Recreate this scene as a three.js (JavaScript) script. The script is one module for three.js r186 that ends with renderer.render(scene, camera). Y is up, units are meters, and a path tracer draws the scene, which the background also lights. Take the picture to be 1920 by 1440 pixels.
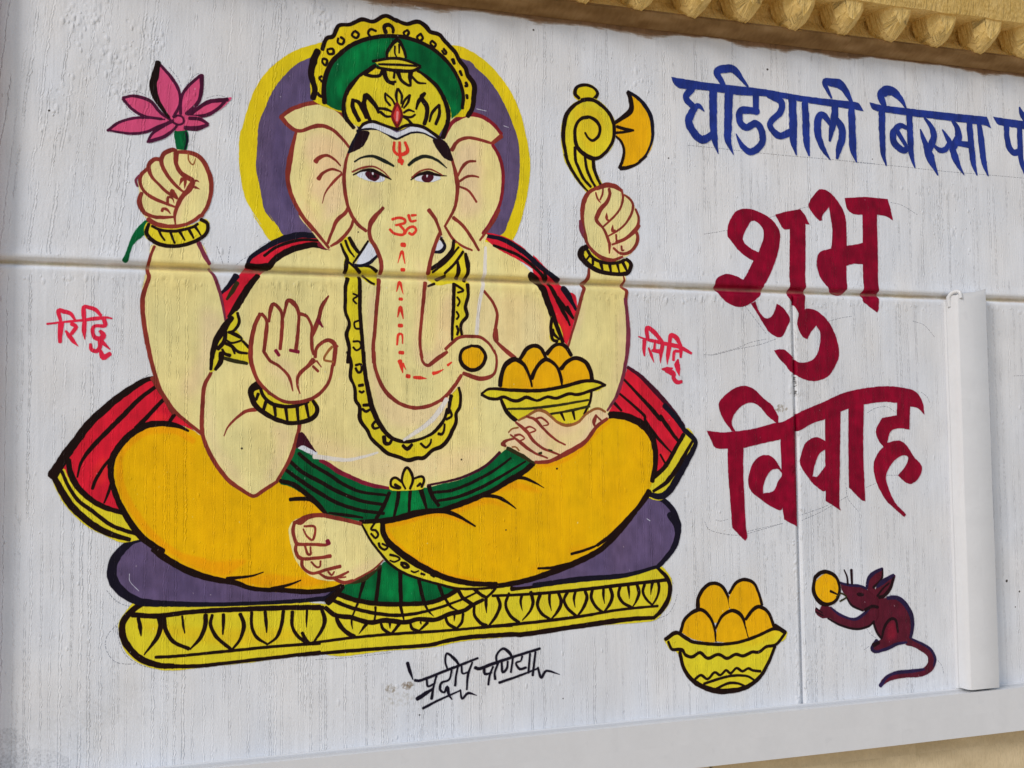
// A painted plaster wall under a carved sandstone cornice. y is up, metres. The wall's face is the plane z = 0.
import * as THREE from 'three';
import { mergeGeometries, toCreasedNormals } from 'three/addons/utils/BufferGeometryUtils.js';
import { RoundedBoxGeometry } from 'three/addons/geometries/RoundedBoxGeometry.js';

const scene = new THREE.Scene();

// ---- camera: 1.7 m in front of the wall, turned 20 degrees to its right, a little up
const camera = new THREE.PerspectiveCamera(35.489, 4 / 3, 0.05, 400);
camera.position.set(-0.61333, 1.49949, 1.6893);
camera.setRotationFromMatrix(new THREE.Matrix4().makeBasis(
  new THREE.Vector3(0.940134, -0.013001, 0.340558), new THREE.Vector3(-0.006815, 0.998355, 0.056926), new THREE.Vector3(-0.340738, -0.055839, 0.938499)));

// ---- sky: bright hazy daylight
const SUN = new THREE.Vector3(-0.74, 0.5, 0.46).normalize();
{
  const W = 256, H = 128, data = new Float32Array(W * H * 4), d = new THREE.Vector3();
  for (let j = 0; j < H; j++) for (let i = 0; i < W; i++) {
    const el = ((j + 0.5) / H - 0.5) * Math.PI, az = ((i + 0.5) / W - 0.5) * 2 * Math.PI, up = Math.max(0, Math.sin(el));
    d.set(Math.cos(el) * Math.sin(az), Math.sin(el), -Math.cos(el) * Math.cos(az));
    const haze = Math.pow(1 - up, 3), o = (j * W + i) * 4;
    data[o] = 0.37 + 0.12 * haze; data[o + 1] = 0.425 + 0.12 * haze; data[o + 2] = 0.515 + 0.11 * haze; data[o + 3] = 1;
  }
  const t = new THREE.DataTexture(data, W, H, THREE.RGBAFormat, THREE.FloatType);
  t.mapping = THREE.EquirectangularReflectionMapping; t.magFilter = t.minFilter = THREE.LinearFilter; t.needsUpdate = true;
  scene.background = t; scene.environment = t;
}
const sun = new THREE.DirectionalLight(0xfff8f2, 1.5);
sun.position.copy(SUN).multiplyScalar(6).add(new THREE.Vector3(0.1, 1.6, 0)); sun.target.position.set(0.1, 1.6, 0);
sun.castShadow = true; sun.shadow.radius = 34; sun.shadow.mapSize.set(2048, 2048);
Object.assign(sun.shadow.camera, { left: -2.5, right: 2.5, top: 2.5, bottom: -2.5, near: 0.1, far: 20 });
scene.add(sun, sun.target);
const renderer = new THREE.WebGLRenderer({ antialias: true });
renderer.toneMapping = THREE.LinearToneMapping; renderer.toneMappingExposure = 1.2;
renderer.shadowMap.enabled = true;

// ---- small helpers
let seed = 7;
const rnd = () => { seed = (seed + 0x6d2b79f5) | 0; let t = Math.imul(seed ^ (seed >>> 15), 1 | seed); t = (t + Math.imul(t ^ (t >>> 7), 61 | t)) ^ t; return ((t ^ (t >>> 14)) >>> 0) / 4294967296; };
const NT = new Float32Array(65536); for (let i = 0; i < 65536; i++) NT[i] = rnd() * 2 - 1;
function noise(x, y) {                                         // smooth value noise, -1..1, period 256
  const xi = Math.floor(x), yi = Math.floor(y), fx = x - xi, fy = y - yi, u = fx * fx * (3 - 2 * fx), v = fy * fy * (3 - 2 * fy);
  const a = (yi & 255) << 8, b = ((yi + 1) & 255) << 8, p = xi & 255, q = (xi + 1) & 255;
  return (NT[a | p] * (1 - u) + NT[a | q] * u) * (1 - v) + (NT[b | p] * (1 - u) + NT[b | q] * u) * v;
}
const clamp = (x, a, b) => Math.min(b, Math.max(a, x)), step = (x, a, b) => { const t = clamp((x - a) / (b - a), 0, 1); return t * t * (3 - 2 * t); };
const taken = new Map(), numbered = (n) => { const k = taken.get(n) || 0; taken.set(n, k + 1); return k ? n + '_' + String(k).padStart(3, '0') : n; };
const lit = (o) => { o.castShadow = o.receiveShadow = true; return o; };
function tag(o, label, category, group) { o.userData = { label, category }; if (group) o.userData.group = group; return o; }
const mat = (r, g, b, roughness, more = {}) => new THREE.MeshStandardMaterial({ color: new THREE.Color().setRGB(r, g, b), roughness, ...more });

// ---- the wall sheet: all in millimetres, x along the wall, y above the datum 1.6 m
const DATUM = 1600, X0 = -765, XM = 150, X1 = 1065, Y0 = -560, Y1 = 640, T = 2048;
const TILES = [[X0, XM], [XM, X1]];
const JOINT = 156, JOINTX = 493;
// profile of the wide pointed groove between the upper and the lower slabs (height above its middle, depth), and of the narrow upright joint
const GH = [[26, 0], [17, 0.9], [11.5, 2.4], [8, 2.6], [5.5, 1.2], [4, -1.6], [2, -4.4], [-0.5, -5.4], [-3, -4.2], [-5, -1.4], [-6.5, 0.3], [-8.5, 1.2], [-13, 1.0], [-20, 0]];
const GV = [[-13, 0], [-7, 1.0], [-2.6, 0.5], [-1.2, -5], [0.9, -5.4], [2.4, 0.6], [7, 1.2], [13, 0]];
const along = (p, t) => { const s = p[0][0] < p[1][0] ? 1 : -1; if ((t - p[0][0]) * s <= 0) return p[0][1]; for (let i = 1; i < p.length; i++) if ((t - p[i][0]) * s <= 0) { const f = (t - p[i - 1][0]) / (p[i][0] - p[i - 1][0]); return p[i - 1][1] + f * (p[i][1] - p[i - 1][1]); } return p[p.length - 1][1]; };
const relief = (x, y) => along(GH, y - JOINT) + (y < JOINT - 5 ? along(GV, x - JOINTX) * step(JOINT - 5 - y, 0, 6) : 0);
const reliefNormal = (x, y) => { const e = 0.8; return new THREE.Vector3(-(relief(x + e, y) - relief(x - e, y)) / (2 * e), -(relief(x, y + e) - relief(x, y - e)) / (2 * e), 1).normalize(); };
const CUTY = GH.map((p) => p[0] + JOINT), CUTX = [...GV.map((p) => p[0] + JOINTX), XM];

// ================= the paint: every brush stroke, in wall millimetres =================
const PAL = {
  HY: [238, 213, 27], Y: [234, 216, 45], YO: [241, 197, 27], P: [100, 84, 120], PD: [84, 70, 109], G: [0, 97, 50], G2: [3, 136, 68], R: [225, 31, 54], R2: [245, 52, 50], R3: [246, 54, 52], R4: [218, 61, 56], O: [243, 187, 3], OD: [246, 169, 3], OD2: [246, 184, 11], S1: [244, 229, 157], S2: [246, 217, 168], N: [141, 54, 43], N2: [157, 97, 52], NP: [129, 52, 72], NR: [136, 31, 43], M2: [134, 29, 52], M3: [120, 22, 25], K: [29, 12, 8], K2: [34, 13, 20], KB: [22, 18, 34], KB2: [41, 29, 66], KM: [68, 16, 36], KG: [52, 47, 20], KG2: [31, 34, 27], KP: [77, 20, 52], PK: [225, 84, 129], PK2: [246, 150, 150], W: [229, 233, 243], W2: [236, 229, 218], ME: [77, 20, 34], RM: [236, 63, 45], BL: [36, 56, 141], ML: [141, 3, 41], RL: [229, 41, 72], MS: [91, 25, 43], MS2: [147, 27, 50],
};
const ink = (k) => `rgb(${PAL[k]})`;
const c = null, ops = [], nodes = [], things = [];
let cur = null;
function thing(name, category, label, group) {
  let t = things.find((q) => q.name === name);
  if (!t) { t = { name, category, label, group, parts: [] }; things.push(t); }
  cur = { t };
}
const node = (name, parent) => { const n = { name, parent, subs: [], id: nodes.length + 1 }; nodes.push(n); return n; };
function part(name) { cur.p = node(name, null); cur.t.parts.push(cur.p); cur.n = cur.p; }
function sub(name) { cur.n = node(name, cur.p); cur.p.subs.push(cur.n); }
const shaky = (q) => q.map(([x, y]) => [x + 0.4 * noise(x / 3.3, y / 3.3) + 0.2 * noise(x * 1.1, y * 1.1), y + 0.4 * noise(x / 3.3 + 60, y / 3.3) + 0.2 * noise(x * 1.1, y * 1.1 + 70)]);
const F = (col, grow, p, hole) => ops.push({ k: 'F', col, grow, p: shaky(curve(p, true)), hole: hole && shaky(curve(hole, true)), n: cur.n });
const S = (col, w, p) => ops.push({ k: 'S', col, p: ribbon(curve(p, false), w), n: cur.n });
const Q = (col, alpha, blur, w, p) => ops.push({ k: 'B', col, alpha, blur, p: ribbon(curve(p, false), w), n: cur.n });
const B = (col, alpha, blur, p) => ops.push({ k: 'B', col, alpha, blur, p: curve(p, true), n: cur.n });
function curve(a, closed) {                                    // a smooth curve through the points; c after a point makes it a corner
  const P = [], C = [];
  for (let i = 0; i < a.length;) { P.push([a[i], a[i + 1]]); i += 2; if (a[i] === null && i < a.length) { C.push(1); i++; } else C.push(0); }
  const n = P.length, out = [];
  if (n < 3) return P;
  const at = (i) => (closed ? P[(i + n) % n] : P[clamp(i, 0, n - 1)]);
  for (let i = 0; i < (closed ? n : n - 1); i++) {
    const p1 = at(i), p2 = at(i + 1), p0 = C[i] ? p1 : at(i - 1), p3 = C[(i + 1) % n] ? p2 : at(i + 2), len = Math.hypot(p2[0] - p1[0], p2[1] - p1[1]), k = clamp(Math.ceil(len / 3), 3, 14);
    const la = Math.hypot(p1[0] - p0[0], p1[1] - p0[1]), lb = Math.hypot(p3[0] - p2[0], p3[1] - p2[1]);
    const fa = la > 1e-6 ? Math.min(1, len / la) * 0.5 : 0, fb = lb > 1e-6 ? Math.min(1, len / lb) * 0.5 : 0;
    const m1 = la > 1e-6 ? [(p2[0] - p0[0]) * 0.5, (p2[1] - p0[1]) * 0.5] : [(p2[0] - p1[0]), (p2[1] - p1[1])], m2 = lb > 1e-6 ? [(p3[0] - p1[0]) * 0.5, (p3[1] - p1[1]) * 0.5] : [(p2[0] - p1[0]), (p2[1] - p1[1])];
    const cap = (m) => { const l = Math.hypot(m[0], m[1]); return l > len * 1.2 ? [m[0] * len * 1.2 / l, m[1] * len * 1.2 / l] : m; }, M1 = cap(m1), M2 = cap(m2);
    for (let j = 0; j < k; j++) {
      const t = j / k, t2 = t * t, t3 = t2 * t, a1 = 2 * t3 - 3 * t2 + 1, b1 = t3 - 2 * t2 + t, a2 = -2 * t3 + 3 * t2, b2 = t3 - t2;
      out.push([a1 * p1[0] + b1 * M1[0] + a2 * p2[0] + b2 * M2[0], a1 * p1[1] + b1 * M1[1] + a2 * p2[1] + b2 * M2[1]]);
    }
  }
  if (!closed) out.push(P[n - 1]);
  return out;
}
function ribbon(q, w) {                                        // a brush stroke of changing width with a slightly ragged edge
  if (q.length === 1) q = [q[0], [q[0][0] + 0.5, q[0][1]]];
  let L = [0]; for (let i = 1; i < q.length; i++) L.push(L[i - 1] + Math.hypot(q[i][0] - q[i - 1][0], q[i][1] - q[i - 1][1]));
  const len = L[q.length - 1] || 1, at = (t) => { if (w.length === 1) return w[0]; const s = t * (w.length - 1), i = Math.min(w.length - 2, Math.floor(s)); return w[i] + (w[i + 1] - w[i]) * (s - i); };
  const l = [], r = [], ph = rnd() * 250;
  for (let i = 0; i < q.length; i++) {
    const a = q[Math.max(0, i - 1)], b = q[Math.min(q.length - 1, i + 1)], d = Math.hypot(b[0] - a[0], b[1] - a[1]) || 1, nx = -(b[1] - a[1]) / d, ny = (b[0] - a[0]) / d, h = at(L[i] / len) / 2;
    const j1 = h * (1 + 0.10 * noise(L[i] / 5 + ph, 3)) + 0.12 * noise(L[i] * 0.9 + ph, 9), j2 = h * (1 + 0.10 * noise(L[i] / 5 + ph, 40)) + 0.12 * noise(L[i] * 0.9 + ph, 60);
    l.push([q[i][0] + nx * j1, q[i][1] + ny * j1]); r.push([q[i][0] - nx * j2, q[i][1] - ny * j2]);
  }
  const end = (i, k) => {                                      // a blunt, rounded brush end
    const a = q[i], b = q[i + k], d = Math.hypot(a[0] - b[0], a[1] - b[1]) || 1, h = at(i ? 1 : 0) / 2, tx = (a[0] - b[0]) / d, ty = (a[1] - b[1]) / d, o = [];
    for (let s = 1; s < 4; s++) { const g = (s / 4) * Math.PI, cs = Math.cos(g) * h, sn = Math.sin(g) * h * 0.6; o.push([a[0] + tx * sn - ty * cs, a[1] + ty * sn + tx * cs]); }
    return o;
  };
  const n = q.length - 1;
  return [...l, ...end(n, -1), ...r.reverse(), ...end(0, 1)];
}

thing('painted_halo', 'painting', 'painted purple halo disc with a broad yellow rim behind the elephant head');
part('rim');
F('HY', 0, [-269.4,497.9,-286.3,490.9,-320.9,476.9,-346.2,458.8,-366.2,437.6,-381.2,412,-391.1,383.1,-397.8,357.2,-400.9,349.4,-402.4,324,-400.9,292.6,-392.4,255.4,-371.5,221.4,-383.8,237.1,-372.7,218.8,-354.2,197.6,-273.4,189.3,-48.1,199.4,-1.3,213.7,8.9,226.4,17,245.8,28.4,287.4,34.1,328.8,32.3,356.1,25.6,390,18.7,415.5,4.7,444.5,-16.4,471.4,-37.5,489.8,-65.6,504.7,-86.5,507.9]);
part('disc');
F('P', 0, [-295.3,469.1,-301.8,467.2,-320.9,456.2,-338.7,437.7,-355,414.3,-366.3,387.8,-375,364.1,-377.6,325.9,-378.8,300.4,-373.3,275.5,-367.8,244.3,-354.1,226.1,-361.6,238.3,-349.2,221.3,-338,207.3,-273.4,197,-48,215.5,-14,225.2,-2.3,246.1,9.6,279.4,15.8,313.9,17,346.8,13.8,375.3,5.5,397.9,1.3,408.6,-8.4,428.3,-19.6,446.4,-33.6,462.9,-50.4,476.2,-58.8,485,-70,487.9,-100.6,494.3]);
B('PD', .35, 2.3, [-346.4,366.5,-356.4,327.4,-354,289.4,-339.1,252.3,-321.6,234.2]);
S('W', [0.8], [-51.2,414.3,-35.7,412.2]);
S('W', [0.8], [-8.2,392,-4.6,391,-0.3,389.9]);

thing('painted_throne_base', 'painting', 'painted long yellow throne slab with a row of hanging black leaf shapes');
part('slab');
F('Y', 6.9, [-533.8,-296,-546.5,-307,-554.8,-319.7,-556.2,-329.8,-553.3,-343.1,-546.2,-359.7,-529.2,-374,-506.4,-383,-483.4,-385.4,-445.6,-383.7,-386.2,-381.9,-340.6,-379.1,-291.1,-377.9,-258.4,-382.2,-197.4,-379.3,-131.6,-379,-77.7,-372.9,-5.1,-371.1,68.1,-367.7,141.1,-363.8,225.8,-362.1,243.3,-349.5,255.2,-333,257.7,-309.1,252.2,-296.8,237,-284.1,179.9,-291.7,105.6,-296.6,33.3,-301.3,-19.6,-303.6,-76.9,-304.6,-177.4,-321.5,-273.9,-316.1,-320.7,-308.9,-309.5,-308.3,-430.9,-304.6]);
B('YO', .5, 2.8, [-539.3,-322.1,-503.7,-339,-445.6,-354.6,-386.2,-361.6,-325.2,-356.4,-325.2,-344.2,-401.1,-339.5,-474.9,-331.9]);
S('K', [7.6,8.3,9,8.3,6.9], [-528.1,-296.3,-542.2,-305.8,-552.7,-318.3,-554.8,-334.3,-547.7,-352.3,-532.1,-369.4,-510.7,-379.7,-489.2,-383.1]);
S('K', [5.6,4.9,4.9,4.9], [-490.6,-383,-457.3,-385.1,-416.1,-383.6,-355.9,-381,-309.8,-378.9,-291.1,-377.9]);
S('K', [4.4,5.2,5.2,5.9,6.6,7.4,7.4,8.1,5.9], [-321.7,-380.1,-258.4,-379.1,-194.2,-378.7,-131.6,-378.5,-106.4,-374.3,-69.1,-371.1,-5.1,-371.6,14.5,-372.5,104.3,-365.8,178.5,-361,227.7,-360.6]);
S('K', [6.9,6.2,6.9,7.6], [-542.2,-311.6,-510.9,-314.9,-460.3,-311.9,-401.1,-312.3,-340.5,-313.5,-290.8,-315.8]);
S('K', [5.2,4.4], [-322.3,-315.7,-302.1,-314.5,-284.9,-316.3]);
S('K', [4.2,4.2,4.2], [-512.2,-369.4,-483.5,-369.9,-416.1,-367.8,-355.9,-365.9,-291,-365.6]);
S('K', [3.7,4.4,3.7], [-320.9,-365.6,-242.4,-360.7,-177.7,-359.4,-111.3,-359.6,-43.2,-358.2,-5,-358.9]);
S('K', [4.8,4.8,4], [-54.9,-358.4,32.5,-355.6,104.6,-351.6,169.4,-345.3,235.8,-343.1]);
S('K', [7.3,6.5,8.1], [-5.6,-304.3,51.2,-300.6,105.6,-294.9]);
S('K', [4,4.8,5.6,5.6], [-35.4,-313.4,33.1,-313.7,105.3,-311.6,160.8,-308.6,252,-303.7]);
S('K', [5.2,7,7.8,7,5.2], [237,-285,252.1,-300.3,257.5,-316,253.3,-334.6,243.3,-349.5,227.7,-361.4]);
S('K', [2.6,3.5,2.6], [249.2,-341.3,237.4,-354.3,223.8,-362.9]);
S('K', [2.6,2.6], [253.4,-329.5,243.4,-344.4,231.6,-357.4]);
part('leaf_row');
S('K', [6.3,7,4.9,1.4], [-508.1,-316.6,-505.9,-328.5,-510.8,-344.4,-527.1,-365.4]);
S('K', [4.8,5.5,1.4], [-534.4,-316.5,-532.2,-326.9,-530.8,-340.2]);
S('K', [7.7,5.6,4.9,4.9], [-502.3,-316.9,-499.4,-333.4,-489.3,-350.3,-469,-361.2]);
S('K', [6.4,6.4,5,2.1], [-447.1,-317.2,-447.8,-332.1,-454.4,-348.1,-467.5,-362.1]);
S('K', [2.8,3.5,1.4], [-477.8,-316.9,-476.3,-330.3,-474.5,-340.1]);
S('K', [4.3,5,5,4.3], [-438.3,-317.7,-440.5,-331,-432.4,-348,-413.1,-365.8]);
S('K', [5.1,5.8,4.3,2.9], [-401.1,-318.3,-395.9,-333.8,-401.2,-353,-412.3,-366.6]);
S('K', [5,4.3,2.2], [-423.5,-317.8,-423.5,-332.1,-424.2,-344.8]);
S('K', [4.4,4.4,4.4,2.9], [-385.4,-317,-385.4,-335.9,-378.6,-351.5,-365,-361.5]);
S('K', [5.1,5.1,4.4,2.2], [-342,-318,-344.4,-335.4,-351.3,-353.2,-365,-363]);
S('K', [4.4,5.1,1.5], [-367.2,-317.3,-365.7,-332.6,-365,-346.3]);
S('K', [5.2,4.4,5.2], [-329.7,-319.4,-329.8,-339.3,-322.1,-353.6,-309.7,-363.6]);
S('K', [3,2.2,0.7], [-309.6,-319,-309.6,-331.3,-310,-342.1]);
S('K', [4.4,5.2,3.7,2.2], [-316.2,-349.1,-311.6,-358.6,-303.8,-365.2,-296,-359.6]);
S('K', [5.2,6,4.5,2.2], [-288.8,-318.4,-284.2,-334.1,-289.7,-349.2,-300.7,-363.9]);
S('K', [3,3.7,0.7], [-309.1,-318.8,-309.9,-331,-310,-342.5]);
S('K', [4.5,6.8,6,6.8], [-268.4,-327.3,-264.5,-339.9,-255,-351.4,-242.4,-359.9]);
S('K', [3.8,3,0.8], [-245.4,-331.7,-246.2,-339.5,-244.7,-348.9]);
S('K', [5.3,3.8,0.8], [-223,-340.9,-229.5,-348.3,-235.9,-356.5]);
S('K', [3.8,4.6,4.6], [-203.6,-343.6,-200.5,-351.6,-189.1,-359.4]);
S('K', [5.4,4.6,3.1], [-176.8,-345.2,-182.6,-352.8,-188.3,-358.7]);
S('K', [4.6,3.1,0.8], [-190.6,-343.6,-190.7,-347.5,-190.4,-351.5]);
S('K', [3.9,4.7,3.9], [-160.3,-346.2,-157.9,-353.5,-148.9,-357.2]);
S('K', [4.7,3.9,2.3], [-134.6,-346.2,-141.3,-352.1,-148,-357.3]);
S('K', [3.1,1.6], [-145.4,-344.8,-144.3,-348]);
S('K', [4.7,4.7,4.7], [-107.8,-340.6,-103.7,-349.7,-91.9,-357.6]);
S('K', [4,4.8,3.2], [-80.7,-336.6,-83.3,-349.3,-91.1,-357.6]);
S('K', [4,2.4,0.8], [-94.2,-337.4,-94.3,-342.2,-94.7,-347]);
S('K', [4,4.8,5.6], [-63.4,-324.7,-63.6,-339.2,-55.2,-351,-44.9,-356.5]);
S('K', [4.8,5.7,4.8,3.2], [-27.1,-315.3,-23.8,-328.5,-30.9,-344.3,-41.5,-356.7]);
S('K', [5.6,4.8,0.8], [-45.2,-314.3,-45.4,-325.7,-44.7,-337.9]);
S('K', [4.1,4.9,4.9], [-9.2,-310.7,-14.7,-326.7,-7.9,-343.4,6,-354.8]);
S('K', [5.7,5.7,4.1,1.6], [25.2,-310.8,28.5,-325.8,23.9,-338.7,11.3,-351.9]);
S('K', [4.9,4.1,0.8], [11,-314.2,9,-324.7,11.5,-338]);
S('K', [5.8,4.9,4.1], [40.2,-315.7,35.5,-329.5,41.6,-343,55.7,-352.9]);
S('K', [5,5.8,5,2.5], [69.8,-314,74.1,-328.3,68.5,-341.2,57.5,-353]);
S('K', [5,4.1,0.8], [55.4,-314,55.2,-327.3,58.1,-340.6]);
S('K', [5,5,5], [85.2,-313.1,78.7,-325.2,84.8,-338.8,99.1,-351.3]);
S('K', [5,5.9,5,2.5], [113.5,-313.7,116.1,-323.9,110.3,-338.6,99.1,-352.1]);
S('K', [5,4.2,0.8], [98,-312.1,95,-324.4,96.6,-337.8]);
S('K', [5.1,5.1,4.2], [125.5,-312.7,123.4,-324.3,130.5,-338.1,141.5,-347.1]);
S('K', [5.1,6,5.1,2.6], [155.1,-310.8,158.6,-324.5,152.8,-337.6,143.3,-348]);
S('K', [5.1,4.2,0.8], [144,-310.2,143.7,-323.7,145.4,-334.7]);
S('K', [5.1,5.1,4.3], [172,-310,168.9,-323.3,177.1,-335.6,190.1,-342.3]);
S('K', [5.2,6,4.3,1.7], [200.3,-308,203.8,-321.8,197.8,-335.1,192,-342.4]);
S('K', [5.1,4.3,0.9], [185.2,-308.9,186.8,-319.2,187,-329.4]);
S('K', [5.2,4.3,3.5], [213.6,-308.7,210.5,-320.4,216.9,-332.7,226.2,-340.9]);
S('K', [5.2,4.4,2.6], [236.6,-304.7,238.3,-316.7,234.1,-330.2,226.2,-340.9]);
S('K', [5.2,3.5,0.9], [226.9,-307.6,224.9,-316,223.7,-325.4]);

thing('painted_cushion', 'painting', 'painted flat purple seat cushion with a thick black outline under the orange trousers');
part('cover');
F('P', 0, [-529.9,-212.1,-546.9,-217.3,-558.1,-228.7,-566.4,-241.5,-567.8,-256.1,-563.5,-270.9,-552.2,-283.2,-535.2,-293,-503.8,-297.6,-445.7,-300.8,-371,-304.1,-290.8,-303.1,-267.4,-293.2,-289.5,-288.9,-320.6,-282.7,-371,-280.5,-460.4,-249.1,-504,-226.4]);
B('PD', .3, 2.8, [-532.6,-226.7,-532.4,-278.4,-474.9,-293.2,-386.1,-295,-445.7,-276.8]);
S('KB', [8.4,11.2,12.6,10.5,7.7,6.3,5.6,4.9,5.6,4.9], [-528.4,-210.6,-544.1,-214.5,-560.9,-231.5,-567.8,-247.3,-566.3,-265,-553.6,-281.7,-532.4,-294.6,-495.2,-299.6,-430.9,-303.9,-355.8,-305.4,-290.8,-304.7]);
S('KB', [5.2,6.7,8.9], [-320.7,-305.8,-297.4,-304,-281.7,-303.3,-267.4,-293.2]);
S('W', [0.7], [-546,-257.1,-545.2,-267.4,-533.8,-280.5]);
part('cover');
F('P', 0, [222.5,-175,243.2,-178.7,260.4,-191.6,270.5,-209,273.5,-229.4,266,-250.9,271.1,-233.8,264.8,-252.6,248.9,-270.9,229.4,-283.8,189.2,-293.9,105.6,-294.9,15.5,-302.1,-2,-299.6,69.5,-276.6,143.5,-237.7,196.9,-197]);
S('KB', [8.7,7.8,8.7,9.6,10.5,7.8,5.2], [220.9,-171.9,243.3,-177.1,260.4,-190,270.5,-207.5,274.4,-227.9,269.7,-244.8,264.1,-257.1]);
S('KB', [9.7,10.6,8.8,7], [258.2,-202.2,270.4,-219.9,272,-237.3,262.7,-257.7,244.9,-275.9,235.1,-284]);
S('KB', [6.6,9,7.4,4.9], [29.7,-301.2,105.6,-295.8,179.8,-293.4,237.1,-282.4]);
S('W', [0.9], [219.5,-207.9,225.2,-211.6]);

thing('painted_seated_figure', 'painting', 'painted four armed elephant headed figure sitting cross legged in orange trousers');
part('shawl');
F('R', 0, [-516.9,4.9,c,-533,-0,-559.1,-19.3,-578.2,-36,-597.1,-53.7,-611.4,-73.7,-627.8,-94.6,-637.5,-113.1,-642.9,-124.7,c,-632.9,-141.2,-616.3,-170.7,-588.5,-195,-554.8,-212.6,-532.1,-209.9,c,-543.7,-172.8,-566.4,-136.8,-568.8,-111.9,-555.4,-82.4,-527,-61.2,-486.6,-57.8,-460.7,-67.6,c,-479.6,-46.9,-498.3,-22.7]);
B('R2', .6, 2.1, [-577.9,-101.1,-593.4,-117.4,-588.8,-138.6,-575.5,-129.5]);
B('R3', .5, 2.1, [-509.8,-42,-521.3,-54,-495.9,-52.9]);
F('Y', 5.4, [-642.9,-124.7,c,-629.8,-119.1,c,-623.1,-133.2,-610.9,-149.9,-593.1,-164.4,-575.2,-174.3,-552.7,-179.6,c,-539,-201.4,-533.3,-209.9,c,-554.8,-212.6,-577.3,-202.4,-601.8,-187.5,-624,-163.5,-635.1,-143.4]);
S('K', [5.7,9.2,9.9,10.6,12,13.4], [-516.9,4.7,-530.7,-0.6,-559.1,-20.5,-578.2,-37.2,-597.1,-56.1,-611.4,-76,-626.7,-98.1,-642.9,-125.3]);
S('K', [7.4,9.5,8.8,8.1,5.4], [-640.7,-127,-630.7,-147,-617.4,-167.2,-601.9,-182.8,-584,-196.3,-566.1,-205.1,-545.8,-211.8]);
S('K', [4.1,4.7,5.4,5.4,4.7], [-631.5,-119.1,-623.1,-139.1,-610.9,-158,-593.1,-172.6,-570.6,-190.9,-554.9,-198.5,-537.9,-204.4]);
S('K', [6.1,8.2,7.5,6.8,6.1], [-623.3,-104,-621,-120.4,-613.2,-138.1,-597.6,-154.9,-579.7,-167.1,-552.7,-176.7]);
S('K', [5,6.4,6.4,5.7,2.1], [-512.3,-6.5,-532.9,-22.8,-555.6,-46.7,-578,-70.4,-596.9,-91.5,-607.9,-108.9,-612.2,-127.6]);
S('K', [5,5.7,6.4], [-501.2,-22.7,-515.6,-38.4,-529.4,-54,-538.5,-63.5]);
S('K', [5.7,5], [-487.8,-43.3,-494.7,-54.1]);
S('K', [3.5,4.1,4.8,4.1], [-572.2,-104.8,-580,-115.3,-588.9,-130.4,-593.2,-143.2]);
S('K', [4.1,3.5,2.1], [-569.8,-136.7,-573.1,-148.4,-578.6,-162.4]);
F('R', 0, [191.6,27.6,c,212.7,14,235.4,-6.8,262.8,-34.6,285.6,-65.5,274.3,-44.4,287.8,-72.9,c,258.4,-124.4,233.6,-144.2,237.6,-119.4,231.2,-94.3,214.4,-72.4,189,-55.2,151.8,-46.6,c,171,-18.1,183.6,9.5]);
B('R2', .6, 3.5, [244.8,-110.1,251.3,-129,265.8,-107.3]);
F('Y', 4.5, [287.7,-76,c,294.9,-69.8,307,-87.2,305,-95.1,286.5,-126.4,268.2,-154.3,246.8,-177.2,222.6,-171.9,229.9,-153.5,c,258.4,-125.9,276.6,-98]);
S('KM', [5.2,7,8.7,7.9,9.6], [191.6,27.6,212.7,14,235.4,-6.8,262.8,-34.6,285.6,-65.5]);
S('KB', [8.8,8.8,8], [253.5,-31.8,274.1,-52.3,289.5,-72.9]);
S('KB', [8,8,10.7,11.6,11.6,8], [290.4,-72.1,306.9,-88.8,301.2,-104.6,282.8,-132.6,262.8,-162,245.1,-174,224.4,-170.4]);
S('K', [4.5,7.2,8,4.5], [301.6,-88.8,290.5,-106,272.3,-132.4,254.3,-152.4,231.4,-165.9]);
S('K', [7.1,7.1,8], [286.8,-77.6,273.1,-97.9,253.1,-127.4,230.1,-145.7]);
S('K', [3.5,5.2,7,7,5.2], [182.1,10.9,204.5,-11.1,227.1,-33.2,246.8,-54.1,246.1,-49.1,266.5,-75.9,278.5,-90.1]);
S('K', [3.5,4.3,5.2,5.2,2.6], [177.1,-14,196.5,-29.1,219.1,-48.5,219.9,-55.3,240.2,-81.9,257.2,-99.3,265.8,-107.3]);
S('K', [6,3.5], [164.8,-25.7,179.6,-40.2]);
S('K', [3.5,3.5], [244.8,-108.5,253.2,-122.7]);
part('torso');
F('S1', 0, [-273.4,200.8,-364.1,181.4,-397.3,135,-419.2,82.2,-437.1,19.1,-379.2,-32.3,-320,-62.3,-323.8,-77.2,-312.5,-87.3,-297.5,-105,-285,-116.5,-267.3,-129.3,-245.6,-141.1,-219.9,-151.8,-189.9,-158.2,-136.9,-157.6,-112.6,-154.6,-78.5,-147.2,-43.8,-129.9,-19.2,-112.2,19.8,-104.1,41.9,-64.2,100.6,49.8,83.7,98.5,62.3,130.7,24,178.2,-22.7,208.6,-64.7,214.7,-210.9,215.5]);
B('S2', 0.59, 6.7, [-320,-69.8,-290,-100.1,-213.3,-135.4,-93.4,-133.9,-26.6,-95.6,-133.7,-102.1,-213,-101.1]);
B('S2', 0.65, 4.7, [-219.4,121.9,-212.5,-16.8,-181.3,-63,-117.1,-55.6,-83.9,-16.3,-74.1,126.4,-107.1,125.4,-132.6,14.7,-180.9,-16.7,-203.6,122.4]);
B('S2', 0.45, 6.5, [-57.4,126.9,-49.8,63.3,0.2,16,61.2,57.3,36.2,129.9]);
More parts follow.
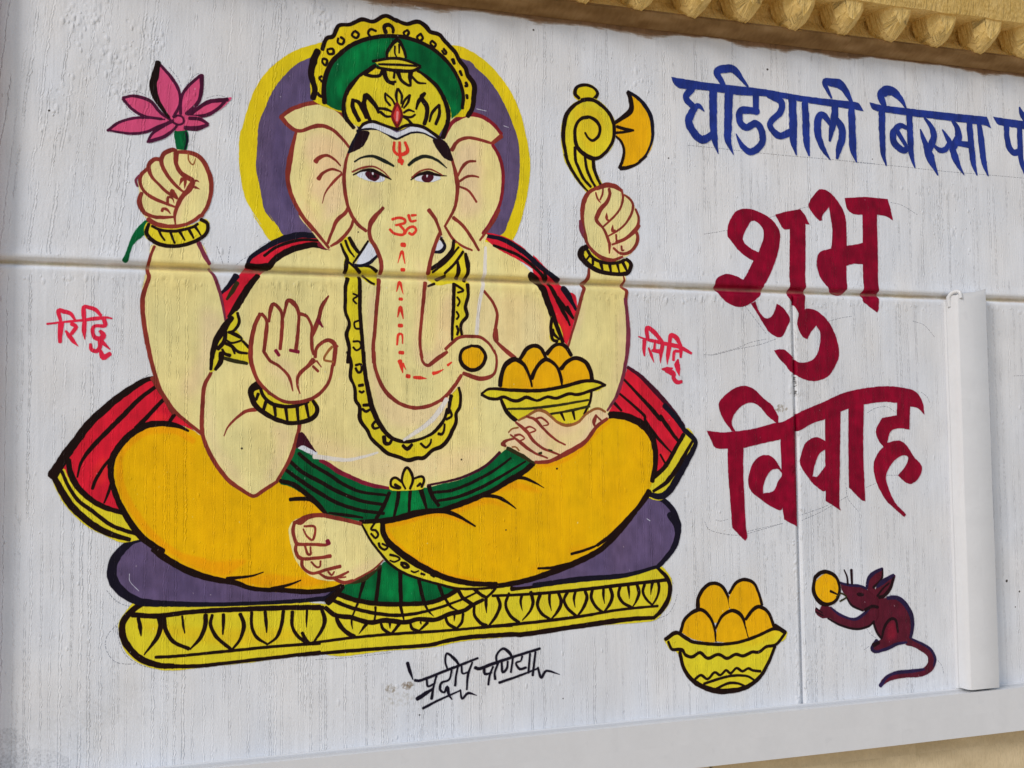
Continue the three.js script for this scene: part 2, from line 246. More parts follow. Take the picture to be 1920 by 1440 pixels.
S('N', [4.1,4.9,4.9,3.3], [-43.1,138.9,-30.1,123.4,-22.5,105.2,-25.4,83.4,-27.3,68.4,-11.7,50.3,2.3,38.8]);
S('N', [7.4,8.2], [-25.4,81.8,-24.7,65.1]);
S('N', [3.3,4.1,3.3], [-27.4,66.4,-13.4,54.6,6.2,40.2]);
S('W2', [4.1,5.8,5.8,4.9,6.6], [-39.7,205.2,-40.9,178.3,-44.8,146.4,-51.3,112.8,-55.2,74.5]);
part('shawl');
F('R', 0, [-427.6,119.1,c,-418,131.8,-394.9,158.8,-386.3,174.2,-372.8,187.3,-348,201.1,-329.2,207.1,-300.1,209.8,-284.9,205.4,-274.7,195.6,c,-278.5,191,-291.3,194.9,-310.3,194,-329.3,186.8,-348,173.3,-358,162.8,-374.1,149.6,-386.3,134.1,-401,111.2,-421.6,84,c]);
S('KB', [6.9,9.2,8.4,6.9,4.6], [-292.5,209.5,-316.6,209.6,-341.7,202.6,-366.6,188.9,-386.3,174.2,-392.4,161.4]);
S('K', [6.9,8.5,9.2,8.5], [-279.8,192.8,-297.7,196.5,-316.7,192.4,-335.5,185.2,-354.2,171.8,-361.7,161.4]);
S('K', [3.8,4.6,3.8], [-291.3,203.2,-316.6,202.6,-348,192.2,-367.9,177.5]);
S('K', [7.4,10.4], [-392.4,162.6,-374,160.9,-362.9,162.6]);
S('KB', [3.7,6.6,8.8], [-427.6,121.6,-416.8,133.1,-405.8,148.4]);
S('K', [7.4,9.7,9.7,6.7], [-376.5,149.5,-391.2,130.2,-403.4,108.7,-415.5,89.7]);
S('KG', [5.9,6.6,3], [-404.6,138.5,-411.9,125.8,-419.2,114.4]);
S('M2', [8.4,9.2,6.1], [-290,198.1,-281.1,194.7,-274.7,192.4]);
part('shawl');
F('R', 0, [-43.6,225.4,-14,223.6,15.8,210.4,41.4,188.7,78.6,158.2,79.9,131.2,57.5,157.5,24,182.3,-22.8,204.6]);
F('R', 0, [37.2,197.1,c,53.3,181.5,74.9,160.8,83.5,149.8,90,145.9,97.5,130.7,107.2,115.6,c,101.4,99,73.8,98.3,67.7,122.7,52.7,146.7,36.8,166.5]);
F('R', 0, [55.2,138.6,100.6,140.1,109.1,118.4,c,99.7,86.6,91.9,59.2,c,83.2,67.2,73.3,90.1,65,117.1]);
B('R2', .7, 2.5, [70.7,110.5,83.4,76.7,90.5,66,93.8,86.5]);
S('KB', [5.8,7.4,8.3,7.4], [-39.4,222.4,-9.8,217.3,24.2,198.6,47.4,179.2,77.7,158.2]);
S('KB', [9.4,10.2,6.8,4.3], [84.5,147.8,91,139.8,98.6,127.7,106.1,114.5]);
S('K', [4.1,5,5.8], [-26.9,208.4,11.3,195.6,36.9,178.8,57.5,157.5]);
S('K', [10.1,10.9,7.6], [30.3,166.3,43.1,155.5,52.7,142.6,60,122.4,68.4,98.2]);
S('K', [5.9,6.8,5.9,4.2], [61.6,153.1,72.2,135.1,81.8,115.9,91.4,98.7]);
S('K', [5.1,5.9,5.1,3.4], [75.5,133.1,85.2,120.1,101.4,101]);
S('K', [4.2,5.1], [53.2,173.3,57.3,159.1]);
S('K', [3.4,4.2,3.4], [79.7,123,89.7,104.2,95.4,90.6]);
S('K', [5.1,3.4], [91.4,119.3,101.5,101.7]);
part('trousers');
F('O', 4.3, [-464.3,-68.8,-488.9,-60.2,-509.8,-60.1,-527,-63.6,-544.1,-74.2,-557.7,-86,-566.6,-101.3,-568.8,-115.5,-567.6,-129.7,-565.3,-130.9,-557.3,-153.5,-548.2,-175.1,-534.5,-196.8,-523,-213.8,-497.7,-235,-474.5,-247.9,-486.7,-246.5,-460.4,-259.6,-430.9,-270,-408.6,-276.4,-386.1,-284.3,-363.4,-287.8,-312.6,-292.7,-350.2,-287.7,-313.2,-290.8,-281.9,-290.6,-256.6,-285,-221.8,-245.2,-259.9,-183.5,-320.2,-129.6,-379.3,-135.9,-437,-83.6]);
Q('OD', .9, 0.9, [8.6,9.3,8.6,8.6,10,9.3,8.6,7.9], [-463.1,-80.9,-486.5,-67.4,-509.7,-66.1,-527,-69.6,-542.9,-80.2,-555.4,-94.3,-559.8,-106.1,-559.8,-113.2,-557.4,-137,-548.3,-160.9,-536.8,-180.1,-523.1,-199.6,-503.5,-219.3,-480.3,-235.7,-462.8,-241.2,-448.7,-244]);
B('OD', .9, 1.4, [-482.6,-233,-436.9,-245,-393.9,-245.4,-404.7,-256.6,-422.6,-265.9,-451,-257.4,-475.6,-246.2]);
B('OD', .85, 1.4, [-401.1,-272.7,-364.8,-265.7,-320.6,-272.2,-271.7,-270.1,-290.7,-284,-335.5,-285.5,-379.4,-280.4]);
B('OD', .5, 3.7, [-342.5,-144,-327.7,-151.8,-310.3,-158.4,-290.3,-182.6,-309.1,-172.1,-327.7,-161.7]);
F('O', 3.9, [-197.8,-201.9,c,-163.2,-193.4,-129.8,-188,-96,-184.1,-61.6,-170.4,-26.7,-156.5,8.7,-135.8,30.3,-121.2,46.8,-119.2,68.5,-115.5,98,-99.7,120.3,-86.4,140,-66.1,158.2,-52.5,c,180.5,-52,202.6,-61.4,219.5,-77.1,230.3,-97.4,231.4,-125.5,228.3,-148.8,217.4,-171.8,201.6,-191.5,177.3,-213.8,151.6,-232.8,136.3,-245.9,171.8,-225.2,133.9,-254.2,96.9,-271.1,60.4,-282.8,15.7,-292.3,-19.5,-296.3,-54.1,-293.7,-97.1,-285.8,-130.6,-273,-153.8,-259.2,-176.8,-242.3,-193,-227.4]);
Q('OD', .9, 0.9, [7,6.2,6.2,5.4,4.6], [-196.1,-205.1,-163.2,-199.8,-138.2,-192.6,-113,-191.7,-87.6,-199,-65.5,-207.8]);
Q('OD', .9, 0.9, [5.4,5.4,3.9,3.1], [-194.6,-211.5,-180,-231.1,-153.7,-252.8,-122.2,-271.8,-97,-281,-54.4,-289.5]);
B('OD', .9, 1.6, [-104.5,-185.5,-87.5,-189.3,-61.7,-181.9,-35.7,-177.7,-9.6,-185,-35.6,-169.5,-61.6,-172.1]);
B('OD', .9, 1.6, [-30.3,-163,-0.4,-157.1,44,-163.2,17.4,-149.3,-9.1,-147]);
Q('OD', .9, 1, [5,5,4.2], [38.1,-124.4,75.8,-118.3,105.3,-102.5,135.4,-75.6,158.2,-56.6]);
B('OD', .5, 2.5, [24.8,-276.2,40.9,-272,37.2,-280.1]);
B('OD', .5, 2.5, [88.1,-249,124.9,-245.4,143.4,-242.8,97.1,-256.1]);
S('K', [2.9,6.4,7.9,8.6,9.3,8.6,8.6,8.6], [-470.1,-67.5,-486.6,-59.6,-509.8,-57.1,-527,-60.6,-544.1,-70.6,-557.7,-84.8,-566.6,-98.9,-571,-115.4]);
S('K', [8.3,6.9,7.6,8.3,9,9], [-570,-107.2,-569.9,-127.3,-564.1,-151,-552.7,-176.1,-537.9,-200.2,-524.1,-214.9,-503.5,-230]);
S('K', [8.4,9.1,9.1,7.7,6.3,5.6], [-515.5,-225.9,-495.3,-241.6,-467.7,-257.8,-438.3,-268.9,-408.6,-275.6,-386.1,-284.3,-363.4,-287.8]);
S('K', [5.8,6.6,5.8], [-364.9,-287.7,-340.4,-289.7,-312.6,-293.5,-290.7,-293.8]);
S('K', [5.9,6.6,6.6,5.9], [-351.5,-287,-325.6,-291.4,-300.8,-293.3,-275.6,-291.5,-257.9,-286.2]);
S('K', [1.5,3.7,5.1], [-369.4,-263.1,-386.1,-267.6,-419.1,-269.8]);
S('K', [1.5,3.7,5.2], [-318,-277,-334.2,-282.4,-358.8,-286.5]);
S('K', [1.5,3,4.5], [-317.5,-276.4,-331.8,-281.3,-350.2,-285.2]);
S('K', [5.1,6.8,6.8,7.6,10.2], [134.7,-245.8,160.1,-230,185.9,-207.9,208.5,-187,224.5,-165.8]);
S('K', [10.3,11.2,12,10.3,8.6,7.7], [151.8,-46.6,180.6,-48.2,209.5,-58.3,229.8,-78.7,236.2,-102.2,235.7,-125.6,230,-150.4]);
S('K', [6.1,7.8,9.5,9.5,7.8,6.9], [200.7,-197.1,173.7,-225.2,139.5,-252.7,96.9,-271.1,60.4,-282.8,15.7,-293.9,-36.9,-300.3]);
S('K', [2.6,4.3,4.3], [145.3,-241.2,121.1,-250.3,91.6,-257.2]);
S('K', [3.3,4.9,6.6], [37.2,-276.4,60.5,-276.2,96.9,-271.1]);
S('K', [7.9,6.3,2.4], [-136.5,-186.5,-109.6,-186.7,-87.6,-194.1,-60.4,-210.4]);
S('K', [4.9,5.7,1.6], [-47.7,-165.9,-26.9,-168,-9.5,-176.7,3.6,-186.2]);
S('K', [4.9,4.9,0.8], [-5.5,-141.3,15.8,-140.9,33.5,-147.9,49.5,-156.6]);
S('K', [5.2,5.9,3.7,5.2], [-332.7,-164.1,-315.3,-163.3,-302.8,-166.1,-292.8,-175.1,-280.2,-186.7]);
part('skirt');
F('Y', 3, [-267.5,-299.4,c,-242.1,-310.1,-209.9,-315,-169.1,-317.2,-131,-316.1,-97.3,-308.3,-59.7,-302.2,c,-44.4,-312.7,c,-66.9,-324.5,-80.6,-331.8,-102.7,-335.3,-122.9,-341.3,-147.9,-339.8,-169.4,-342.5,-197.1,-338.5,-219.8,-340.3,-247,-331.6,-269.2,-327.2,-283.3,-315.6,c]);
F('G', 3.9, [-196.5,-258.1,-203.1,-264.9,-225.8,-276.5,-245.1,-281.8,-257.9,-290.5,-264.3,-299.5,-242.1,-308.5,-218,-313.7,-185.6,-317.9,-152.7,-319.7,-127.7,-317.1,-102.4,-308.9,-87,-300,-119,-289.6,-147.4,-282.6,-170.4,-274.4,-185.1,-264.2]);
B('G2', .8, 3.1, [-203.1,-266.5,-200.1,-306.1,-152.6,-311.8,-147.4,-289.8,-177,-274]);
B('G2', .6, 3, [-245.1,-288.1,-219.4,-279.9,-216.3,-305.2,-232.4,-304.4]);
S('K', [7.5,6.8,6.8,6.8,6.8], [-267.5,-297.8,-242.1,-307.7,-209.9,-315,-169.2,-318,-131,-317.7,-105.8,-310.3,-88.8,-301.5]);
S('K', [5.3,5.3,5.3,4.5,3.8,3], [-272.2,-306.9,-250.1,-317.4,-218.1,-327.1,-185.7,-332.9,-152.8,-332.4,-119.4,-326.4,-85.5,-317,-59.8,-307.1]);
S('K', [6,6.7,6.7,7.5,6.7,6.7,6.7,5.2], [-283.3,-316.4,-269.2,-328,-247,-332.4,-219.8,-341.1,-197.1,-339.3,-169.4,-343.8,-147.9,-340.6,-122.9,-342.9,-102.7,-336.1,-80.6,-332.6,-66.9,-325.3,-49.6,-318.1]);
S('K', [10.5,9,6], [-280.1,-309.6,-269,-299.3,-257.9,-289]);
S('K', [5.3,5.3,3.1], [-225.8,-274.9,-230.7,-290.3,-234.8,-305.8]);
S('K', [6.1,5.4,6.1], [-204.7,-263.3,-207.3,-286.8,-210.7,-311.8]);
S('K', [6.2,6.2,6.2], [-174.5,-271,-174.7,-291.6,-174.1,-315.4]);
S('K', [5.5,5.5,5.5], [-147.4,-283.4,-144.2,-299.5,-140.2,-315.6]);
S('K', [5.5,5.5,5.5], [-119,-288.8,-114.9,-299.4,-110.8,-310.8]);
S('K', [3.8,3,2.3], [-237.3,-313.5,-242.1,-324.1,-245.4,-331.7]);
S('K', [3.8,3.1,3.1], [-211.6,-319.6,-211.6,-329,-213.3,-339.9]);
S('K', [5.4,3.9,1.5], [-174.9,-320.1,-172.5,-329.7,-169.4,-342.5]);
S('K', [3.9,3.1,0.8], [-137.7,-322.1,-132.8,-330.4,-125.4,-338]);
S('K', [4.7,3.9,1.6], [-107.5,-314.2,-99.2,-325.9,-89.1,-331.3]);
S('K', [5.6,5.6], [-87.1,-304,-80.4,-314.1,-66.8,-323.7]);
S('K', [5.6,4.8], [-63.2,-302,-53,-310.7,-44.4,-315.2]);
S('K', [4,4], [-28.6,-300.5,-35.7,-308.3,-44.4,-315.2]);
S('KG', [6.1,6.8,3.8], [-253.1,-283,-232.3,-280.9,-219.4,-273.6,-203.1,-261.8]);
part('foot');
F('S1', 3, [-326.6,-194.6,-332.8,-204.9,-331.6,-219.7,-327.9,-235.9,-323,-248.4,-313.1,-262.4,-300.7,-271.7,-283.1,-277.5,-268,-279.4,-256.6,-284.4,-243.8,-280.6,-224.5,-271.5,-211.5,-264.6,-199.7,-252.5,c,-213.9,-232.9,-224.1,-214.9,-230.5,-202.1,c,-262.5,-192.2,-287.8,-187.1,-307.9,-188.3]);
B('S2', 0.78, 3.8, [-250.2,-276.6,-224.5,-267.7,-202.4,-252.3,-224.4,-257.7,-243.7,-266.9]);
S('N', [3.7,5.9,5.9,5.2,5.2], [-325.3,-195.2,-317.9,-197.9,-306.6,-189.6,-287.8,-187.1,-262.5,-192.2,-231.8,-201.4]);
S('N', [4.5,5.2,4.5,5.2,4.5,4.5,4.5,4.5], [-326,-195.2,-328.5,-207.5,-325.4,-221.2,-321.7,-226.3,-300.5,-227.7,-282.9,-229,-277.9,-226.7]);
S('N', [4.5,5.2,4.5,5.2], [-323.6,-225,-324.8,-236,-318,-246.2,-298.1,-247,-275.4,-244.9]);
S('N', [4.5,4.5,4.5,5.2], [-316.2,-247.5,-315,-258.7,-301.9,-267.9,-281.8,-263.9,-261.6,-259.8]);
S('N', [3,4.5,4.5,3], [-293.2,-267.1,-280.6,-275.1,-265.4,-274.6,-250.1,-267.8]);
S('N', [4.5,5.3,4.5], [-270.5,-276.8,-256.6,-283.1,-243.8,-280.6]);
S('N', [3,3.7,2.2], [-312.9,-201.8,-297.9,-203.6,-300.5,-220.9,-309.2,-215.6,-314.2,-205.5]);
S('N', [3,3.7,2.2], [-311.8,-229.1,-308.1,-240.4,-303.7,-240.6,-304.3,-230.7]);
S('N', [3,3,3], [-303.1,-251.8,-295.6,-259.5,-290.6,-258.5,-289.9,-251.1]);
S('N', [3,3,2.3], [-279.3,-266.5,-274.3,-271.7,-270.5,-266.9]);
S('N', [2.3,3,2.3], [-262.9,-276,-254,-275.1]);
S('M2', [6,6], [-280.4,-222.9,-277.9,-227.9]);
S('N', [3,3,2.3], [-243.8,-281.2,-224.5,-272.1,-211.5,-264.6,-199.8,-253.7]);
part('hem_band');
F('Y', 0, [-230.2,-200.8,c,-197.7,-198.7,c,-199.5,-214.5,-191.4,-229,-176.8,-242.3,-153.8,-259.2,-122.3,-276.6,-97.1,-285.8,-63.1,-293.1,-25.1,-298.3,c,-54.6,-302.5,-88.7,-299.9,-114,-293,-139.1,-285.4,-167.2,-274.5,-188.4,-260.9,-204.6,-242.8,-219,-223.3]);
S('K', [6.9,9.3,10,9.3,8.5,7.7,6.9], [-200.2,-200.2,-199.5,-214.5,-191.4,-229,-176.8,-242.3,-153.8,-259.2,-122.3,-276.6,-97.1,-286.6,-63.1,-294.3,-28.6,-296.5]);
S('K', [3.1,3.8,3.8,3.8,3.8], [-230.2,-202.4,-219,-223.3,-204.6,-242.8,-188.4,-260.9,-167.2,-274.5,-139.1,-285.4,-114,-293,-88.7,-299.9,-54.6,-301.7,-26.9,-300.6]);
S('K', [3.1,3.8,3.1], [-209.9,-198.3,-217.3,-209.1,-210.8,-210.9,-206.8,-217.4,-210.9,-222,-217.4,-215.4]);
S('K', [3.8,3.1], [-206.1,-229.3,-204.5,-234.9,-198,-239.1,-193.1,-235.3,-201.2,-230.3]);
S('K', [3.9,2.3], [-189.9,-246.5,-180.1,-249.3,-175.2,-253.5,-183.4,-257.1,-190,-254.5]);
S('K', [4.7,3.9], [-173.6,-259.1,-167,-260.2,-162.1,-265.2,-168.7,-265.7,-173.6,-260.7]);
S('K', [2.3,3.1,2.3], [-158.9,-270.9,-153.9,-273.5,-147.3,-271.4]);
S('K', [3.9,3.1], [-144,-275.6,-138.2,-277.5]);
S('K', [3.9,3.1], [-129,-277.9,-124,-281.3]);
S('K', [4.7,3.2], [-110.6,-282.8,-105.5,-287]);
part('sash');
F('G', 0, [-323.8,-89.7,-302.6,-102.4,-285,-111.5,-267.2,-123.1,-245.6,-134.8,-219.8,-145.5,-189.9,-152.5,-136.8,-151.8,-112.6,-147.3,-78.4,-139.9,-43.7,-122.5,-20.8,-104.7,-8.4,-95.8,-4.2,-95.8,11.3,-105.3,26.8,-113.5,36.1,-118.3,13.7,-137.2,-6.2,-144.8,-9.1,-145.4,-35.5,-159.6,-70.2,-171.8,-104.5,-183.9,-133.1,-187.1,-163.2,-193.4,-196.1,-198.7,-228.5,-196.9,-233.1,-197.6,-252.3,-193.2,-277.7,-188.6,-290.3,-175.2,-302.8,-164.8,-317.8,-154.5,-333.9,-145.5,-346.2,-139.6,-335,-113.2,-326.3,-95.9]);
B('G2', .8, 2.3, [-187.3,-160.2,-194,-180.4,-200.6,-192.9,-181,-192.2,-147.8,-184.3,-134.4,-179.5,-144.9,-158.7]);
B('G2', .6, 2.4, [-95.9,-172.8,-61.5,-163.9,-26.7,-150,5.3,-125.8,-8.7,-119,-44,-141.4,-78.6,-155.4,-112.7,-165.9]);
S('K', [5.9,6.7,6.7,5.9,4.4], [-346.2,-137.8,-327.7,-143.1,-309,-157.2,-292.8,-171.3,-280.2,-186.7]);
S('K', [5.2,5.2,5.2,4.5,3.7], [-320.1,-99.7,-302.6,-114.9,-277.4,-130.4,-258.4,-143.4,-232.8,-155.3,-195.2,-161.3]);
S('K', [5.2,6,5.2,4.5], [-332.6,-110.7,-315.2,-126,-290.1,-140.2,-264.8,-154.5,-232.9,-167.9,-200.5,-174.5]);
S('K', [5.2,5.9,5.2,4.5], [-337.5,-123.1,-315.2,-139.7,-290.2,-156.4,-264.9,-170.8,-233,-181.8,-198,-187.3]);
S('K', [3,4.5,4.5,3], [-277.7,-184.3,-258.6,-187.3,-239.5,-190.4,-229.2,-192.6]);
S('K', [6.1,6.9,6.9,6.1], [-233.1,-198.2,-207.2,-197.8,-181,-194.8,-154.5,-187.9,-130.4,-185.4,-118.4,-186.4]);
S('K', [5.4,6.2,5.4], [-189.9,-157.6,-197.9,-175.2,-209.8,-195.1]);
S('K', [6.2,5.5,3.9], [-175.4,-150.3,-178.2,-170.6,-183.6,-193.4]);
S('K', [5.5,4.7,3.9], [-158.9,-154.5,-160.3,-171.1,-161.1,-189]);
S('K', [7.9,6.3,3.9], [-144.8,-150.9,-139.6,-166.5,-134.4,-183.4]);
S('K', [7.1,6.3,5.5], [-131.1,-149.3,-126.2,-163.9,-116.3,-178.7]);
S('K', [4,4.7,4.7,3.2], [-126.2,-159.1,-95.7,-156.6,-61.3,-144.3,-29.9,-128.5,-3.3,-110.8]);
S('K', [4,5.5,4.8,3.2], [-117.9,-171.4,-87.3,-166.5,-52.8,-154.3,-17.7,-137,19.7,-116.1]);
S('K', [7.7,7.7,6.9,7.7], [-202.6,-199.3,-179.7,-196.1,-133.1,-187.1,-104.5,-184.7]);
S('K', [7.9,8.7,7.1,9.5,7.9], [-109.6,-185.4,-70.2,-172.7,-35.5,-159.6,-9.1,-145.4,12.3,-134.2,32.1,-119.6]);
S('KG', [7.4,8.2,7.4], [-8.4,-95.8,8.5,-103.9,24,-112.1,35.4,-117.6]);
S('M2', [5.3,6.8,6,6,3.8], [-290,-110.1,-277.4,-116.6,-264.7,-125.6,-245.6,-134.8,-219.8,-145.5,-188.5,-151.9]);
S('KM', [3.2,3.9,4.7], [-132.8,-148.5,-95.5,-142,-69.8,-134.3,-43.7,-121.7,-20.8,-102.2]);
S('N', [5.2,5.9,5.2], [-325.3,-196.5,-309.1,-188.3,-290.3,-187,-265,-192.2,-231.8,-200.8]);
part('buckle');
F('Y', 1.6, [-187.3,-153.8,-188.5,-143.6,-181.9,-137.3,-172.7,-141.4,-168.6,-128.6,-163.9,-122.3,-158,-128.8,-155.4,-140.4,-147.4,-135.4,-138,-138.2,-138.1,-147.2,-142.2,-153.6]);
S('K', [3.1,3.9,4.7,3.9], [-166.1,-153,-171.3,-141.4,-168.6,-128.6,-163.9,-122.3,-158,-128.8,-154.8,-140.4,-159.5,-153.2]);
S('K', [3.1,3.9,3.9], [-176.7,-152.8,-187.2,-148.7,-187.1,-139.8,-180.5,-136.7,-171.4,-142.7]);
S('K', [4.7,5.4], [-181.9,-146.3,-174.1,-151.6]);
S('K', [3.1,3.9,3.9], [-155.4,-139.1,-142,-135.5,-138.1,-140.8,-142.2,-151]);
S('K', [3.1,4.7], [-148.8,-149.6,-143.5,-145.8]);
part('highlight_stroke');
S('W2', [6.8,6,4.5,3], [-298.8,-104.4,-277.3,-107.2,-251.8,-110.1,-226,-105.4,-206.5,-99.9]);
S('W', [9,10.5,4.5], [-318.8,-89.1,-308.8,-93.6,-295,-100]);

thing('painted_lotus', 'painting', 'painted pink lotus flower on a short green stem above the raised fist');
part('stem');
F('G', 1.5, [-488.2,346.1,-473.8,347.3,-471.8,336.3,-474.7,319.9,-484.3,318.2,-488.2,333]);
B('G2', .7, 0.7, [-482.4,341.5,-477.6,327.8,-480.5,325.5]);
S('KB', [2.9,3.6,2.2], [-474.7,345.2,-472.4,334.2,-475.7,320.8]);
part('stem');
F('G', 1.4, [-524.9,219.6,-534.3,212.2,-543.6,197.9,-550,179.8,-554.6,166.8,-556.5,162.8,-550.9,161.7,-547.2,176,-541.7,188.1,-530.5,198.5,-525.8,204.7]);
part('petal');
F('PK', 2.9, [-502.7,366.1,-491.2,371.1,-479.6,374.1,-468,369,-469.9,358.7,-473.8,350.3,-485.3,347.3,-495,350.6,-504.5,357.9]);
F('PK', 0, [-576.8,339,c,-561.1,351.2,-536.8,360.2,-514.1,361.1,-498.8,360.4,-512.1,349.2,-529.2,339.8,-548,336.8,-564.8,338]);
S('KP', [3.8,3.8,2.9], [-576.8,339,-561.1,352.2,-536.8,360.2,-502.6,361.1]);
S('KP', [2.9,3.8,3.8], [-574.1,339.3,-548,337.4,-527.3,341,-508.3,351.5,-491.1,359]);
part('petal');
F('PK', 0, [-557.5,385.4,c,-542.6,390.7,-523.7,386.4,-510.3,373.5,-500.7,362.2,-525.5,362.2,-542.5,368.7]);
S('KP', [3.8,4.8,3.8], [-557.5,385.8,-542.6,389.7,-521.8,384.5,-508.4,369.6,-495,360.7]);
S('KP', [3.8,3.8,3.8], [-557.5,384.4,-544.4,370.6,-529.3,362.8,-506.5,360.7]);
part('petal');
F('PK', 0, [-511.5,437.9,c,-495.2,423.3,-485.5,408,-482.6,392.1,-487.3,371.4,-493.1,363.9,-504.6,378,-513.2,395.4,-515.2,417.3]);
S('KP', [3.9,4.9,3.9,3.9], [-508.6,436.1,-495.2,421.3,-484.5,404,-482.5,384,-491.2,365]);
S('K', [7.2,10.1,9.4,5.8,3.6], [-511.5,439.9,-515.2,421.4,-518,405,-513.2,387.3,-504.6,374,-496.9,363.5]);
part('petal');
F('PK', 1.5, [-454.5,426.2,c,-452.5,411.1,-456.4,394.4,-466.1,377.3,-477.7,368.2,-481.6,382,-475.8,400.8,-466.2,415.9]);
S('KP', [4,4,4], [-455.5,426.1,-472,409.3,-480.6,392.2,-481.6,369.9]);
S('KP', [6,5,5], [-453.5,427.3,-453.5,406.9,-458.3,388.1,-473.8,370.5]);
part('petal');
F('PK', 2.2, [-413.1,398.3,c,-425,384.9,-442.7,373.2,-456.4,369,-470,368.8,-460.3,377.8,-446.6,387.1,-430.9,394.6]);
S('KP', [6,6,4], [-418.1,395.8,-442.7,390.5,-456.4,381.2,-470,368.8]);
S('KP', [4,5.1,4], [-421,393.5,-432.9,380.1,-448.5,370.6,-469.9,367.8]);
part('petal');
F('PK', 2.2, [-444.6,359.8,c,-456.3,353.7,-471.9,351.5,-477.7,358.1,-471.9,366.7,-456.3,366.9]);
S('KP', [5,5,4], [-469.9,364.8,-456.3,364.9,-444.6,358.8]);
S('KP', [4,7,6], [-444.6,357.7,-460.2,351.4,-475.7,351.2]);
part('petal');
F('PK', 1.4, [-525.3,327.1,c,-512.1,347.2,-500.7,354.2,-487.3,357.3,-493,344.7,-506.4,333.6]);
S('KP', [2.9,4.9,4.9], [-525.3,327.1,-517.8,340.7,-500.7,354.2,-489.2,360.2]);
S('KP', [4.9,4.9,2.9], [-523.4,328.3,-504.5,335.8,-491.1,346.9,-485.4,355.4]);
part('seed_head');
F('PK', 0, [-485.4,365.9,-479.6,364,-478.6,358,-484.4,355.1,-490.2,357.5,-490.2,363.1]);
S('KP', [3,3,3,3], [-491.2,364,-485.4,367.5,-478.6,365.1,-477.7,358.1,-484.4,354.5,-491.1,357]);

thing('painted_axe', 'painting', 'painted scroll headed axe with a yellow coiled handle and an orange blade');
part('blade');
F('OD2', 2.7, [177.9,410.7,c,195,419.9,206.9,431.7,208.3,447.4,205.3,457,c,222.3,450.6,237,435.2,243,416,243.2,396.4,239,376.4,225.7,357.8,209.5,347,196.6,340.7,185.5,340,c,189.4,350.4,192.8,362.3,193.9,366.2,189,382.4,180.7,391.5,c]);
S('KB', [5.3,6.2,7.1,7.1,6.2,4.5,3.6,4.5], [200.7,463.4,214.9,456.9,228.6,445.3,240.1,427.6,242.8,406.2,241.4,388.4,231.2,366,218.1,352.4]);
S('K', [3.6,4.5,6.3], [231.2,363.2,214.8,349.3,196.6,341.7,185.5,340]);
S('K', [6.2,8,8.9,7.1,5.3], [200.7,462.4,205.2,452.1,206,435.5,193,422.6,176.9,411.6]);
S('K', [3.5,4.4,4.4,5.3,5.3], [178.6,390.3,187.9,382.3,192.4,368,188.3,349.3,186.7,346.4,183.9,340.3]);
S('K', [5.3,5.3,3.5], [180.5,406,193.6,403.2,209.5,402.3]);
S('K', [4.4,4.4,3.5], [178.7,395.7,193.5,398.3,209.5,402.3]);
part('knob');
F('HY', 8.7, [129.9,465.7,141.2,462.8,146.3,456.5,142,448.4,129.5,445.3,115.1,446.9,111.1,454.3,117.4,462.1]);
S('K', [5.2,6.1,5.2,5.2,4.4,5.2,5.2], [117.1,445.2,110,452.3,114.3,463.3,128.9,467.5,142.3,463.9,148.4,455.7,142,446.4]);
part('handle');
F('Y', 6.1, [124.3,442,108.7,433.8,96.1,418.4,89.6,398.7,89.2,374.7,93.9,346.4,99.8,336.5,109.8,320.9,122.9,307.4,131,300.2,143.6,307.7,151.9,310.2,144.9,323.2,139.9,334.4,139.2,350.7,c,157,360.6,169.9,376.1,175.5,395.9,173.8,415.2,163.6,430.9,150.2,441.4,137.8,445.1]);
B('YO', .4, 2.6, [106.4,424,127.2,433.5,147.9,427.6,158,409.1,147,379.2,126,367.9]);
S('K', [4.4,6.1,7,7,6.1,5.2], [124.3,442.9,108.7,433.8,95.1,417.3,90.7,398.8,89.3,379.5,94.9,346.5]);
S('K', [5.2,6,5.2,4.3,2.6], [92,355,98.8,338.3,108.8,322.7,119.8,309.1,130,299.2]);
S('K', [7,6.1,6.1,6.1,5.2,5.2,6.1], [121.2,442.7,137.8,445.1,154.3,437.8,168.7,424.5,175.7,405.6,173.2,383.1,162.4,365.8,148.6,354.2,136.1,352.3]);
S('K', [7.8,7,6.1,5.2,5.2], [138.2,352,124.8,357.3,112.7,367.9,108.8,383.9,110.1,400.3,118.6,412.6,131,416.5]);
S('K', [4.4,5.2,6.1,5.2,5.2,4.4,3.5], [120.7,414.7,133.1,417.2,145.5,411.9,151.5,400.8,148.2,387.9,138.7,380.5,130.5,384.6,126,392]);
S('K', [5.2,5.2,5.2,4.3], [108.5,367.6,109.2,347.5,113.1,337.4,122.1,319.8,134.2,307.2]);
S('K', [4.3,5.2,4.3], [124.8,355.5,127.5,336.5,134.5,319.6,141.5,308.6]);
S('K', [6.1,6.1,5.2,4.4], [139.2,352.7,140,337.3,144.9,323.2,151.9,310.2]);

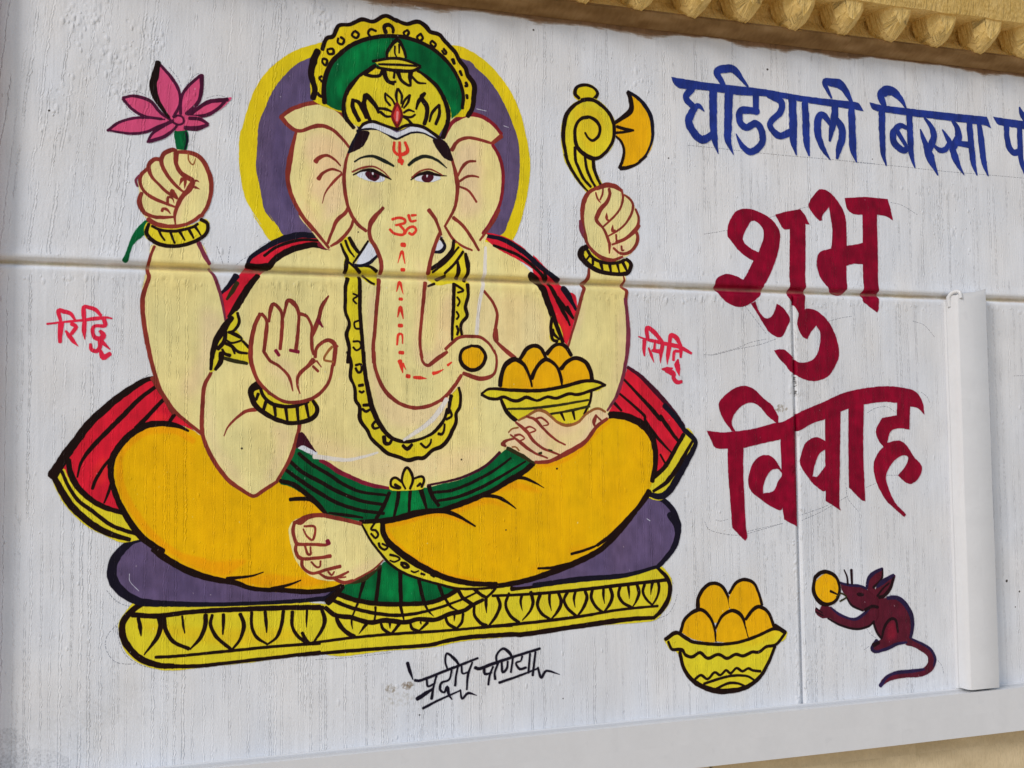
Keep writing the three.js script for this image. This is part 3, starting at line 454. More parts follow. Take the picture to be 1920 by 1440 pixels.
thing('painted_seated_figure');
part('raised_arm');
F('S1', 2.1, [-516.3,186.3,-521,169.3,-525.6,147.3,-530.2,125.5,-532.3,101.8,-527.2,68.5,-519.5,29.4,-507.2,-9.7,-515.8,3.7,-504.1,-17.9,-488.9,-39.6,-470.2,-56.6,-453.6,-71.3,-452.5,-34.8,-441.9,8,-440.7,31.3,-431.2,61,-421.6,80.9,-420.9,82.9,-428.8,116.9,-436.6,144.7,-444.4,164.5,-458,192.1]);
B('S2', 0.65, 5.8, [-452.1,100.1,-455.9,40.3,-480.7,-9.5,-461.5,-19.3,-436.5,40.6,-420.9,80.9]);
S('N', [3.6,4.3,5.7,6.4,5.7,6.4,5.7,5,5,5.7], [-515.4,184.4,-521,169.3,-524.7,151.3,-522.7,141.5,-529.2,119.6,-531,101.8,-527.2,68.5,-519.5,29.4,-507.2,-11.6,-490.1,-43]);
S('N', [5.7,5.7,5,4.2,5], [-518.1,4.9,-504.1,-17.9,-488.9,-39.6,-470.2,-56.6,-452.5,-71.3]);
S('NP', [6.6,5.8,6.6,4.4], [-457.1,192.1,-448.3,172.4,-442.5,162.6]);
S('NP', [3.6,5.1,3.6,2.9], [-443.4,156.5,-434.7,142.8,-426.8,116.9,-420.9,84.9]);
part('bracelet');
F('Y', 3.6, [-524.9,214.7,-513.6,211.3,-490.7,208.5,-465.8,214.8,-448.4,223.8,-444.5,214.9,-454.2,200.3,-475.4,189.3,-494.5,186.4,-513.5,189.4,-526.7,198.7]);
S('K', [5.1,5.1,5.1,5.1,5.8,5.8,4.4], [-454.2,224.4,-445.4,218.9,-446.4,206.7,-456.1,197.2,-475.4,188.3,-494.5,185.4,-513.5,189.4,-525.8,200.8,-523,214.8]);
S('K', [3.6,4.3,4.3,3.6], [-519.2,212,-506,206.7,-486.9,206.7,-465.8,212.8,-458.1,218.2]);
S('K', [3.6,2.9], [-509.8,206.5,-506.9,199.7,-502.1,193]);
S('K', [3.6,2.9], [-494.5,204.3,-491.7,196.5,-488.8,189.6]);
S('K', [4.3,2.2], [-482.1,205.9,-478.3,199.1,-475.4,194.3]);
S('K', [4.4,2.9], [-469.6,208.6,-466.7,203.7,-463.8,197.8]);
S('K', [4.4,2.2], [-462.9,214.9,-459,210.1,-454.2,202.3]);
part('fist');
F('S1', 2.2, [-492.4,319.4,-505.3,312.5,-508.5,306.3,-516.5,304.1,-524.5,293.4,-533.2,282.6,-536.4,272.3,-534.7,258.2,-537.1,247.1,-535.4,237.1,-528.2,226.6,-516.2,217.2,-503.4,212.8,-487.2,213.7,-467.7,219.8,-453,230.8,-444,245.8,-439.1,263.2,-439.9,280.3,-447.4,297.8,-457.3,311.7,-472,317.5]);
B('S2', 0.65, 2.9, [-476,269.5,-487.3,241.6,-488.9,220.3,-484,216.4,-480,242,-467.8,259.8]);
S('N', [5.1,5.8,6.5,6.5,6.5,5.8,5.1,5.1], [-484.3,316.6,-469.6,316.8,-456.4,311.8,-447.4,299.6,-440.7,280.3,-440.7,261.4,-445.6,243.2,-453.8,229]);
S('N', [5.1,4.4,5.1,6.6,6.6], [-454.7,229.8,-467.7,219.8,-484,213.8,-503.4,212.8,-516.2,216.4,-524.2,221]);
S('N', [5.8,6.5,5.8,5.8,5.1,5.1,4.4,2.9], [-487.5,317.2,-492.4,319.4,-503.7,312.6,-506.9,301.4,-502.8,289.8,-495.5,278.4,-486.6,268.8,-476.8,260.9]);
S('N', [5.8,5.8,5.8,4.3,3.6,4.3,4.3,2.2], [-508.5,304.6,-516.5,304.1,-523.7,294.3,-519.6,280.2,-510,269.8,-500.3,260.3,-491.4,254.9,-483.3,250.3]);
S('N', [5,5,4.3,4.3,5,4.3,2.9], [-523.7,291.7,-532.4,282.7,-534.8,273.3,-530.8,260.9,-519.5,251.5,-505.1,245.6,-488.9,239.8]);
S('N', [5,7.1,5.7,5,5,2.9], [-532.3,256.6,-534.7,250.6,-535.4,242.2,-529,229.9,-516.2,224.8,-503.4,224.6,-490.5,225.8]);
S('N', [8,5.8,5.8,7.3,8,6.5,5.8,4.4,2.2], [-487.5,314.6,-487.1,299.4,-480.9,287.9,-472,281.6,-465.4,277,-469.5,266.5,-477.6,256.6,-484.1,245.2,-488.9,229.6,-488.1,216.2]);
S('N', [2.9,3.6,0.7], [-466.2,276.9,-459.7,278.2,-456.4,276.3]);
S('N', [5.1,3.6,0.7], [-467.8,270.8,-461.3,268.7,-455.5,266.5]);
S('N', [0.7,5.1,4.4,0.7], [-482.9,269.9,-478.9,279.5,-475.2,277.2,-476,266.1]);
S('N', [0.7,5.8,5.1,1.4], [-495.4,258.1,-493,262.4,-490.6,258.4,-484.9,252.8]);
S('N', [4.3,3.6,0.7], [-498.6,244.3,-497.9,252.8,-492.2,251.5,-489.8,244.8]);
S('N', [3.6,4.3,1.4], [-505.9,232.9,-504.3,236.4,-499.4,235.8,-494.6,230.2]);
S('N2', [2.2,2.2,1.5], [-471.2,315.8,-470.4,305.6,-464.6,300.1,-461.4,308.9]);
S('NP', [2.9,3.6,2.9], [-535.6,280.8,-540.3,273.8,-537.9,265.5]);
part('raised_arm');
F('S1', 2.6, [130.8,182.5,128.3,171,124.8,160.5,118,155.1,120.1,148,115.4,134.4,107.1,108.4,107.4,104.6,98.1,77,91.9,57.8,95.7,22.4,121.8,-4.6,115.2,-40.1,155.4,-44.2,c,171,-18.1,182.1,9.5,190.4,44.3,193.4,79,193.2,106.9,189.9,134.7,193,115.9,190.1,142,185.7,151.3,188.1,158.7,186.1,171.2,158.8,173.2]);
B('S2', 0.65, 6.1, [187.4,120.6,189.6,79,185.8,44.2,176,9.5,160.4,-18.2,167,9.4,176.9,51,177.7,92.6]);
B('S2', 0.65, 3.4, [118.3,132.4,108.8,97.8,99.5,74.3,105.4,73.1,117.8,104.9]);
S('N', [3.5,5.2,6.9,6,5.2,5.2,4.3,4.3], [129.1,181.4,127.2,170,123.6,160.5,117.9,154.1,119.5,147.9,115.4,135.4,109.5,116.7,103.6,99]);
S('N', [4.3,4.3,3.4,3.4], [115.3,132.3,107.4,104.6,98.1,77,91.9,57.8]);
S('N', [2.6,5.3,6.1,5.3,4.4,6.1], [186.1,169.1,187.6,160.7,184.6,152.3,191.3,146.2,190.5,131.5,192.7,101.3]);
S('NP', [5.3,6.1,7.9,6.1,6.1,5.3,3.5], [189.2,134.6,192.4,106.8,193.4,79,191.3,51.2,187.1,30.3,182.1,9.5,171,-18.1,155.5,-40.1]);
part('bracelet');
F('Y', 3.5, [124.6,212.4,132.3,203.4,142.3,196.5,159.1,191,176.2,191.7,192.3,196.6,200.3,191.7,201.3,184.3,193,174.6,175.8,171.8,153.1,173,136.3,177.6,123,187.4,114.3,198.4,116.7,209.9]);
S('K', [8.6,10.4,8.6,7.8,6.9,6,6.9,6.9,6], [125.7,213,117.2,207.9,115.4,198.5,124.1,188.5,136.3,179.7,153.1,174.1,175.8,172.3,193,174.6,200.1,184.3,199.1,191.6,192.3,196.6]);
S('K', [5.2,5.2,5.2,5.2], [126.7,207.3,133.3,198.2,143.3,192.4,159.1,189.4,176.2,190.1,190,195.4]);
S('K', [3.5,3.5], [129.9,199.1,124.2,192.1]);
S('K', [5.2,4.3], [135.5,194.2,135.3,185.8]);
S('K', [6.9,3.5], [148.9,190.6,149.9,183.3,151.5,178.2]);
S('K', [7,3.5], [163.7,190.1,164.6,181.8,165.6,174.6]);
S('K', [5.2,2.6], [176.2,190.7,178.3,182.4,179.9,174.1]);
S('K', [6.1,3.5], [186.5,191.6,189.8,184.9,193.1,177.7]);
part('fist');
F('S1', 2.6, [131,300.2,122.6,288.2,118.2,272.7,117.9,256.5,119.7,242.3,125.5,221.6,125.8,219.7,139,204.7,153.6,196,170.6,194.6,185.5,199.4,199.4,206.4,208.9,218.4,213.8,232.3,212.9,245,216.6,253.6,213.9,252,216.3,264.7,209.1,276,206.1,285.5,199.9,294.8,189.4,300,182.2,307.3,168.7,312.2,151.9,308.3]);
B('S2', 0.78, 3.5, [160.1,240.2,165.4,219.5,170.6,198.8,193.7,207.2,205.5,221.4,182.5,222.4,168.9,224.9]);
S('N', [5.2,6.1,7.9,7,6.1,6.1,5.2], [145.6,306.9,132,299.3,123.6,287.3,119.7,272.8,118.9,256.5,120.7,242.3,125.5,220.6]);
S('NP', [4.3,7.8,5.2], [115.3,253.5,117.6,239.3,124.5,224.4]);
S('N', [5.2,4.3,6,6.9,5.2,3.5], [122.7,233.1,125.8,220.8,132.4,210.7,141.3,202.7,153.6,196,170.6,194.6,186.7,200.5]);
S('N', [5.2,7.8,8.7,7.8,5.2], [143.5,304.9,156.1,310.5,166.6,312.1,177,309.9,187.4,304.7]);
S('N', [5.3,5.3,6.1,7,7.9,7,4.4,4.4,5.3,5.3,2.6], [165.4,306.2,166.3,296.7,160.8,284.8,151.3,274.6,143.8,261.7,143.6,254,152.8,244.9,158.8,234.7,163.8,221.5,164.3,221.5,163.9,204.8]);
S('N', [3.5,4.4,3.5,3.5,3.5,2.6], [187.4,303.8,188.8,292.2,184.8,278.4,176.2,266.4,163.4,254.1,152.8,244.9]);
S('N', [3.5,4.4,4.4,3.5,3.5,2.6], [191.5,298.2,200.9,292,206,282.6,202.5,267.8,191.6,251.8,177.7,240.5,162.9,232]);
S('N', [3.5,4.4,5.3,4.4,3.5,3.5], [210.1,277,215.2,264.7,213.9,252,205.1,240.9,191.2,229.6,175.3,223]);
S('N', [4.4,4.4,3.5,3.5], [216.6,251.5,210.6,242.7,191.8,228.1,168.8,218.6]);
S('N', [5.3,6.2,5.3,5.3,4.4,3.5], [209.4,243.7,213.3,232.3,208.9,218.4,197.2,207.3,182.2,205.6,170.9,213.5]);
S('N', [2.6,3.5,1.7], [142.4,299,145.3,289.6,150.4,283.2]);
S('N', [2.6,3.5,2.6], [155,307.5,153.8,296.8,149.4,287.9]);
S('N', [0.9,5.2,3.5], [160.5,268.4,160.3,258.8,163.4,256.1]);
S('N', [0.9,5.3,3.5], [170.6,249.7,169.9,240.1,174.6,241.3]);
S('N', [3.5,3.5,2.6], [175.9,234.7,176.9,225.3,181.5,225.5]);
S('N', [3.5,3.5,1.8], [184.7,217.2,185.7,209.9,189.2,211.2]);
part('ear');
F('S1', 2.3, [-264.7,399.2,-235.1,371.9,-240,352.7,-249.5,334,-264.9,360.1]);
F('S1', 0, [-319,240.7,-300.1,214.9,-281.1,192.8,-269.6,191,-236.1,206.5,-218.8,215.1,-222.7,226.6,-246,256.4,-288.5,257.8]);
F('S1', 0, [-343.8,377.6,c,-327.4,389.9,-308.4,399.2,-291.8,402.6,-276.3,401.4,-260.8,393,-245.3,378.6,-240.1,366,-245.5,338.2,-252.2,309.1,-249.8,270.4,-247.3,252.4,-257.7,240.2,-273.3,212.4,-263,218,-274.7,194.3,c,-291.2,211.5,-308.9,233.6,-298.9,216.2,-319,243.2,-329,265.6,-335.3,284.3,-334,303.5,-327.6,333.4,-322.5,356.9,-333.8,364.9]);
B('S2', 0.90, 5.4, [-306,353,-282.9,360,-263.6,356.3,-249.4,343.1,-253.5,309.1,-252.4,263.8,-260.3,246.5,-286.1,229.7,-283.4,255.5,-306.3,273.4,-296,306.1,-311.2,323.1]);
B('S2', 0.65, 4.6, [-321.5,266,-308.9,234.8,-296.3,216.3,-286.1,216.9,-302.5,248]);
S('N', [5.3,6.1,6.1,6.1,5.3,6.1], [-343.8,377.6,-327.4,390.5,-308.4,398.6,-291.8,402.6,-276.3,401.4,-259.5,391.8,-244,376.1]);
S('N', [6.8,6.1,4.6,6.1,5.3,4.6,3.8], [-343.8,377.6,-333.8,366.2,-323.7,360,-313.6,360.1,-299.6,366.4,-285.5,369.5,-270,364.9,-257.1,354.2,-245.5,340.8]);
S('N', [3.8,6.1,8.4,6.9,6.1,5.4,4.6,4.6], [-322.5,356.9,-327.6,336,-331.4,316.5,-334.6,293.3,-332.8,278.1,-326.5,259.4,-315.2,239.6,-298.8,217.5]);
S('N', [4.6,6.1,4.6,3.8], [-317.8,240.7,-303.9,224.9,-292.5,212.7,-276,193]);
S('N', [4.7,6.2,4.7,3.9], [-247.9,252.4,-252.5,244.4,-264.2,233.4,-272,215,-277.9,199.3]);
S('N', [3.9,4.7,5.5,3.1], [-239.6,237.3,-244.9,222.8,-259.2,205.3,-273.4,195.7]);
S('N', [7.7,4.6,3.8,2.3], [-294.6,316.5,-289.5,322.7,-277.9,326.8,-266.4,321.1,-258.6,313.2]);
S('N', [6.2,3.8,3.8,2.3], [-290.9,291.7,-284.5,300.5,-272.9,307.1,-263.9,306.4,-256.8,303.6]);
S('N', [3.9,3.9,2.3,0.8], [-256.8,301.7,-270.4,287.2,-280.8,272.4,-285.3,256.7]);
part('ear');
F('S1', 2.5, [-85.9,410.6,-88,374.1,-98,363.7,-102.8,381]);
F('S1', 0, [-118.3,228,-106.1,216.7,-81.5,204.3,-52.3,199.2,-39.6,211.9,-47.7,239.7,-80.9,262]);
F('S1', 0, [-104.7,363.4,-93.3,388.5,-82.2,397.5,-65.3,404.3,-45.7,403.2,-26,394,-11.2,378.8,c,-26.4,364,c,-18.1,347,-11.3,323,-10.2,298.6,-16.2,271.1,-30.7,243.3,-47.9,223.6,-35.9,223.8,-50.2,199.7,c,-74.6,205.2,-101.9,233.8,-89.7,247.8,-82,280.6,-83.1,307.4,-91.2,333.6]);
B('S2', 0.90, 5.7, [-88.2,347.2,-74.2,363.1,-57.4,367.1,-43.4,361.4,-49.3,336.6,-41,323.7,-47,296.3,-44.6,262.7,-68.5,248,-83.7,253.8,-80.5,294.1]);
S('NR', [4.9,5.7,6.5,6.5,5.7,5.7], [-103.2,366.2,-92,387.2,-79.4,397.7,-63.9,404.4,-45.7,403.9,-26,394,-11.9,378.8]);
S('N', [7.5,5.9], [-12,376,-26.4,364]);
S('N', [6.5,4.9,4.9,4.1], [-91,348.4,-81.1,362.5,-64.3,369.2,-46.1,367.3,-26.4,363.3]);
S('NR', [5,5.8,5,5,5], [-26.4,361.3,-16.7,345.7,-10.5,323,-10.9,298.5,-16.2,271.1,-30.7,243.3,-43.6,225.1]);
S('N', [5.8,5,3.3], [-17.7,263.6,-26.8,244.5,-48.3,214.8]);
S('N', [3.3,4.9,3.3], [-81.7,310.1,-74.6,324,-64.8,332.8,-53.5,334.3]);
S('N', [3.3,4.1,2.5], [-79,302.3,-67.8,309.7,-58,311.7,-48.9,310.3]);
S('N', [3.3,4.1,3.3], [-79.1,294.2,-66.6,289.6,-58.4,280.7,-52.9,272.3]);
S('N', [5.7,4.9,4.9,4.1], [-89.7,247,-75.9,236.9,-62.2,219.2,-50.2,199.7]);
S('N', [4.1,4.1,3.2], [-101.9,232.2,-90,214.5,-76.3,205.1,-60.7,199.2]);
part('crown');
F('HY', 0, [-296.9,404.1,-301.9,421.8,-301.8,441.2,-297.9,461.1,-291.4,479.9,-282.4,492.6,-278.5,499.6,-268.1,503.3,-260.2,519.9,-243.2,523.8,-226,533,-207.5,531.1,-190,542.3,-172.6,535,-160.4,536.3,-157.7,533.9,-141.4,538.5,-129.1,533.1,-122.3,524.4,-108.6,523.2,-100.3,516,-96.2,508.3,-86.6,501.1,-78.4,489.8,-68.7,478.5,-64.6,466.7,-54.9,455.4,-52.2,444.8,-56.7,426.7,-58.3,410.3,-68.2,401.3,-87.7,398.4,-177.9,380.2,-243.9,387.9]);
B('YO', .4, 3.1, [-275.9,489.4,-243.2,515.2,-190.1,530.3,-163.2,528,-163.3,514.6,-216.9,511.5,-256.4,494.1]);
sub('border');
S('K', [9.3,10.9,9.3,7.8,8.5], [-290.8,478.7,-296.6,463.8,-300.6,443.9,-295.5,422.4,-298.1,407.9]);
S('K', [6.2,6.2,6.2,5.4,6.2,6.2,6.2,6.2], [-284.4,480.7,-278.5,497,-268.1,502.6,-260.2,518.6,-243.2,522.4,-226,531.6,-208.8,530.2,-191.4,540.8,-172.6,535]);
S('K', [5.6,6.4,6.4,7.2,7.2,6.4,6.4,6.4,6.4,7.2,6.4], [-176.6,537.2,-159.1,532.4,-141.4,537.8,-129.1,531.7,-122.3,524.4,-108.6,521.8,-99,512,-83.8,497.4,-78.4,487.1,-68.7,475.8,-64.6,464]);
S('K', [7.5,8.3,7.5,7.5], [-64.6,464,-55,451.3,-55.2,433.6,-58.2,414.4,-65.4,401.6]);
S('K', [3.1,4.7,3.1], [-277.3,481.4,-269.5,483.5,-268.2,477.1,-274.7,475.1,-277.3,480.1]);
S('K', [3.9,3.1], [-282.5,467.8,-277.3,465.7,-279.9,457.7,-284.4,462.4,-283.8,467.7]);
S('K', [3.9,3.9,3.9,3.1], [-257.7,501.8,-252.5,498.4,-255.1,491.6,-261.6,493.5,-261,500.1]);
S('K', [4,4,4,3.2], [-236.7,513.3,-230.8,509.3,-234.1,503,-240.7,506.3,-238,512.5]);
S('K', [4,4,4], [-204.9,516.7,-212.9,518.5,-216.9,512.8,-214.3,507.8]);
S('K', [6.4,6.4,4], [-190.2,515.7,-192.8,524.7,-186.1,528.1,-179.4,523.5,-179.5,516.8]);
S('K', [3.9,3.9,3.1], [-285.2,441.5,-289,438.6,-283.9,432.5]);
S('K', [4.6,4.6], [-291.7,416.3,-287.9,412.7,-284,411.8]);
S('K', [4,4,3.2], [-157.8,523.2,-155.2,519.5,-159.3,513.7,-163.3,518.6,-157.8,523.2]);
S('K', [4.1,4.1,3.3], [-137.4,520.1,-134.1,513.7,-138.9,509.2,-143,514.1,-137.4,520.1]);
S('K', [4.1,4.1,3.3], [-119.7,511.2,-114.2,506.4,-117,502,-122.5,506.9,-119.7,511.2]);
S('K', [4.1,4.1,3.3], [-101.9,500.9,-97.8,495.9,-100.6,492.9,-104.7,497.9]);
S('K', [6.6,4.9], [-88.1,486.1,-85.4,479.6]);
S('K', [5,4.1], [-76.5,469.6,-73.8,463.1]);
S('K', [5,4.1], [-67.6,452.9,-65.5,448.3,-69,447.3]);
S('K', [5,4.1], [-66.4,434,-65.8,428.6]);
sub('crescent');
F('G', 0, [-281.5,404.2,-280,436.8,-272.2,461,-256.5,480.9,-232.8,497.9,-203.6,507.6,-172.8,512.2,-141.6,508.9,-117.1,498,-93.8,478.8,-78.7,455.9,-72,432.1,-75,411.6,-90.5,395.4,c,-93.1,414.1,-108,439.6,-125.7,454.1,-144.8,463,-169.1,465.9,-209.3,462,-226.5,447.1,-239.8,432.8,-247.7,415,-251.7,393.8]);
B('G2', .8, 3.2, [-243.4,484.9,-217,498.2,-183.6,505.7,-197.2,481.7,-230.4,454.7,-250.2,433.1,-256.8,412.9,-263.2,431.9]);
B('G2', .7, 3.3, [-125.7,460.8,-106.6,446.5,-90.2,427.8,-80.6,408.4,-87.6,403.8,-98.5,427,-114.9,444.4]);
S('K', [7,7,7,6.2,6.2,6.2,6.2,6.2,5.4,5.4], [-281.5,402.9,-282,430.1,-273.5,458.3,-259.1,476.7,-236.8,494.8,-206.3,507.3,-172.8,512.2,-144.4,508.6,-117.1,498,-92.4,477.5,-77.4,453.3,-72,432.1,-73.6,413]);
S('K', [6.4,8,8,7.2,5.6], [-206.6,464.9,-226.5,448.5,-242.4,431.2,-251.6,410.7,-251.8,387.2,-238.8,370]);
S('K', [4.9,6.5,7.3,7.3], [-142,463.3,-123,451.7,-109.4,438.2,-98.6,416.3,-96,396.3,-104.6,366.1]);
sub('cap');
F('Y', 0, [-223.9,448.7,-237.1,434.3,-247.7,416.3,-250.4,396.5,-242.7,378.9,-230.9,372,-228.3,372.2,-201.8,382.2,-175.2,371.2,-152.3,379.7,-129.2,377.5,-112.9,365.5,c,-100.3,389.3,-101.4,409.3,-112.2,433.9,-125.8,448.7,-142.1,460.6,-169.1,463.3]);
S('K', [5.5,7.1,6.3], [-239.9,411.8,-240,398.7,-230.9,381.1]);
S('K', [4.7,7.1,4.7], [-239.9,410.5,-232,408.5,-225.5,398.6,-220.3,385.9]);
S('K', [4.7,7.9,7.1,4.7], [-224.2,402.7,-221.4,418.7,-216.2,416.5,-205.7,404.3,-201.8,395.4]);
S('K', [7.1,7.9,5.5], [-224.1,409.2,-221.6,396.3,-215.1,383.8]);
S('K', [3.2,4,3.2], [-192.2,424,-191,414.8,-184.3,407.5]);
S('K', [3.2,3.2], [-192.2,425.3,-181.6,417,-177.6,409.4]);
S('K', [4,4.8,2.4], [-173.4,433.6,-175.5,422.8,-173.6,412.4]);
S('K', [4,4,2.4], [-172.1,433.7,-166.8,423.6,-168.2,411.5]);
S('K', [4,4.8,3.2], [-201.7,402,-191.1,401.6,-181.7,398.4]);
S('K', [4.8,3.2], [-199.1,396.9,-191.1,391,-181.8,391.8]);
S('K', [3.2,4,2.4], [-154.6,426,-162.8,417.3,-166.9,406.3]);
S('K', [4,4,2.4], [-154.6,426,-157.4,415.1,-164.2,405.2]);
S('K', [3.2,4,2.4], [-164.3,398.6,-156.1,403.3,-148,401.3]);
S('K', [4,3.2], [-165.7,393.2,-153.5,392.9,-146.7,397.4]);
S('K', [4.9,8.1,6.5,5.7], [-131.4,430.8,-137,423.6,-128.9,411,-129,397.6,-133.2,383.9]);
S('K', [4.1,5.7,3.2], [-131.4,430.1,-141.1,417.9,-145.3,405.5]);
S('K', [4.1,5.7,4.9], [-109.6,415.3,-109.8,400.5,-115.4,385.3]);
S('K', [4.1,4.9,3.3], [-109.6,415.3,-120.8,402.3,-125,388.6]);
S('K', [4,4.8], [-165.7,393.2,-157.6,388.5,-150.9,381.1]);
S('K', [4.7,5.5,4.7,4.7], [-222.6,450.2,-209.4,448.8,-200,451,-196,458]);
S('K', [8,6.4,4.8,4], [-194.6,459.5,-192,450.4,-188.1,442.9,-178.7,439.8]);
S('K', [7.2,7.2,5.6,4], [-193.3,460.9,-190.7,447.9,-184.1,441.9,-176,444]);
S('K', [3.2,4], [-177.2,461.2,-178.7,449.1]);
S('K', [8,5.6,4.8,4], [-173.2,460.2,-167.9,447.4,-157.2,440.4,-153.1,440.8]);
S('K', [8.1,6.5,3.2], [-152.9,462.2,-154.4,451.4,-153.1,440.8]);
S('K', [4,4,2.4], [-151.6,454.3,-142.2,445.8,-129.9,445.7]);
sub('lamp_motif');
F('Y', 0, [-186.5,478.8,-183.7,489.8,-172.9,502.9,-164.8,493,-162.2,481.3]);
S('K', [4,4.8,5.6,4.8,4], [-189.2,478.6,-187.7,489.3,-172.8,506.9,-163.5,493.2,-160.2,481.5]);
S('K', [3.2,2.4], [-176.9,497.1,-177,486.5,-174.4,481.4]);
S('K', [3.2,2.4], [-170.2,500.5,-170.3,487.1]);
F('Y', 0, [-207.9,471.4,c,-182.5,477.3,-162.3,477.3,-137.9,470.4,c,-151.6,462.3,-175.9,462,-201.3,464.8,c]);
S('K', [4,4.8,4], [-210.5,471.1,-182.5,478.2,-162.3,478,-137.9,471]);
S('K', [3.2,4,3.2], [-201.3,467.4,-175.8,469.3,-143.3,470.5]);
S('K', [4,5.6,4], [-203.9,462.5,-182.6,460.6,-151.6,462.3,-137.9,469.7]);
sub('gem');
F('R4', 0, [-174.3,411,c,-168.3,400.9,-168.4,390.3,-174.5,377.2,c,-181.1,389.2,-180.4,399.9]);
S('M3', [4,4,4], [-174.3,412.3,-180.4,398.5,-181.1,389.2,-174.5,376.5]);
S('M3', [4,4,4], [-174.3,412.3,-168.3,400.9,-167.7,390.3,-174.1,376.6]);
S('PK2', [3.2], [-173.7,399.1,-174.5,385.8]);
sub('white_band');
F('W', 0, [-231,368,c,-224.4,375.1,-213.8,379.9,-201.9,379.6,-188.6,374.1,-175.3,368.5,c,-165.8,371.9,-152.3,379,-140.1,378,-123.8,372.6,-112.9,364.1,c,-126.5,368.4,-142.9,369.8,-156.4,367.4,-175.3,358,c,-192.7,363.2,-209.9,368.4,-204.6,370.2,-217.8,370.4]);
S('K', [3.9,4.7,3.9,4.7], [-231,369.4,-223,377.9,-209.8,381.6,-193.9,377.6,-173.9,372.6]);
S('K', [4,4.8,4.8,5.6], [-173.9,372.6,-161.7,379.6,-148.2,381.3,-131.9,378.6,-108.8,364.4]);
S('KB', [5.5,4.7,3.9,3.9,4.7], [-233.6,365.2,-220.4,368.9,-208.6,369.8,-194,364.4,-175.3,358]);
S('KB', [4,4,4,3.2], [-174.7,358,-152.4,369,-134.7,369.8,-115.7,362.6]);
part('face');
F('S1', 0, [-231,364.1,-217.8,368.4,-204.6,369.5,-191.3,364,-175.4,357.3,-152.4,368.4,-134.7,369.1,-118.4,362.4,-102,350.2,-91.2,333.6,-83.1,307.4,-82,287.3,-89.3,253.5,-103.2,234.1,-110.5,221.8,-122.8,193.1,-206.5,189.4,-221.1,221.1,-221.4,221.4,-244.7,250,-253.6,283.1,-252.1,315.6,-245.5,338.2]);
B('S2', 0.65, 4.7, [-236.5,323.2,-218.1,325.9,-191.7,319.9,-187.7,310.9,-218.1,316.7,-236.6,307.6]);
B('S2', 0.52, 4.8, [-154.2,317.2,-129.6,329.5,-105.1,321.9,-122.9,320.7,-146.1,311.1]);
B('S2', 0.39, 7, [-244.5,290.2,-225,271.9,-198.7,267,-205.2,286.2]);
B('S2', 0.52, 5.7, [-123.9,355.3,-102.3,319.4,-91.4,306.8,-95.3,338.7]);
S('N', [3.1,4.7,5.5,5.5,4.7,5.5,4.7], [-245.5,336.9,-250.8,319.6,-253.5,296.1,-252.4,276.7,-247.3,252.4,-235.7,231.1,-221.4,220.1]);
S('N', [4.1,5.7,7.4,5.7,4.9,4.1,3.3], [-91.1,336.3,-85.8,316.6,-82.5,298,-83.4,280.6,-86.4,264.3,-93.4,249.3,-103.2,232.8]);
S('N', [2.4,6.3,6.3,4.7], [-196.8,255.3,-205.4,245.7,-214.7,233.5,-217.5,217.7]);
S('N', [6.4,5.6,4.8,4.8], [-127.3,256.5,-117.2,243,-110.5,226.8,-108.9,220.2]);
sub('hair');
F('K2', 0, [-233.6,363.9,-216.5,366.6,-217.9,357.3,-224.5,345,-235.1,337.7,-246.9,332.9,-241.6,345]);
S('KB', [3.1,3.9,3.1], [-232.3,364,-241.6,346.3,-246.9,332.9]);
sub('hair');
F('K2', 0, [-119.8,362.3,-106,363.3,-97.8,357.2,-92.4,345.6,-89.8,332.4,-102.2,335.5,-111.7,345.5,-117.1,354.4]);
sub('eyebrow');
S('KG2', [2.3,3.1,4.7,5.5,3.1], [-238.4,320.5,-226,327.9,-210.1,330.4,-194.3,324.9,-179.7,318.1]);
sub('eyebrow');
S('KG2', [4,5.6,4.8,4,1.6], [-157.5,320.9,-145.9,331,-130.9,336.1,-114.6,331.9,-98.9,321]);
sub('eye');
F('W', 0, [-235.3,301.2,-219.5,308.8,-202.4,307.3,-193.1,298.8,-199.8,293.1,-218.3,293.9]);
F('ME', 0, [-222.2,306,-212.9,309.2,-202.4,306,-201.1,299.6,-209.1,293.8,-219.6,298.3]);
S('K', [1.6,3.1,5.5,4.7,1.6], [-240.5,300.8,-226.1,308.3,-210.3,309.4,-197.1,303.8,-183.8,298.1]);
S('N', [2.3,3.1,2.3,1.6], [-241.8,305.3,-227.4,312.2,-210.2,315.3,-195.7,309.1,-186.5,300.5]);
F('W', 0, [-212.9,306.6,-210.3,306.8,-210.3,302.9,-212.3,303.4]);
F('K', 0, [-210.3,302.9,-206.4,303.1,-206.4,299.2,-210.4,298.9]);
sub('eye');
F('W', 0, [-148.9,300.4,-138,309,-121.6,310.1,-108,305.7,-116.3,299.8,-132.7,297.4]);
F('ME', 0, [-138,305.1,-129.8,310.9,-120.3,308.9,-120.4,302.2,-127.2,297.1,-135.4,298.6]);
S('K', [1.6,4,5.6,4,0.8], [-154.3,299.3,-142.1,308.1,-127.1,311.8,-113.4,309.3,-99,309]);
S('N', [2.4,2.4,1.6], [-152.9,302.7,-140.7,312.8,-125.7,317.2,-110.7,312.2,-105.2,309.2]);
F('W', 0, [-130.5,308.2,-127.8,308.4,-129.9,304.3]);
sub('forehead_mark');
S('RM', [4,4.8,5.6,4], [-178.7,353.7,-179.5,341.8,-175.5,336.8,-170.2,335.9,-163.4,337.7,-158.7,343.4,-162.6,355]);
S('RM', [4,4.8,4.8], [-170.7,354.4,-170.8,341.1,-169.6,328]);
S('RM', [7.2,6.4], [-172.2,326.5,-166.2,326.3]);
S('RM', [4], [-168.9,328.1,-167.6,321.6]);
part('necklace');
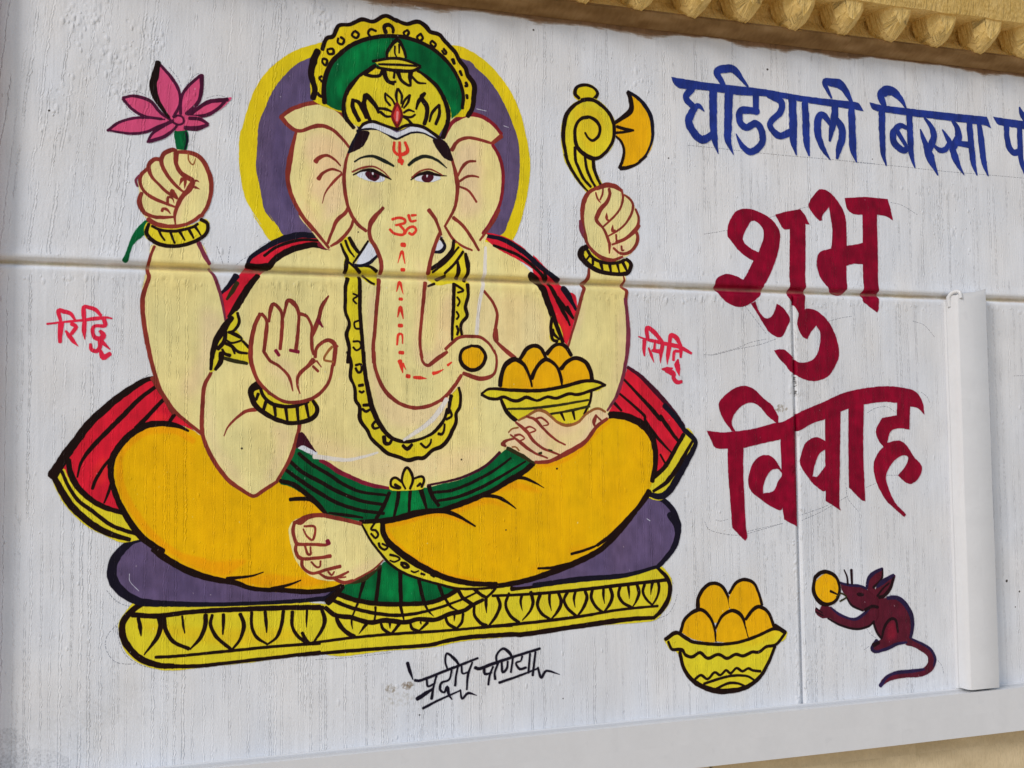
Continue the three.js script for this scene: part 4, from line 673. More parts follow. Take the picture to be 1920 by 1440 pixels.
F('Y', 2.3, [-259.4,199.9,c,-248.8,210,c,-242.4,195.8,-232.7,188.2,-240.9,170.1,-223,169.2,-206.7,161.8,c,-206.8,148.8,-210.1,142.2,-223.2,148.2,-229.6,154.4,-231.4,131.8,-231.6,99.6,-228.5,67.6,-225.5,29.2,-226.4,44.5,-224,11.3,-220.3,-13,-213.9,-37.3,-204.9,-57.8,-194.5,-71.9,-181.4,-81,-165.6,-85,-148.2,-82.6,-130.7,-75.6,-117.2,-66.6,-107.6,-54.9,-99.2,-37.3,-94.9,-17.7,c,-83.8,-5.8,c,-81.2,-19,-82.1,-34.7,-88.3,-43.9,-88.5,-57,-94.1,-68.7,-101,-81.7,-110.6,-92,-125.6,-98.3,-137.8,-108.5,-148.5,-109.7,-161.8,-112,-176.3,-106.7,-192.1,-101.4,-201.2,-93.6,-215.5,-80.7,-221.9,-67.9,-232.2,-52.6,-233.4,-34.7,-238.5,-24.6,-239.7,-6.7,-246,8.5,-244.7,27.7,-249.7,44.2,-246.5,43.3,-251.2,62.3,-247.1,83.2,-252.6,99.1,-254.1,123,-251.6,147.2,-253.9,171.2,-252.2,180.9]);
B('YO', .4, 2.3, [-220.5,-55.2,-201.2,-83.4,-168.3,-96.5,-134.9,-90.5,-107.7,-71.2,-128.3,-97,-168.4,-105.5,-201.2,-88.5]);
F('Y', 2.4, [-84.9,208.1,c,-74.7,196.9,-67.9,177.2,-71.6,157.1,-66.5,147.3,-67.6,132.3,-72.1,112.2,-69.7,100.7,-79.3,87.2,-77,65.7,-91.6,63.8,-91,119.9,-89.9,148.1,-114.7,145.6,-128.2,153.3,-126.4,164.9,-105.8,182.2]);
S('K', [3.1,4.6,6.2,6.2], [-258.9,199.9,-253.8,187.3,-249.8,179.4,-251.5,169.7,-252.7,158.4]);
S('K', [5.4,6.2,4.7], [-246.4,209.4,-239.2,196,-232.7,188.2]);
S('K', [3.9,3.9,2.3], [-252.1,205,-247.3,192.4,-239.2,181.5]);
S('K', [3.1,5.4,4.6], [-249,174.6,-239.3,166.9,-230.4,159.2]);
S('K', [3.9,3.9,4.7,4.7], [-224.7,169.1,-216.5,167.9,-206.7,161.8]);
S('K', [3.9,3.9,3.1], [-226.4,155.4,-218.3,146.8,-210.1,143]);
S('K', [6.2,5.4,5.4,4.6,6.2,5.4,5.4], [-249.1,150.5,-252.4,137.5,-252.5,118.3,-252.6,102.3,-247.1,84.8,-251.2,68.7,-247.3,49.6,-249.8,28.9]);
S('K', [5.4,6.2,5.4,5.4,5.4,5.4], [-232.1,152.7,-231.4,135,-231.5,107.7,-230.1,83.6,-227.8,56.4,-226.3,29.2]);
S('K', [4.6,5.4,5.4,4.6,5.4,5.4,6.2,5.4,5.4,5.4,6.2,5.4,5.4,6.2,6.2,5.4,6.2,6.2,6.2,5.4,4.6,4.6,3.8], [-249.7,44.2,-244.7,27.7,-246,8.5,-239.7,-6.7,-238.5,-24.6,-232.7,-34.7,-232.2,-52.6,-221.9,-67.9,-215.5,-80.7,-201.2,-93.6,-192.1,-101.4,-176.3,-106.7,-161.8,-111.8,-148.5,-109,-137.8,-108.5,-125.6,-98.3,-110.6,-92,-101,-81.7,-94.1,-68.7,-88.5,-57,-88.3,-43.9,-82.8,-34.7,-81.2,-19,-83.8,-5.8]);
S('K', [5.4,5.4,6.2,7,7.7,7.7,7,6.2,5.4,5.4,3.9,5.4,5.4,4.6], [-226.7,44.5,-225.5,26.6,-223.4,7.4,-219,-15.6,-213.9,-37.3,-203.6,-59.1,-193.2,-73.2,-181.4,-81.6,-165.6,-85,-148.2,-82.6,-128,-75,-115.8,-64.7,-106.2,-51.7,-101.9,-37.3]);
S('K', [6.4,4.8], [-95.6,-17.7,-98.5,-32.1,-100.6,-43.9]);
S('K', [3.1,3.1], [-241.2,128.3,-234.7,125.3,-241.2,120.2,-236.4,114]);
S('K', [3.1,3.1], [-232.5,90,-239.8,86.6,-238.2,78.6,-232.5,77.9]);
S('K', [3.1,3.1], [-241.6,59.3,-232.7,59.5,-230.3,51.5,-236.8,46.6,-241.6,51.3]);
S('K', [3.9,3.9], [-238.2,25.2,-230.4,26.6,-229.8,17.6,-234.4,15,-238.2,21.3]);
S('K', [4.6], [-233.8,-4.1,-227.3,-2.8]);
S('K', [3.1,3.9,3.1], [-233.2,-11.8,-229.4,-13.7,-226.1,-11.8]);
S('K', [4.6], [-227.5,-32.2,-219.1,-31.5]);
S('K', [3.9,4.6,3.1], [-228.9,-37.3,-223,-41.1,-216.5,-37.3]);
S('K', [3.9,4.6,3.1], [-210.1,-55.2,-214.1,-60.3,-211.5,-65.4,-204.9,-64.2]);
S('K', [6.2,6.2,3.9], [-197.2,-77,-195.9,-86,-189.4,-87.3,-186.1,-82.2]);
S('K', [4.7,6.3,4.7], [-169.6,-90.1,-163,-95.3,-155.6,-89]);
S('K', [3.9,3.9,2.4], [-142.9,-87.8,-135,-93.7,-128.2,-87.9,-126.8,-81.5]);
S('K', [3.2,4.8], [-106.2,-59.5,-107,-68.6,-110.5,-74.5,-115.9,-73.8]);
S('K', [4,4], [-97.9,-38.6,-95.2,-47.8,-103.5,-53]);
S('K', [4.9,6.5,5.7], [-89.2,212.9,-91.9,197.8,-105.8,182.2,-124.7,168.3]);
S('K', [3.3,3.3], [-81.5,203.2,-100.7,180.8,-123.1,163.4]);
S('K', [4.1,4.1], [-74.7,196.9,-86.9,179.7,-104.3,162.5]);
S('K', [4.8,5.7], [-102.6,159.2,-116.4,152.9]);
S('K', [4,3.2], [-119.8,147,-130,142.6]);
S('K', [4.1,6.5,6.5], [-83.5,181.5,-82.7,169.9,-84.6,156.6]);
S('K', [4.9,7.3,5.7,4.9], [-71.2,193.7,-67.9,177.2,-69,163.8,-73.4,152]);
S('K', [5.7,5.7,5.7,4.9,4.1], [-89.9,148.1,-90.1,128.2,-91.2,103.4,-93.2,78.6,-93.3,63.8]);
S('K', [5.7,4.9,5.7,4.9,3.3], [-69.1,148,-67.6,132.3,-72.1,113.9,-69.7,100.7,-79.3,87.2,-77,64.1]);
S('K', [4.1,3.2], [-89,147.3,-75.3,138.7,-84,135]);
S('K', [3.2,3.2], [-84.9,128.4,-80.7,121.9,-84.2,115.2]);
S('K', [3.2,3.2], [-86,106.8,-82.6,100.3,-86.1,95.3]);
S('K', [4,4], [-86.2,85.4,-83.7,78.8,-85.5,72.2]);
part('tusk');
F('W', 0, [-218.7,204.2,c,-209.7,197.3,-204.9,186.2,c,-219.7,172.6,-237.7,168.6,c,-229.4,188.3]);
S('K', [3.1,3.9,3.1], [-218.7,205.8,-231.1,186.7,-240.9,172.5]);
S('KB', [3.9,5.4,3.9], [-240.9,170.1,-229.6,168.9,-216.4,174.3,-204.9,185.4]);
part('tusk');
F('W', 0, [-111.5,213.4,c,-103.9,203.9,-107.4,197.1,-120.2,194.8,c]);
S('KB', [3.2,4.9,5.7,4], [-109.8,215.2,-103,203.9,-109.1,195.3,-120.2,194]);
S('K', [4.9,3.2], [-108.9,214.4,-104.7,210.5]);
part('trunk');
F('S1', 0, [-216.1,219.8,-214.6,208.5,-204.8,192.7,-199.2,175.1,-200.9,158.8,-202.7,142.5,-207,108.4,-210.6,68,-212.5,29.3,-213.4,44.7,-209.6,19.1,-198,-6.5,-181,-24.4,-161.2,-33.4,-143.8,-34.7,-120.9,-30.8,-100.4,-17.7,-82.3,7.3,-72.6,11.4,-49.1,5,-30.9,10.4,-23.6,29.1,-27.6,47.7,-24.9,39.8,-30.3,58.3,-48.3,68.6,-69.2,70.2,-83,67.9,-124.3,30.5,-136.2,30.3,-142.7,53,-138.9,102.1,-135.1,144.9,-131.5,164.7,-122.7,196.4,-110.6,218.5,-139.4,225.3]);
B('S2', 0.65, 4.8, [-148.2,183.7,-141.8,151.2,-147.3,101.9,-151.1,52.9,-147.2,32.8,-129.8,20,-106.6,38.6,-141,53.1,-135.5,102.2,-131.6,151.5]);
S('N', [4.7,5.5,5.5,6.3,6.3,5.5], [-196.1,255.9,-207.8,241.3,-216.1,226.3,-215.4,210.1,-206.4,194.2,-200,176.6,-200.9,158.8]);
S('N', [6.3,5.5,5.5,5.5,5.5,5.5], [-203.5,150.5,-204.4,132.7,-207,108.4,-209.7,76,-212.3,51.8,-211.7,29.4]);
S('N', [5.4,5.4,5.4,6.2,5.4,5.4,5.4,4.7], [-211.4,44.8,-209.6,21.7,-199.3,-5.2,-186.2,-20.6,-170.4,-30.9,-150.5,-36,-127.6,-32.1,-108.6,-23]);
S('N', [5.6,5.6,5.6,4.8], [-111.3,-24.9,-101.7,-16.4,-89.3,-1.9,-79.5,12.6]);
S('N', [4.9,5.7,5.7,6.5], [-110.5,223.4,-117.5,206.5,-124.5,184.8,-129.9,161.5]);
S('N', [5.6,5.6,4.8,4.8,4], [-134.2,148.2,-136.1,126.8,-139.8,93.9,-142.6,61.2,-139.5,36.8]);
S('N', [4,4,6.4,6.4,4.8], [-141.8,43.3,-137.8,30.3,-129.8,26.5,-118.9,34.5,-101.1,46.5]);
S('N', [4.8,4.8,4.8,4.8,4,3.2], [-103.7,50.4,-99.6,54.4,-83,67.9,-65,70.3,-48.3,68.6,-34.5,58.3,-26.2,45.1]);
S('N', [3.3,4.1,4.1,6.6,6.6,5.7], [-27.6,50.4,-24.2,37.1,-26.6,18.4,-35.1,10.4,-51.9,7.6,-76.7,15.3]);
sub('trunk_mark');
S('RM', [4,4,4,3.2], [-182.9,239.1,-172.2,242.3,-164.2,240.1,-164.3,234.9,-177.7,230.9]);
S('RM', [4,4,4,4], [-186.4,224.5,-179.1,218.4,-167.1,217.6,-164.4,223,-171,231.2]);
S('RM', [4,4,4,4], [-164.4,219.1,-159,227.2,-150.9,230.3,-146.9,225.2,-152.3,218.4,-157.7,220.7]);
S('RM', [4.8,3.2], [-158.1,247,-154.8,238,-146.7,239.7]);
S('RM', [4,3.2], [-153.4,246.6,-146.7,247.7]);
S('RM', [6.4,6.4], [-169.1,202.5,-164,202.4]);
S('RM', [0.8,4,1.6], [-175.1,175.2,-168.3,192.7,-164.3,174.9]);
S('RM', [5.5], [-170.2,165.5,-166,165.6]);
S('RM', [1.6,4.7,0.8], [-177.1,133.6,-172.8,147.6,-167.1,129.9]);
S('RM', [4.7], [-173,122.7,-168.9,122.5]);
S('RM', [1.6,5.5,1.6], [-175.7,96.3,-171.5,111,-167.4,94]);
S('RM', [5.5], [-174.2,83.8,-169.2,83.9]);
S('RM', [3.1,3.9,1.6], [-176.9,55.7,-175.1,70.3,-169.3,70.4,-168.6,57.5]);
S('RM', [4.7], [-173.7,44.4,-167.8,44.5]);
S('RM', [4.7,5.5], [-173.8,44.7,-167.8,44.2]);
S('RM', [7.1,5.5,1.6], [-173.3,32.4,-170.7,24.7,-168.7,15]);
S('RM', [3.9,0.8], [-168.6,28.6,-164,19.6]);
S('RM', [6.3], [-162.8,10.5,-158.8,9.9]);
S('RM', [4.7,5.5,0.8], [-152.1,8.7,-143.4,8.1,-132.7,6.9]);
S('RM', [5.6,4,0.8], [-123.1,14.8,-116.3,16.2,-106.8,20.9]);
S('RM', [4,2.4], [-100.6,26.8,-94.4,31.5]);
part('highlight_stroke');
S('W2', [3.9,6.3,7.1,7.8,7.1], [-168.2,-82.6,-157.5,-76,-141.4,-65.8,-125.1,-52.9,-112.8,-38.6,-102.5,-22.9]);

thing('painted_sweet_ball', 'painting', 'painted round orange sweet curled in the tip of the elephant trunk');
part('ball');
F('OD2', 0, [-62.4,56.4,-49.9,52.7,-42.4,40.8,-46,28.8,-61.4,20.7,-73.8,24.5,-80.6,36.3,-76.3,49.6]);
S('K', [4.1,4.9,5.7,5.7,5.7,6.5,5.7,4.9,4.1], [-62.4,56.4,-49.9,54,-41.7,42.2,-46,28.8,-55.9,21.4,-67,20.7,-77.9,28.4,-81.2,40.3,-76.3,50.9,-62.4,56.7]);

thing('painted_sweet_bowl', 'painting', 'painted yellow bowl of five round orange sweets held on the open hand');
part('sweet');
F('OD2', 0, [-16.9,2.5,14.7,33.6,58,39.6,84,25,128,11.8,130.8,0.9,42.7,-9.8,-18.5,-6.8]);
F('OD2', 2.5, [14.7,36.3,27.9,55.3,38,58.2,48,51.6,55,36.9,43.1,16.5,28.8,16.3]);
S('K', [5.8,6.6,5.8,5], [13.3,37.6,25,53.9,38,58.2,48,53,55.8,38.2]);
part('sweet');
F('OD2', 2.5, [56.6,47.7,67,58.7,77.3,61.6,90.3,55,96,44.2,84,25,65.2,38.3]);
S('K', [6.7,5.9,6.7,5.9], [56.6,46.3,67,57.4,77.3,61.6,87.5,57.7,96.8,44.2]);
part('sweet');
F('OD2', 0, [-19.8,-2.8,c,-15.3,15.9,-8.1,29.3,4.7,33.5,17.5,29.6,25.9,16.3,32.8,-3.8,c]);
S('K', [7.4,6.6,8.2,6.6,4.1,3.3], [-19.1,-2.8,-16.8,13.2,-9.5,29.3,4.8,36.8,18.9,29.6,27.3,13.6,32,-3.8]);
part('sweet');
F('OD2', 0, [32.7,-5.2,c,35.9,13.7,44.8,30,55,35.5,68,28.9,76.5,16.8,82.1,-2.2,c]);
S('K', [6.7,5.8,6.7,5,5,5], [31.5,8.3,36,19.1,44.8,31.3,55,37.5,68,31.6,76.6,19.5,82,-3.5]);
part('sweet');
F('OD2', 2.5, [83.5,-2.1,c,85.4,22.3,94.4,36,104.8,40.3,119.5,33.6,128.2,20,130.9,3.6,c]);
S('K', [6.8,5.9,6.8,6.8,6.8], [79.6,23.6,90,34.6,103.3,40.2,119.5,35,128.2,21.4,130.9,6.4]);
part('bowl');
F('Y', 2.4, [-49.4,-14.9,c,-36.7,-8.2,-0.1,-9.3,42.7,-10.5,86.4,-3.5,116,4.9,139.8,5.1,153.2,-0.3,c,139.6,-8.6,127.6,-11.4,125.8,-30.6,119.6,-45.6,c,100.2,-59.1,78.2,-57.6,42.1,-50.8,4.9,-54.7,c,-7.6,-40,-17.2,-21.4,-25.7,-22.8,-39.7,-20.1]);
B('YO', .4, 2.5, [-36.8,-10.9,14,-12,71.7,-9,116,0.8,86.3,-10.3,28.3,-15.9]);
S('K', [3.3,4.9,5.7,5.7,5.7,5.7,4.1], [-48.7,-14.9,-35.3,-7.5,-0.1,-9.3,42.7,-9.8,79.1,-4.2,116,4.9,136.9,5,153.2,-1]);
S('K', [4.1,4.9,4.9,5.7,4.1,4.9,4.9,4.9,4.9,4.1], [-48.7,-16.2,-36.9,-21.5,-24.3,-22.7,-13,-19.4,-0.3,-24.7,11,-24.7,22.5,-20,39.6,-24.6,57,-19.2,71.5,-21.2,92.1,-14.3,106.8,-15.6,130.6,-8.7,151.7,-1]);
S('K', [4.9,6.6,6.6,6.6], [-18,-22.7,-11.8,-37.3,-4.9,-46.7,6.3,-55.4]);
S('KG', [3.3,4.1,4.1,3.3], [-7.6,-37.3,28,-36.7,71.4,-32,124.4,-23.7]);
S('K', [4.3,4.3,3.4], [129.9,-8.7,126.6,-26.5,116.6,-45.6]);
S('KG', [3.4,4.2,4.2], [59.5,-45.4,93.1,-40.1,125.7,-33.3]);
S('K', [5.1,2.5], [78.5,-43.5,84.1,-55]);
S('K', [5.1,2.5], [98.3,-41.4,101,-53.7]);

thing('painted_seated_figure');
part('open_hand_low');
F('S2', 0, [3.5,-57.3,23.5,-48.7,39.4,-39.8,50.9,-41.7,62.4,-49.8,72.4,-57.9,86.9,-63.4,103.1,-59.1,118.1,-46.2,133.1,-37.7,142.1,-37,153.9,-42.9,156.7,-52.5,135.5,-66.1,117.4,-87,98,-99,78.8,-108.2,64.2,-115.7,46.8,-118.5,32.5,-116,21.2,-108.1,-4.1,-95.2,-16.8,-90.4,-9.6,-84.5,-1.1,-81.3,-8.1,-72.6,-0.9,-68,9,-65.4]);
B('S1', .6, 4.2, [61.9,-80.4,91.1,-75.3,120.9,-56.5,136,-44.2,113,-80.9,83.4,-96.8,54.2,-107.2]);
S('N2', [3.3,4.1,5,4.1,5,4.1,4.1,3.3], [9.2,-54.7,23.5,-48.1,39.4,-39.8,52.4,-41.7,62.4,-49.5,73.8,-58.3,88.4,-62.4,106.1,-57.8,119.6,-45.6,133.1,-38.1,142.1,-37.1,152.4,-42.2]);
S('N', [5.2,6,6.9,7.7,6,5.2], [155.2,-52.5,137.1,-64.7,118.9,-86.4,99.5,-98.4,78.8,-108.2,61.3,-116,46.8,-117.8,35.4,-117.6]);
S('N', [3.3,5,4.1,4.1,3.3,2.5], [22.1,-48.7,36.3,-53.5,47.7,-65.6,59,-76.4,71.9,-85.9,84.9,-92.1]);
S('N', [3.3,5.8,4.9,4.1,4.1,2.5], [4.9,-57.3,21.8,-70.8,33,-85.6,47.2,-96.4,61.5,-101.9,75.9,-107.5]);
S('N', [2.5,4.1,5.8,4.1,3.3,2.5], [-3.9,-75.9,8.7,-85.3,22.8,-96.1,35.6,-104.3,47,-108.5,55.6,-111.9]);
S('N2', [2.5,2.5,2.5], [-6.7,-72.6,-0.9,-67.3,9,-65.4]);
S('N', [6.5,4.1,3.3], [-16.8,-90.4,-11.1,-85.1,1.7,-81.9]);
S('N', [7.4,3.3], [-16.7,-89.7,-11.2,-93.1]);
S('N', [3.3,3.3,1.7], [36.3,-52.8,46.4,-50.8,57.8,-60.2,49.1,-62.9]);
S('N', [3.3,2.5,2.5], [20.4,-66.8,27.6,-64.1,36.8,-69.5,27.4,-73.5]);
S('N', [4.1,2.5,2.5], [3.2,-77.3,11.7,-76,18.7,-81.4,11.6,-85.4]);
S('N2', [2.5,2.5], [-1.3,-94.5,4.4,-94.6,9.9,-100]);
S('N', [4.3,6.9,2.6], [136.6,-47,132.7,-57.9,134.1,-64.7]);
S('N', [2.6,3.4], [137.4,-48.3,144.7,-55.2]);
S('KG', [3.3,4.2], [41.3,-104.4,45.6,-103.8]);
S('KG', [2.5,2.5], [57.2,-99.2,63,-100.6]);
part('bent_arm');
F('S1', 0, [-440.7,12.9,-449,-4.3,-452.5,-28.7,-454.3,-53.1,-450.7,-75,-441.8,-98.2,-429.9,-119,-415.5,-137.6,-397.5,-150.2,-380.8,-160.1,-370.5,-152.3,-349.9,-137.7,-335,-110.7,-326.3,-90.9,-320,-66,-318.1,-54.8,-344.8,-34.8,-375.5,-10,-381.6,27.2,-390.1,25.8,-424,31.5,-439.5,14.2]);
B('S2', 0.59, 5.1, [-444.2,-10.4,-446.6,-59.2,-435.8,-95.8,-411.9,-132.8,-393.8,-145.4,-405.9,-120.7,-429.9,-89.8,-438.2,-47]);
B('S2', 0.59, 4.4, [-357.2,-59.6,-332.4,-66,-332.5,-90.9,-351.1,-127.8,-369.5,-143.4,-357.2,-109.1,-351,-84.5]);
S('N', [4.4,5.8,5.8,5.8,5.1,5.8,5.8,5.8,5.1], [-440.1,12.9,-449,-5.5,-451.3,-28.7,-452.5,-53.1,-450.7,-75,-441.8,-98.2,-428.7,-120.3,-414.3,-137.6,-395.1,-151.5]);
S('N', [4.4,5.1,5.1,4.4], [-398.7,-149.5,-383,-157.9,-369.6,-150.8,-349.9,-138.3]);
S('N', [4.4,5.2,5.9,5.2], [-351.2,-138.9,-335,-112,-326.3,-90.9,-320.6,-69.8,-318.7,-58.5]);
S('N', [5.9,4.4,2.9,1.5], [-379.2,-37.9,-393.8,-41,-408.3,-52,-417.9,-63,-422.9,-74.6]);
F('KM', 0, [-320,-71,c,-313.7,-71.1,-295,-98.8,c,-313.8,-88.6,-323.8,-92.2]);
part('armband');
F('Y', 2.2, [-421.6,82.2,c,-405.9,97.4,c,-402.2,81.4,-405.9,72.6,-397.4,59.2,-388.9,46.9,-389.5,27.1,-421.5,31.6,-433.5,17.9,-440.7,14.1,c,-438.3,37.5,-431.2,61]);
S('K', [6.6,10.3,8.8,6.6,3.7], [-411.9,89.8,-420.4,78.5,-432.4,58.5,-438.3,38.7,-440.7,16.6]);
S('K', [4.4,4.4,3.7], [-404.6,96.2,-402.2,82.6,-409.5,71.3,-416.7,68.7]);
S('K', [5.1,5.9,5.1], [-420.4,69.8,-422.8,56.2,-431.2,45]);
S('K', [3.7,2.9], [-416.7,68.7,-405.9,66.4,-398.6,59.1,-411.9,53.9,-419.1,57.5]);
S('K', [3.7,3.7], [-413.1,67.5,-401,61.6]);
S('K', [3.7,4.4], [-397.4,56.7,-388.9,48.2]);
S('K', [4.4,5.1,2.9], [-421.6,53.8,-411.9,49,-408.3,39.2]);
S('K', [3.7,4.4,3.7], [-411.9,50.2,-403.4,41.7,-391.3,40]);
S('K', [3.6,5.1], [-425.2,45.1,-421.6,39,-414.3,36.6]);
S('KG', [5.1,5.8,4.4], [-422.8,32.8,-409.5,29.3,-391.3,25.8]);
S('K', [7.3,7.3,4.4], [-426.4,40.1,-427.5,27.8,-434.7,16.7]);
part('armband');
F('Y', 1.7, [64.8,103.5,c,77.7,90.2,84.7,65.8,c,74.4,64.3,62.8,68.1,63.1,85.8]);
S('K', [10.1,8.4,6.8,5.9], [56.5,133.2,65,113,73.3,90.1,83.2,64.5]);
S('K', [5.9,5.1,5.1], [66.2,100.8,63.8,87.2,66.4,68.2,74.4,65.6]);
S('K', [5.9,5.1,3.4], [66.7,83.2,68.7,76.4,77.4,68.4]);
part('bracelet');
F('Y', 3, [-376.7,-3.8,-386.5,-10.1,-385.3,-22.4,-374.3,-37.3,-357.1,-49.7,-337.4,-57.2,-316.2,-56,-297.3,-47.3,-293.5,-34.8,-299.8,-24.7,-313.6,-28.5,-338.6,-29.8,-359.5,-19.9]);
S('K', [11.8,8.1,7.4,6.7,6.7,5.9,5.9,6.7,6.7,5.2], [-376.7,-3.8,-384,-8.8,-385.9,-17.5,-379.2,-33.5,-363.3,-45.9,-347.3,-53.4,-332.4,-57.2,-313.7,-55.4,-298.6,-48.6,-293.5,-37.3,-299.8,-26]);
S('K', [4.4,5.2,5.9,5.2,4.4], [-374.3,-5,-369.4,-18.7,-359.6,-28.6,-344.8,-33.5,-326.1,-33.5,-306.1,-27.2]);
S('K', [5.2,3.7], [-376.1,-16.2,-379.2,-24.9]);
S('K', [5.2,4.4], [-365.7,-27.3,-369.4,-39.7]);
S('K', [5.2,3.7], [-354,-32.3,-352.2,-47.2]);
S('K', [5.2,3.7], [-338.6,-33.5,-336.1,-53.5]);
S('K', [5.3,3.8], [-322.4,-33.5,-320.6,-54.8]);
S('K', [5.3,3.8], [-309.8,-29.7,-306.1,-48.6]);
part('open_palm');
F('S1', 0, [-373.5,95.8,-384,75.6,-388.2,50.6,-386.4,25.9,-376.7,-0.1,-359.5,-18.6,-338.5,-27.3,-311.1,-27.2,-289.6,-15.9,-275.5,5.7,-269.1,27.3,-267.7,51.5,-276.6,60.2,-288,56.2,-295.7,43.4,-299.5,52.2,-291.8,81.5,-301.9,77.5,-303.1,88.8,-310.7,96.2,-318.2,99.8,-321.9,109.8,-334.4,117,-339.5,101.8,-343.2,102.9,-353.1,110.2,-359.3,107.5,-361.2,86.1,-366.7,93.5]);
B('S2', 0.52, 4.5, [-366.9,19.9,-342.2,1.4,-327.3,-11,-319.8,-11,-319.7,7.9,-335.9,32.8,-354.5,30]);
S('N', [5.2,5.9,6.7,6.7,5.9,5.2,4.5], [-373.5,95.8,-381.5,76.9,-385.8,54.4,-386.4,32.1,-381.6,13.5,-374.2,-1.3,-359.5,-16.1]);
S('N', [4.5,4.5,5.2,5.2,4.5,4.5], [-362,-14.9,-338.5,-27.3,-313.6,-26.6,-292.1,-17.1,-276.8,1.9,-271.6,24.8]);
S('N', [4.5,4.5,6,5.2,5.2], [-371.1,95.9,-364.3,86.1,-364.9,69.8,-366.8,54.8,-368.1,42.3]);
S('N', [3.7,6,4.5,5.2,5.2,4.5], [-361.2,84.9,-358.7,102.5,-354.4,110.1,-344.5,100.4,-342.6,85.3,-343.9,64,-345.8,46.4]);
S('N', [3,4.5,6.8,4.5,4.5,5.3,5.3], [-341.4,90.4,-338.2,104.3,-334.5,115.8,-324.5,109.8,-319.5,97.3,-320.2,77.1,-322.1,58.1,-323.4,46.8]);
S('N', [5.3,3.8,4.5,5.3,3.8], [-318.2,97.3,-308.2,93.8,-301.3,80,-301.3,64.8,-300.7,48.4,-298.3,39.6]);
S('N', [2.3,6.1,5.4,6.9,4.6], [-276.9,123.9,-286.6,108.3,-291.1,91.7,-296.9,75.1,-300.7,66.1]);
S('M2', [6.9,2.3], [-291.7,87.9,-285.4,79.1]);
S('N', [4.6,4.6,5.3,6.8,6.1,5.3], [-296.4,35.8,-294.4,48.5,-285.5,57.5,-275.3,60.3,-267.7,52.8,-269,33.7,-270.4,24.8]);
S('N', [6.1,2.3], [-275.3,60.3,-263.8,51.6]);
S('N2', [3.8,3.1], [-272.1,51.4,-280.5,41.1,-283.1,32.2,-270.3,29.9]);
S('M2', [5.2,4.5], [-352,45,-347.1,37.6]);
S('M2', [4.5,5.3], [-332.1,45.4,-319.6,43.1]);
S('N', [4.5,4.5,3.7,4.5,1.5], [-368.1,42.3,-359.5,29.9,-347.1,22.6,-333.5,7.7,-327.9,-12.3]);
S('N', [7.6,5.3,5.3,3.8,1.5], [-298.3,32,-307.1,23.1,-319.7,10.4,-321.7,-3.4,-317.9,-16]);
S('N', [3.8,3.8], [-299.6,23.2,-292,15.7]);
S('N', [3,1.5], [-294.5,30.8,-287.6,22]);

thing('painted_sweet_bowl_001', 'painting', 'painted yellow bowl heaped with sweets standing alone beside the mouse');
part('sweet');
F('OD2', 0, [305.6,-351.3,307.7,-333.4,320.1,-317.5,333.9,-313.7,349.4,-319,359.4,-333.1,362.4,-353,337.5,-375.7]);
S('K', [7.1,6.2,5.3,5.3,3.5], [305.6,-351.3,306.8,-334.9,318.3,-318.9,334,-312.9,349.4,-319,359.4,-334.7,363.2,-353.1]);
part('sweet');
F('OD2', 0, [362.4,-353,364.7,-328.9,377.3,-314.3,391.5,-310.4,407.2,-317.3,415.6,-331.5,422.1,-353.3,391.5,-372.9]);
S('K', [4.5,5.4,5.4,4.5,5.4], [362.1,-330.3,375.6,-314.2,391.5,-310.1,407.2,-316.6,415.6,-333.1,421.3,-351.7]);
part('sweet');
F('OD2', 0, [274.3,-385.3,c,283.2,-366.5,297,-355.3,310.7,-353.1,324.1,-362.9,332.3,-378.4,336.8,-404.2,297.6,-398.7]);
S('K', [5.3,5.3,6.1,5.3,4.4,3.5], [274.3,-385.3,281.4,-367.8,295.3,-356.7,310.7,-353.1,324.1,-362.9,333.1,-380,336.8,-404.2]);
part('sweet');
F('OD2', 0, [336.8,-404.2,c,339.1,-381.8,351.7,-363,365.7,-357.7,379.5,-363.1,389.6,-378.9,396,-400.5,366.1,-407.7]);
S('K', [3.6,5.3,6.2,5.3,5.3], [335.6,-384.6,348.1,-365.8,365.7,-357.7,381.2,-364.7,389.6,-380.4,396,-400.5]);
part('sweet');
F('OD2', 2.7, [396,-400.5,c,391.5,-372.9,404.3,-358.4,416.7,-354.5,430.7,-363,437.5,-377.2,442.5,-388.2,428,-396.5]);
S('K', [5.4,6.3,5.4,5.4], [390.7,-372.8,404.3,-358.4,416.7,-354.5,432.5,-364.6,442.5,-388.2]);
part('bowl');
F('Y', 2.6, [246.4,-396.1,c,264.2,-386.1,277.5,-391.4,294.2,-401.4,336.7,-408.7,374.8,-408.3,410.2,-399.9,437,-391.7,451.4,-388.7,465.5,-398.8,c,461.6,-407.8,443.4,-417.4,434,-436.6,419.1,-459.9,404.6,-472.5,383.4,-479.9,355.5,-483.7,334.9,-480.6,301,-469,284.5,-451.4,273.4,-423.8,266.9,-414.5,256.9,-410.9]);
B('YO', .5, 2.7, [340.1,-410.5,392.3,-407.9,436.9,-395.5,454.8,-396.6,409.8,-413.6,357.3,-414.6]);
S('K', [6.1,6.1,5.2,5.2,5.2,5.2,5.2,6.1], [247.3,-395.4,265.9,-386.2,280.8,-393.9,295.8,-402.3,336.7,-408.7,374.8,-408.3,410.1,-400.7,437,-391.7,449.5,-391.7,463.7,-398.7]);
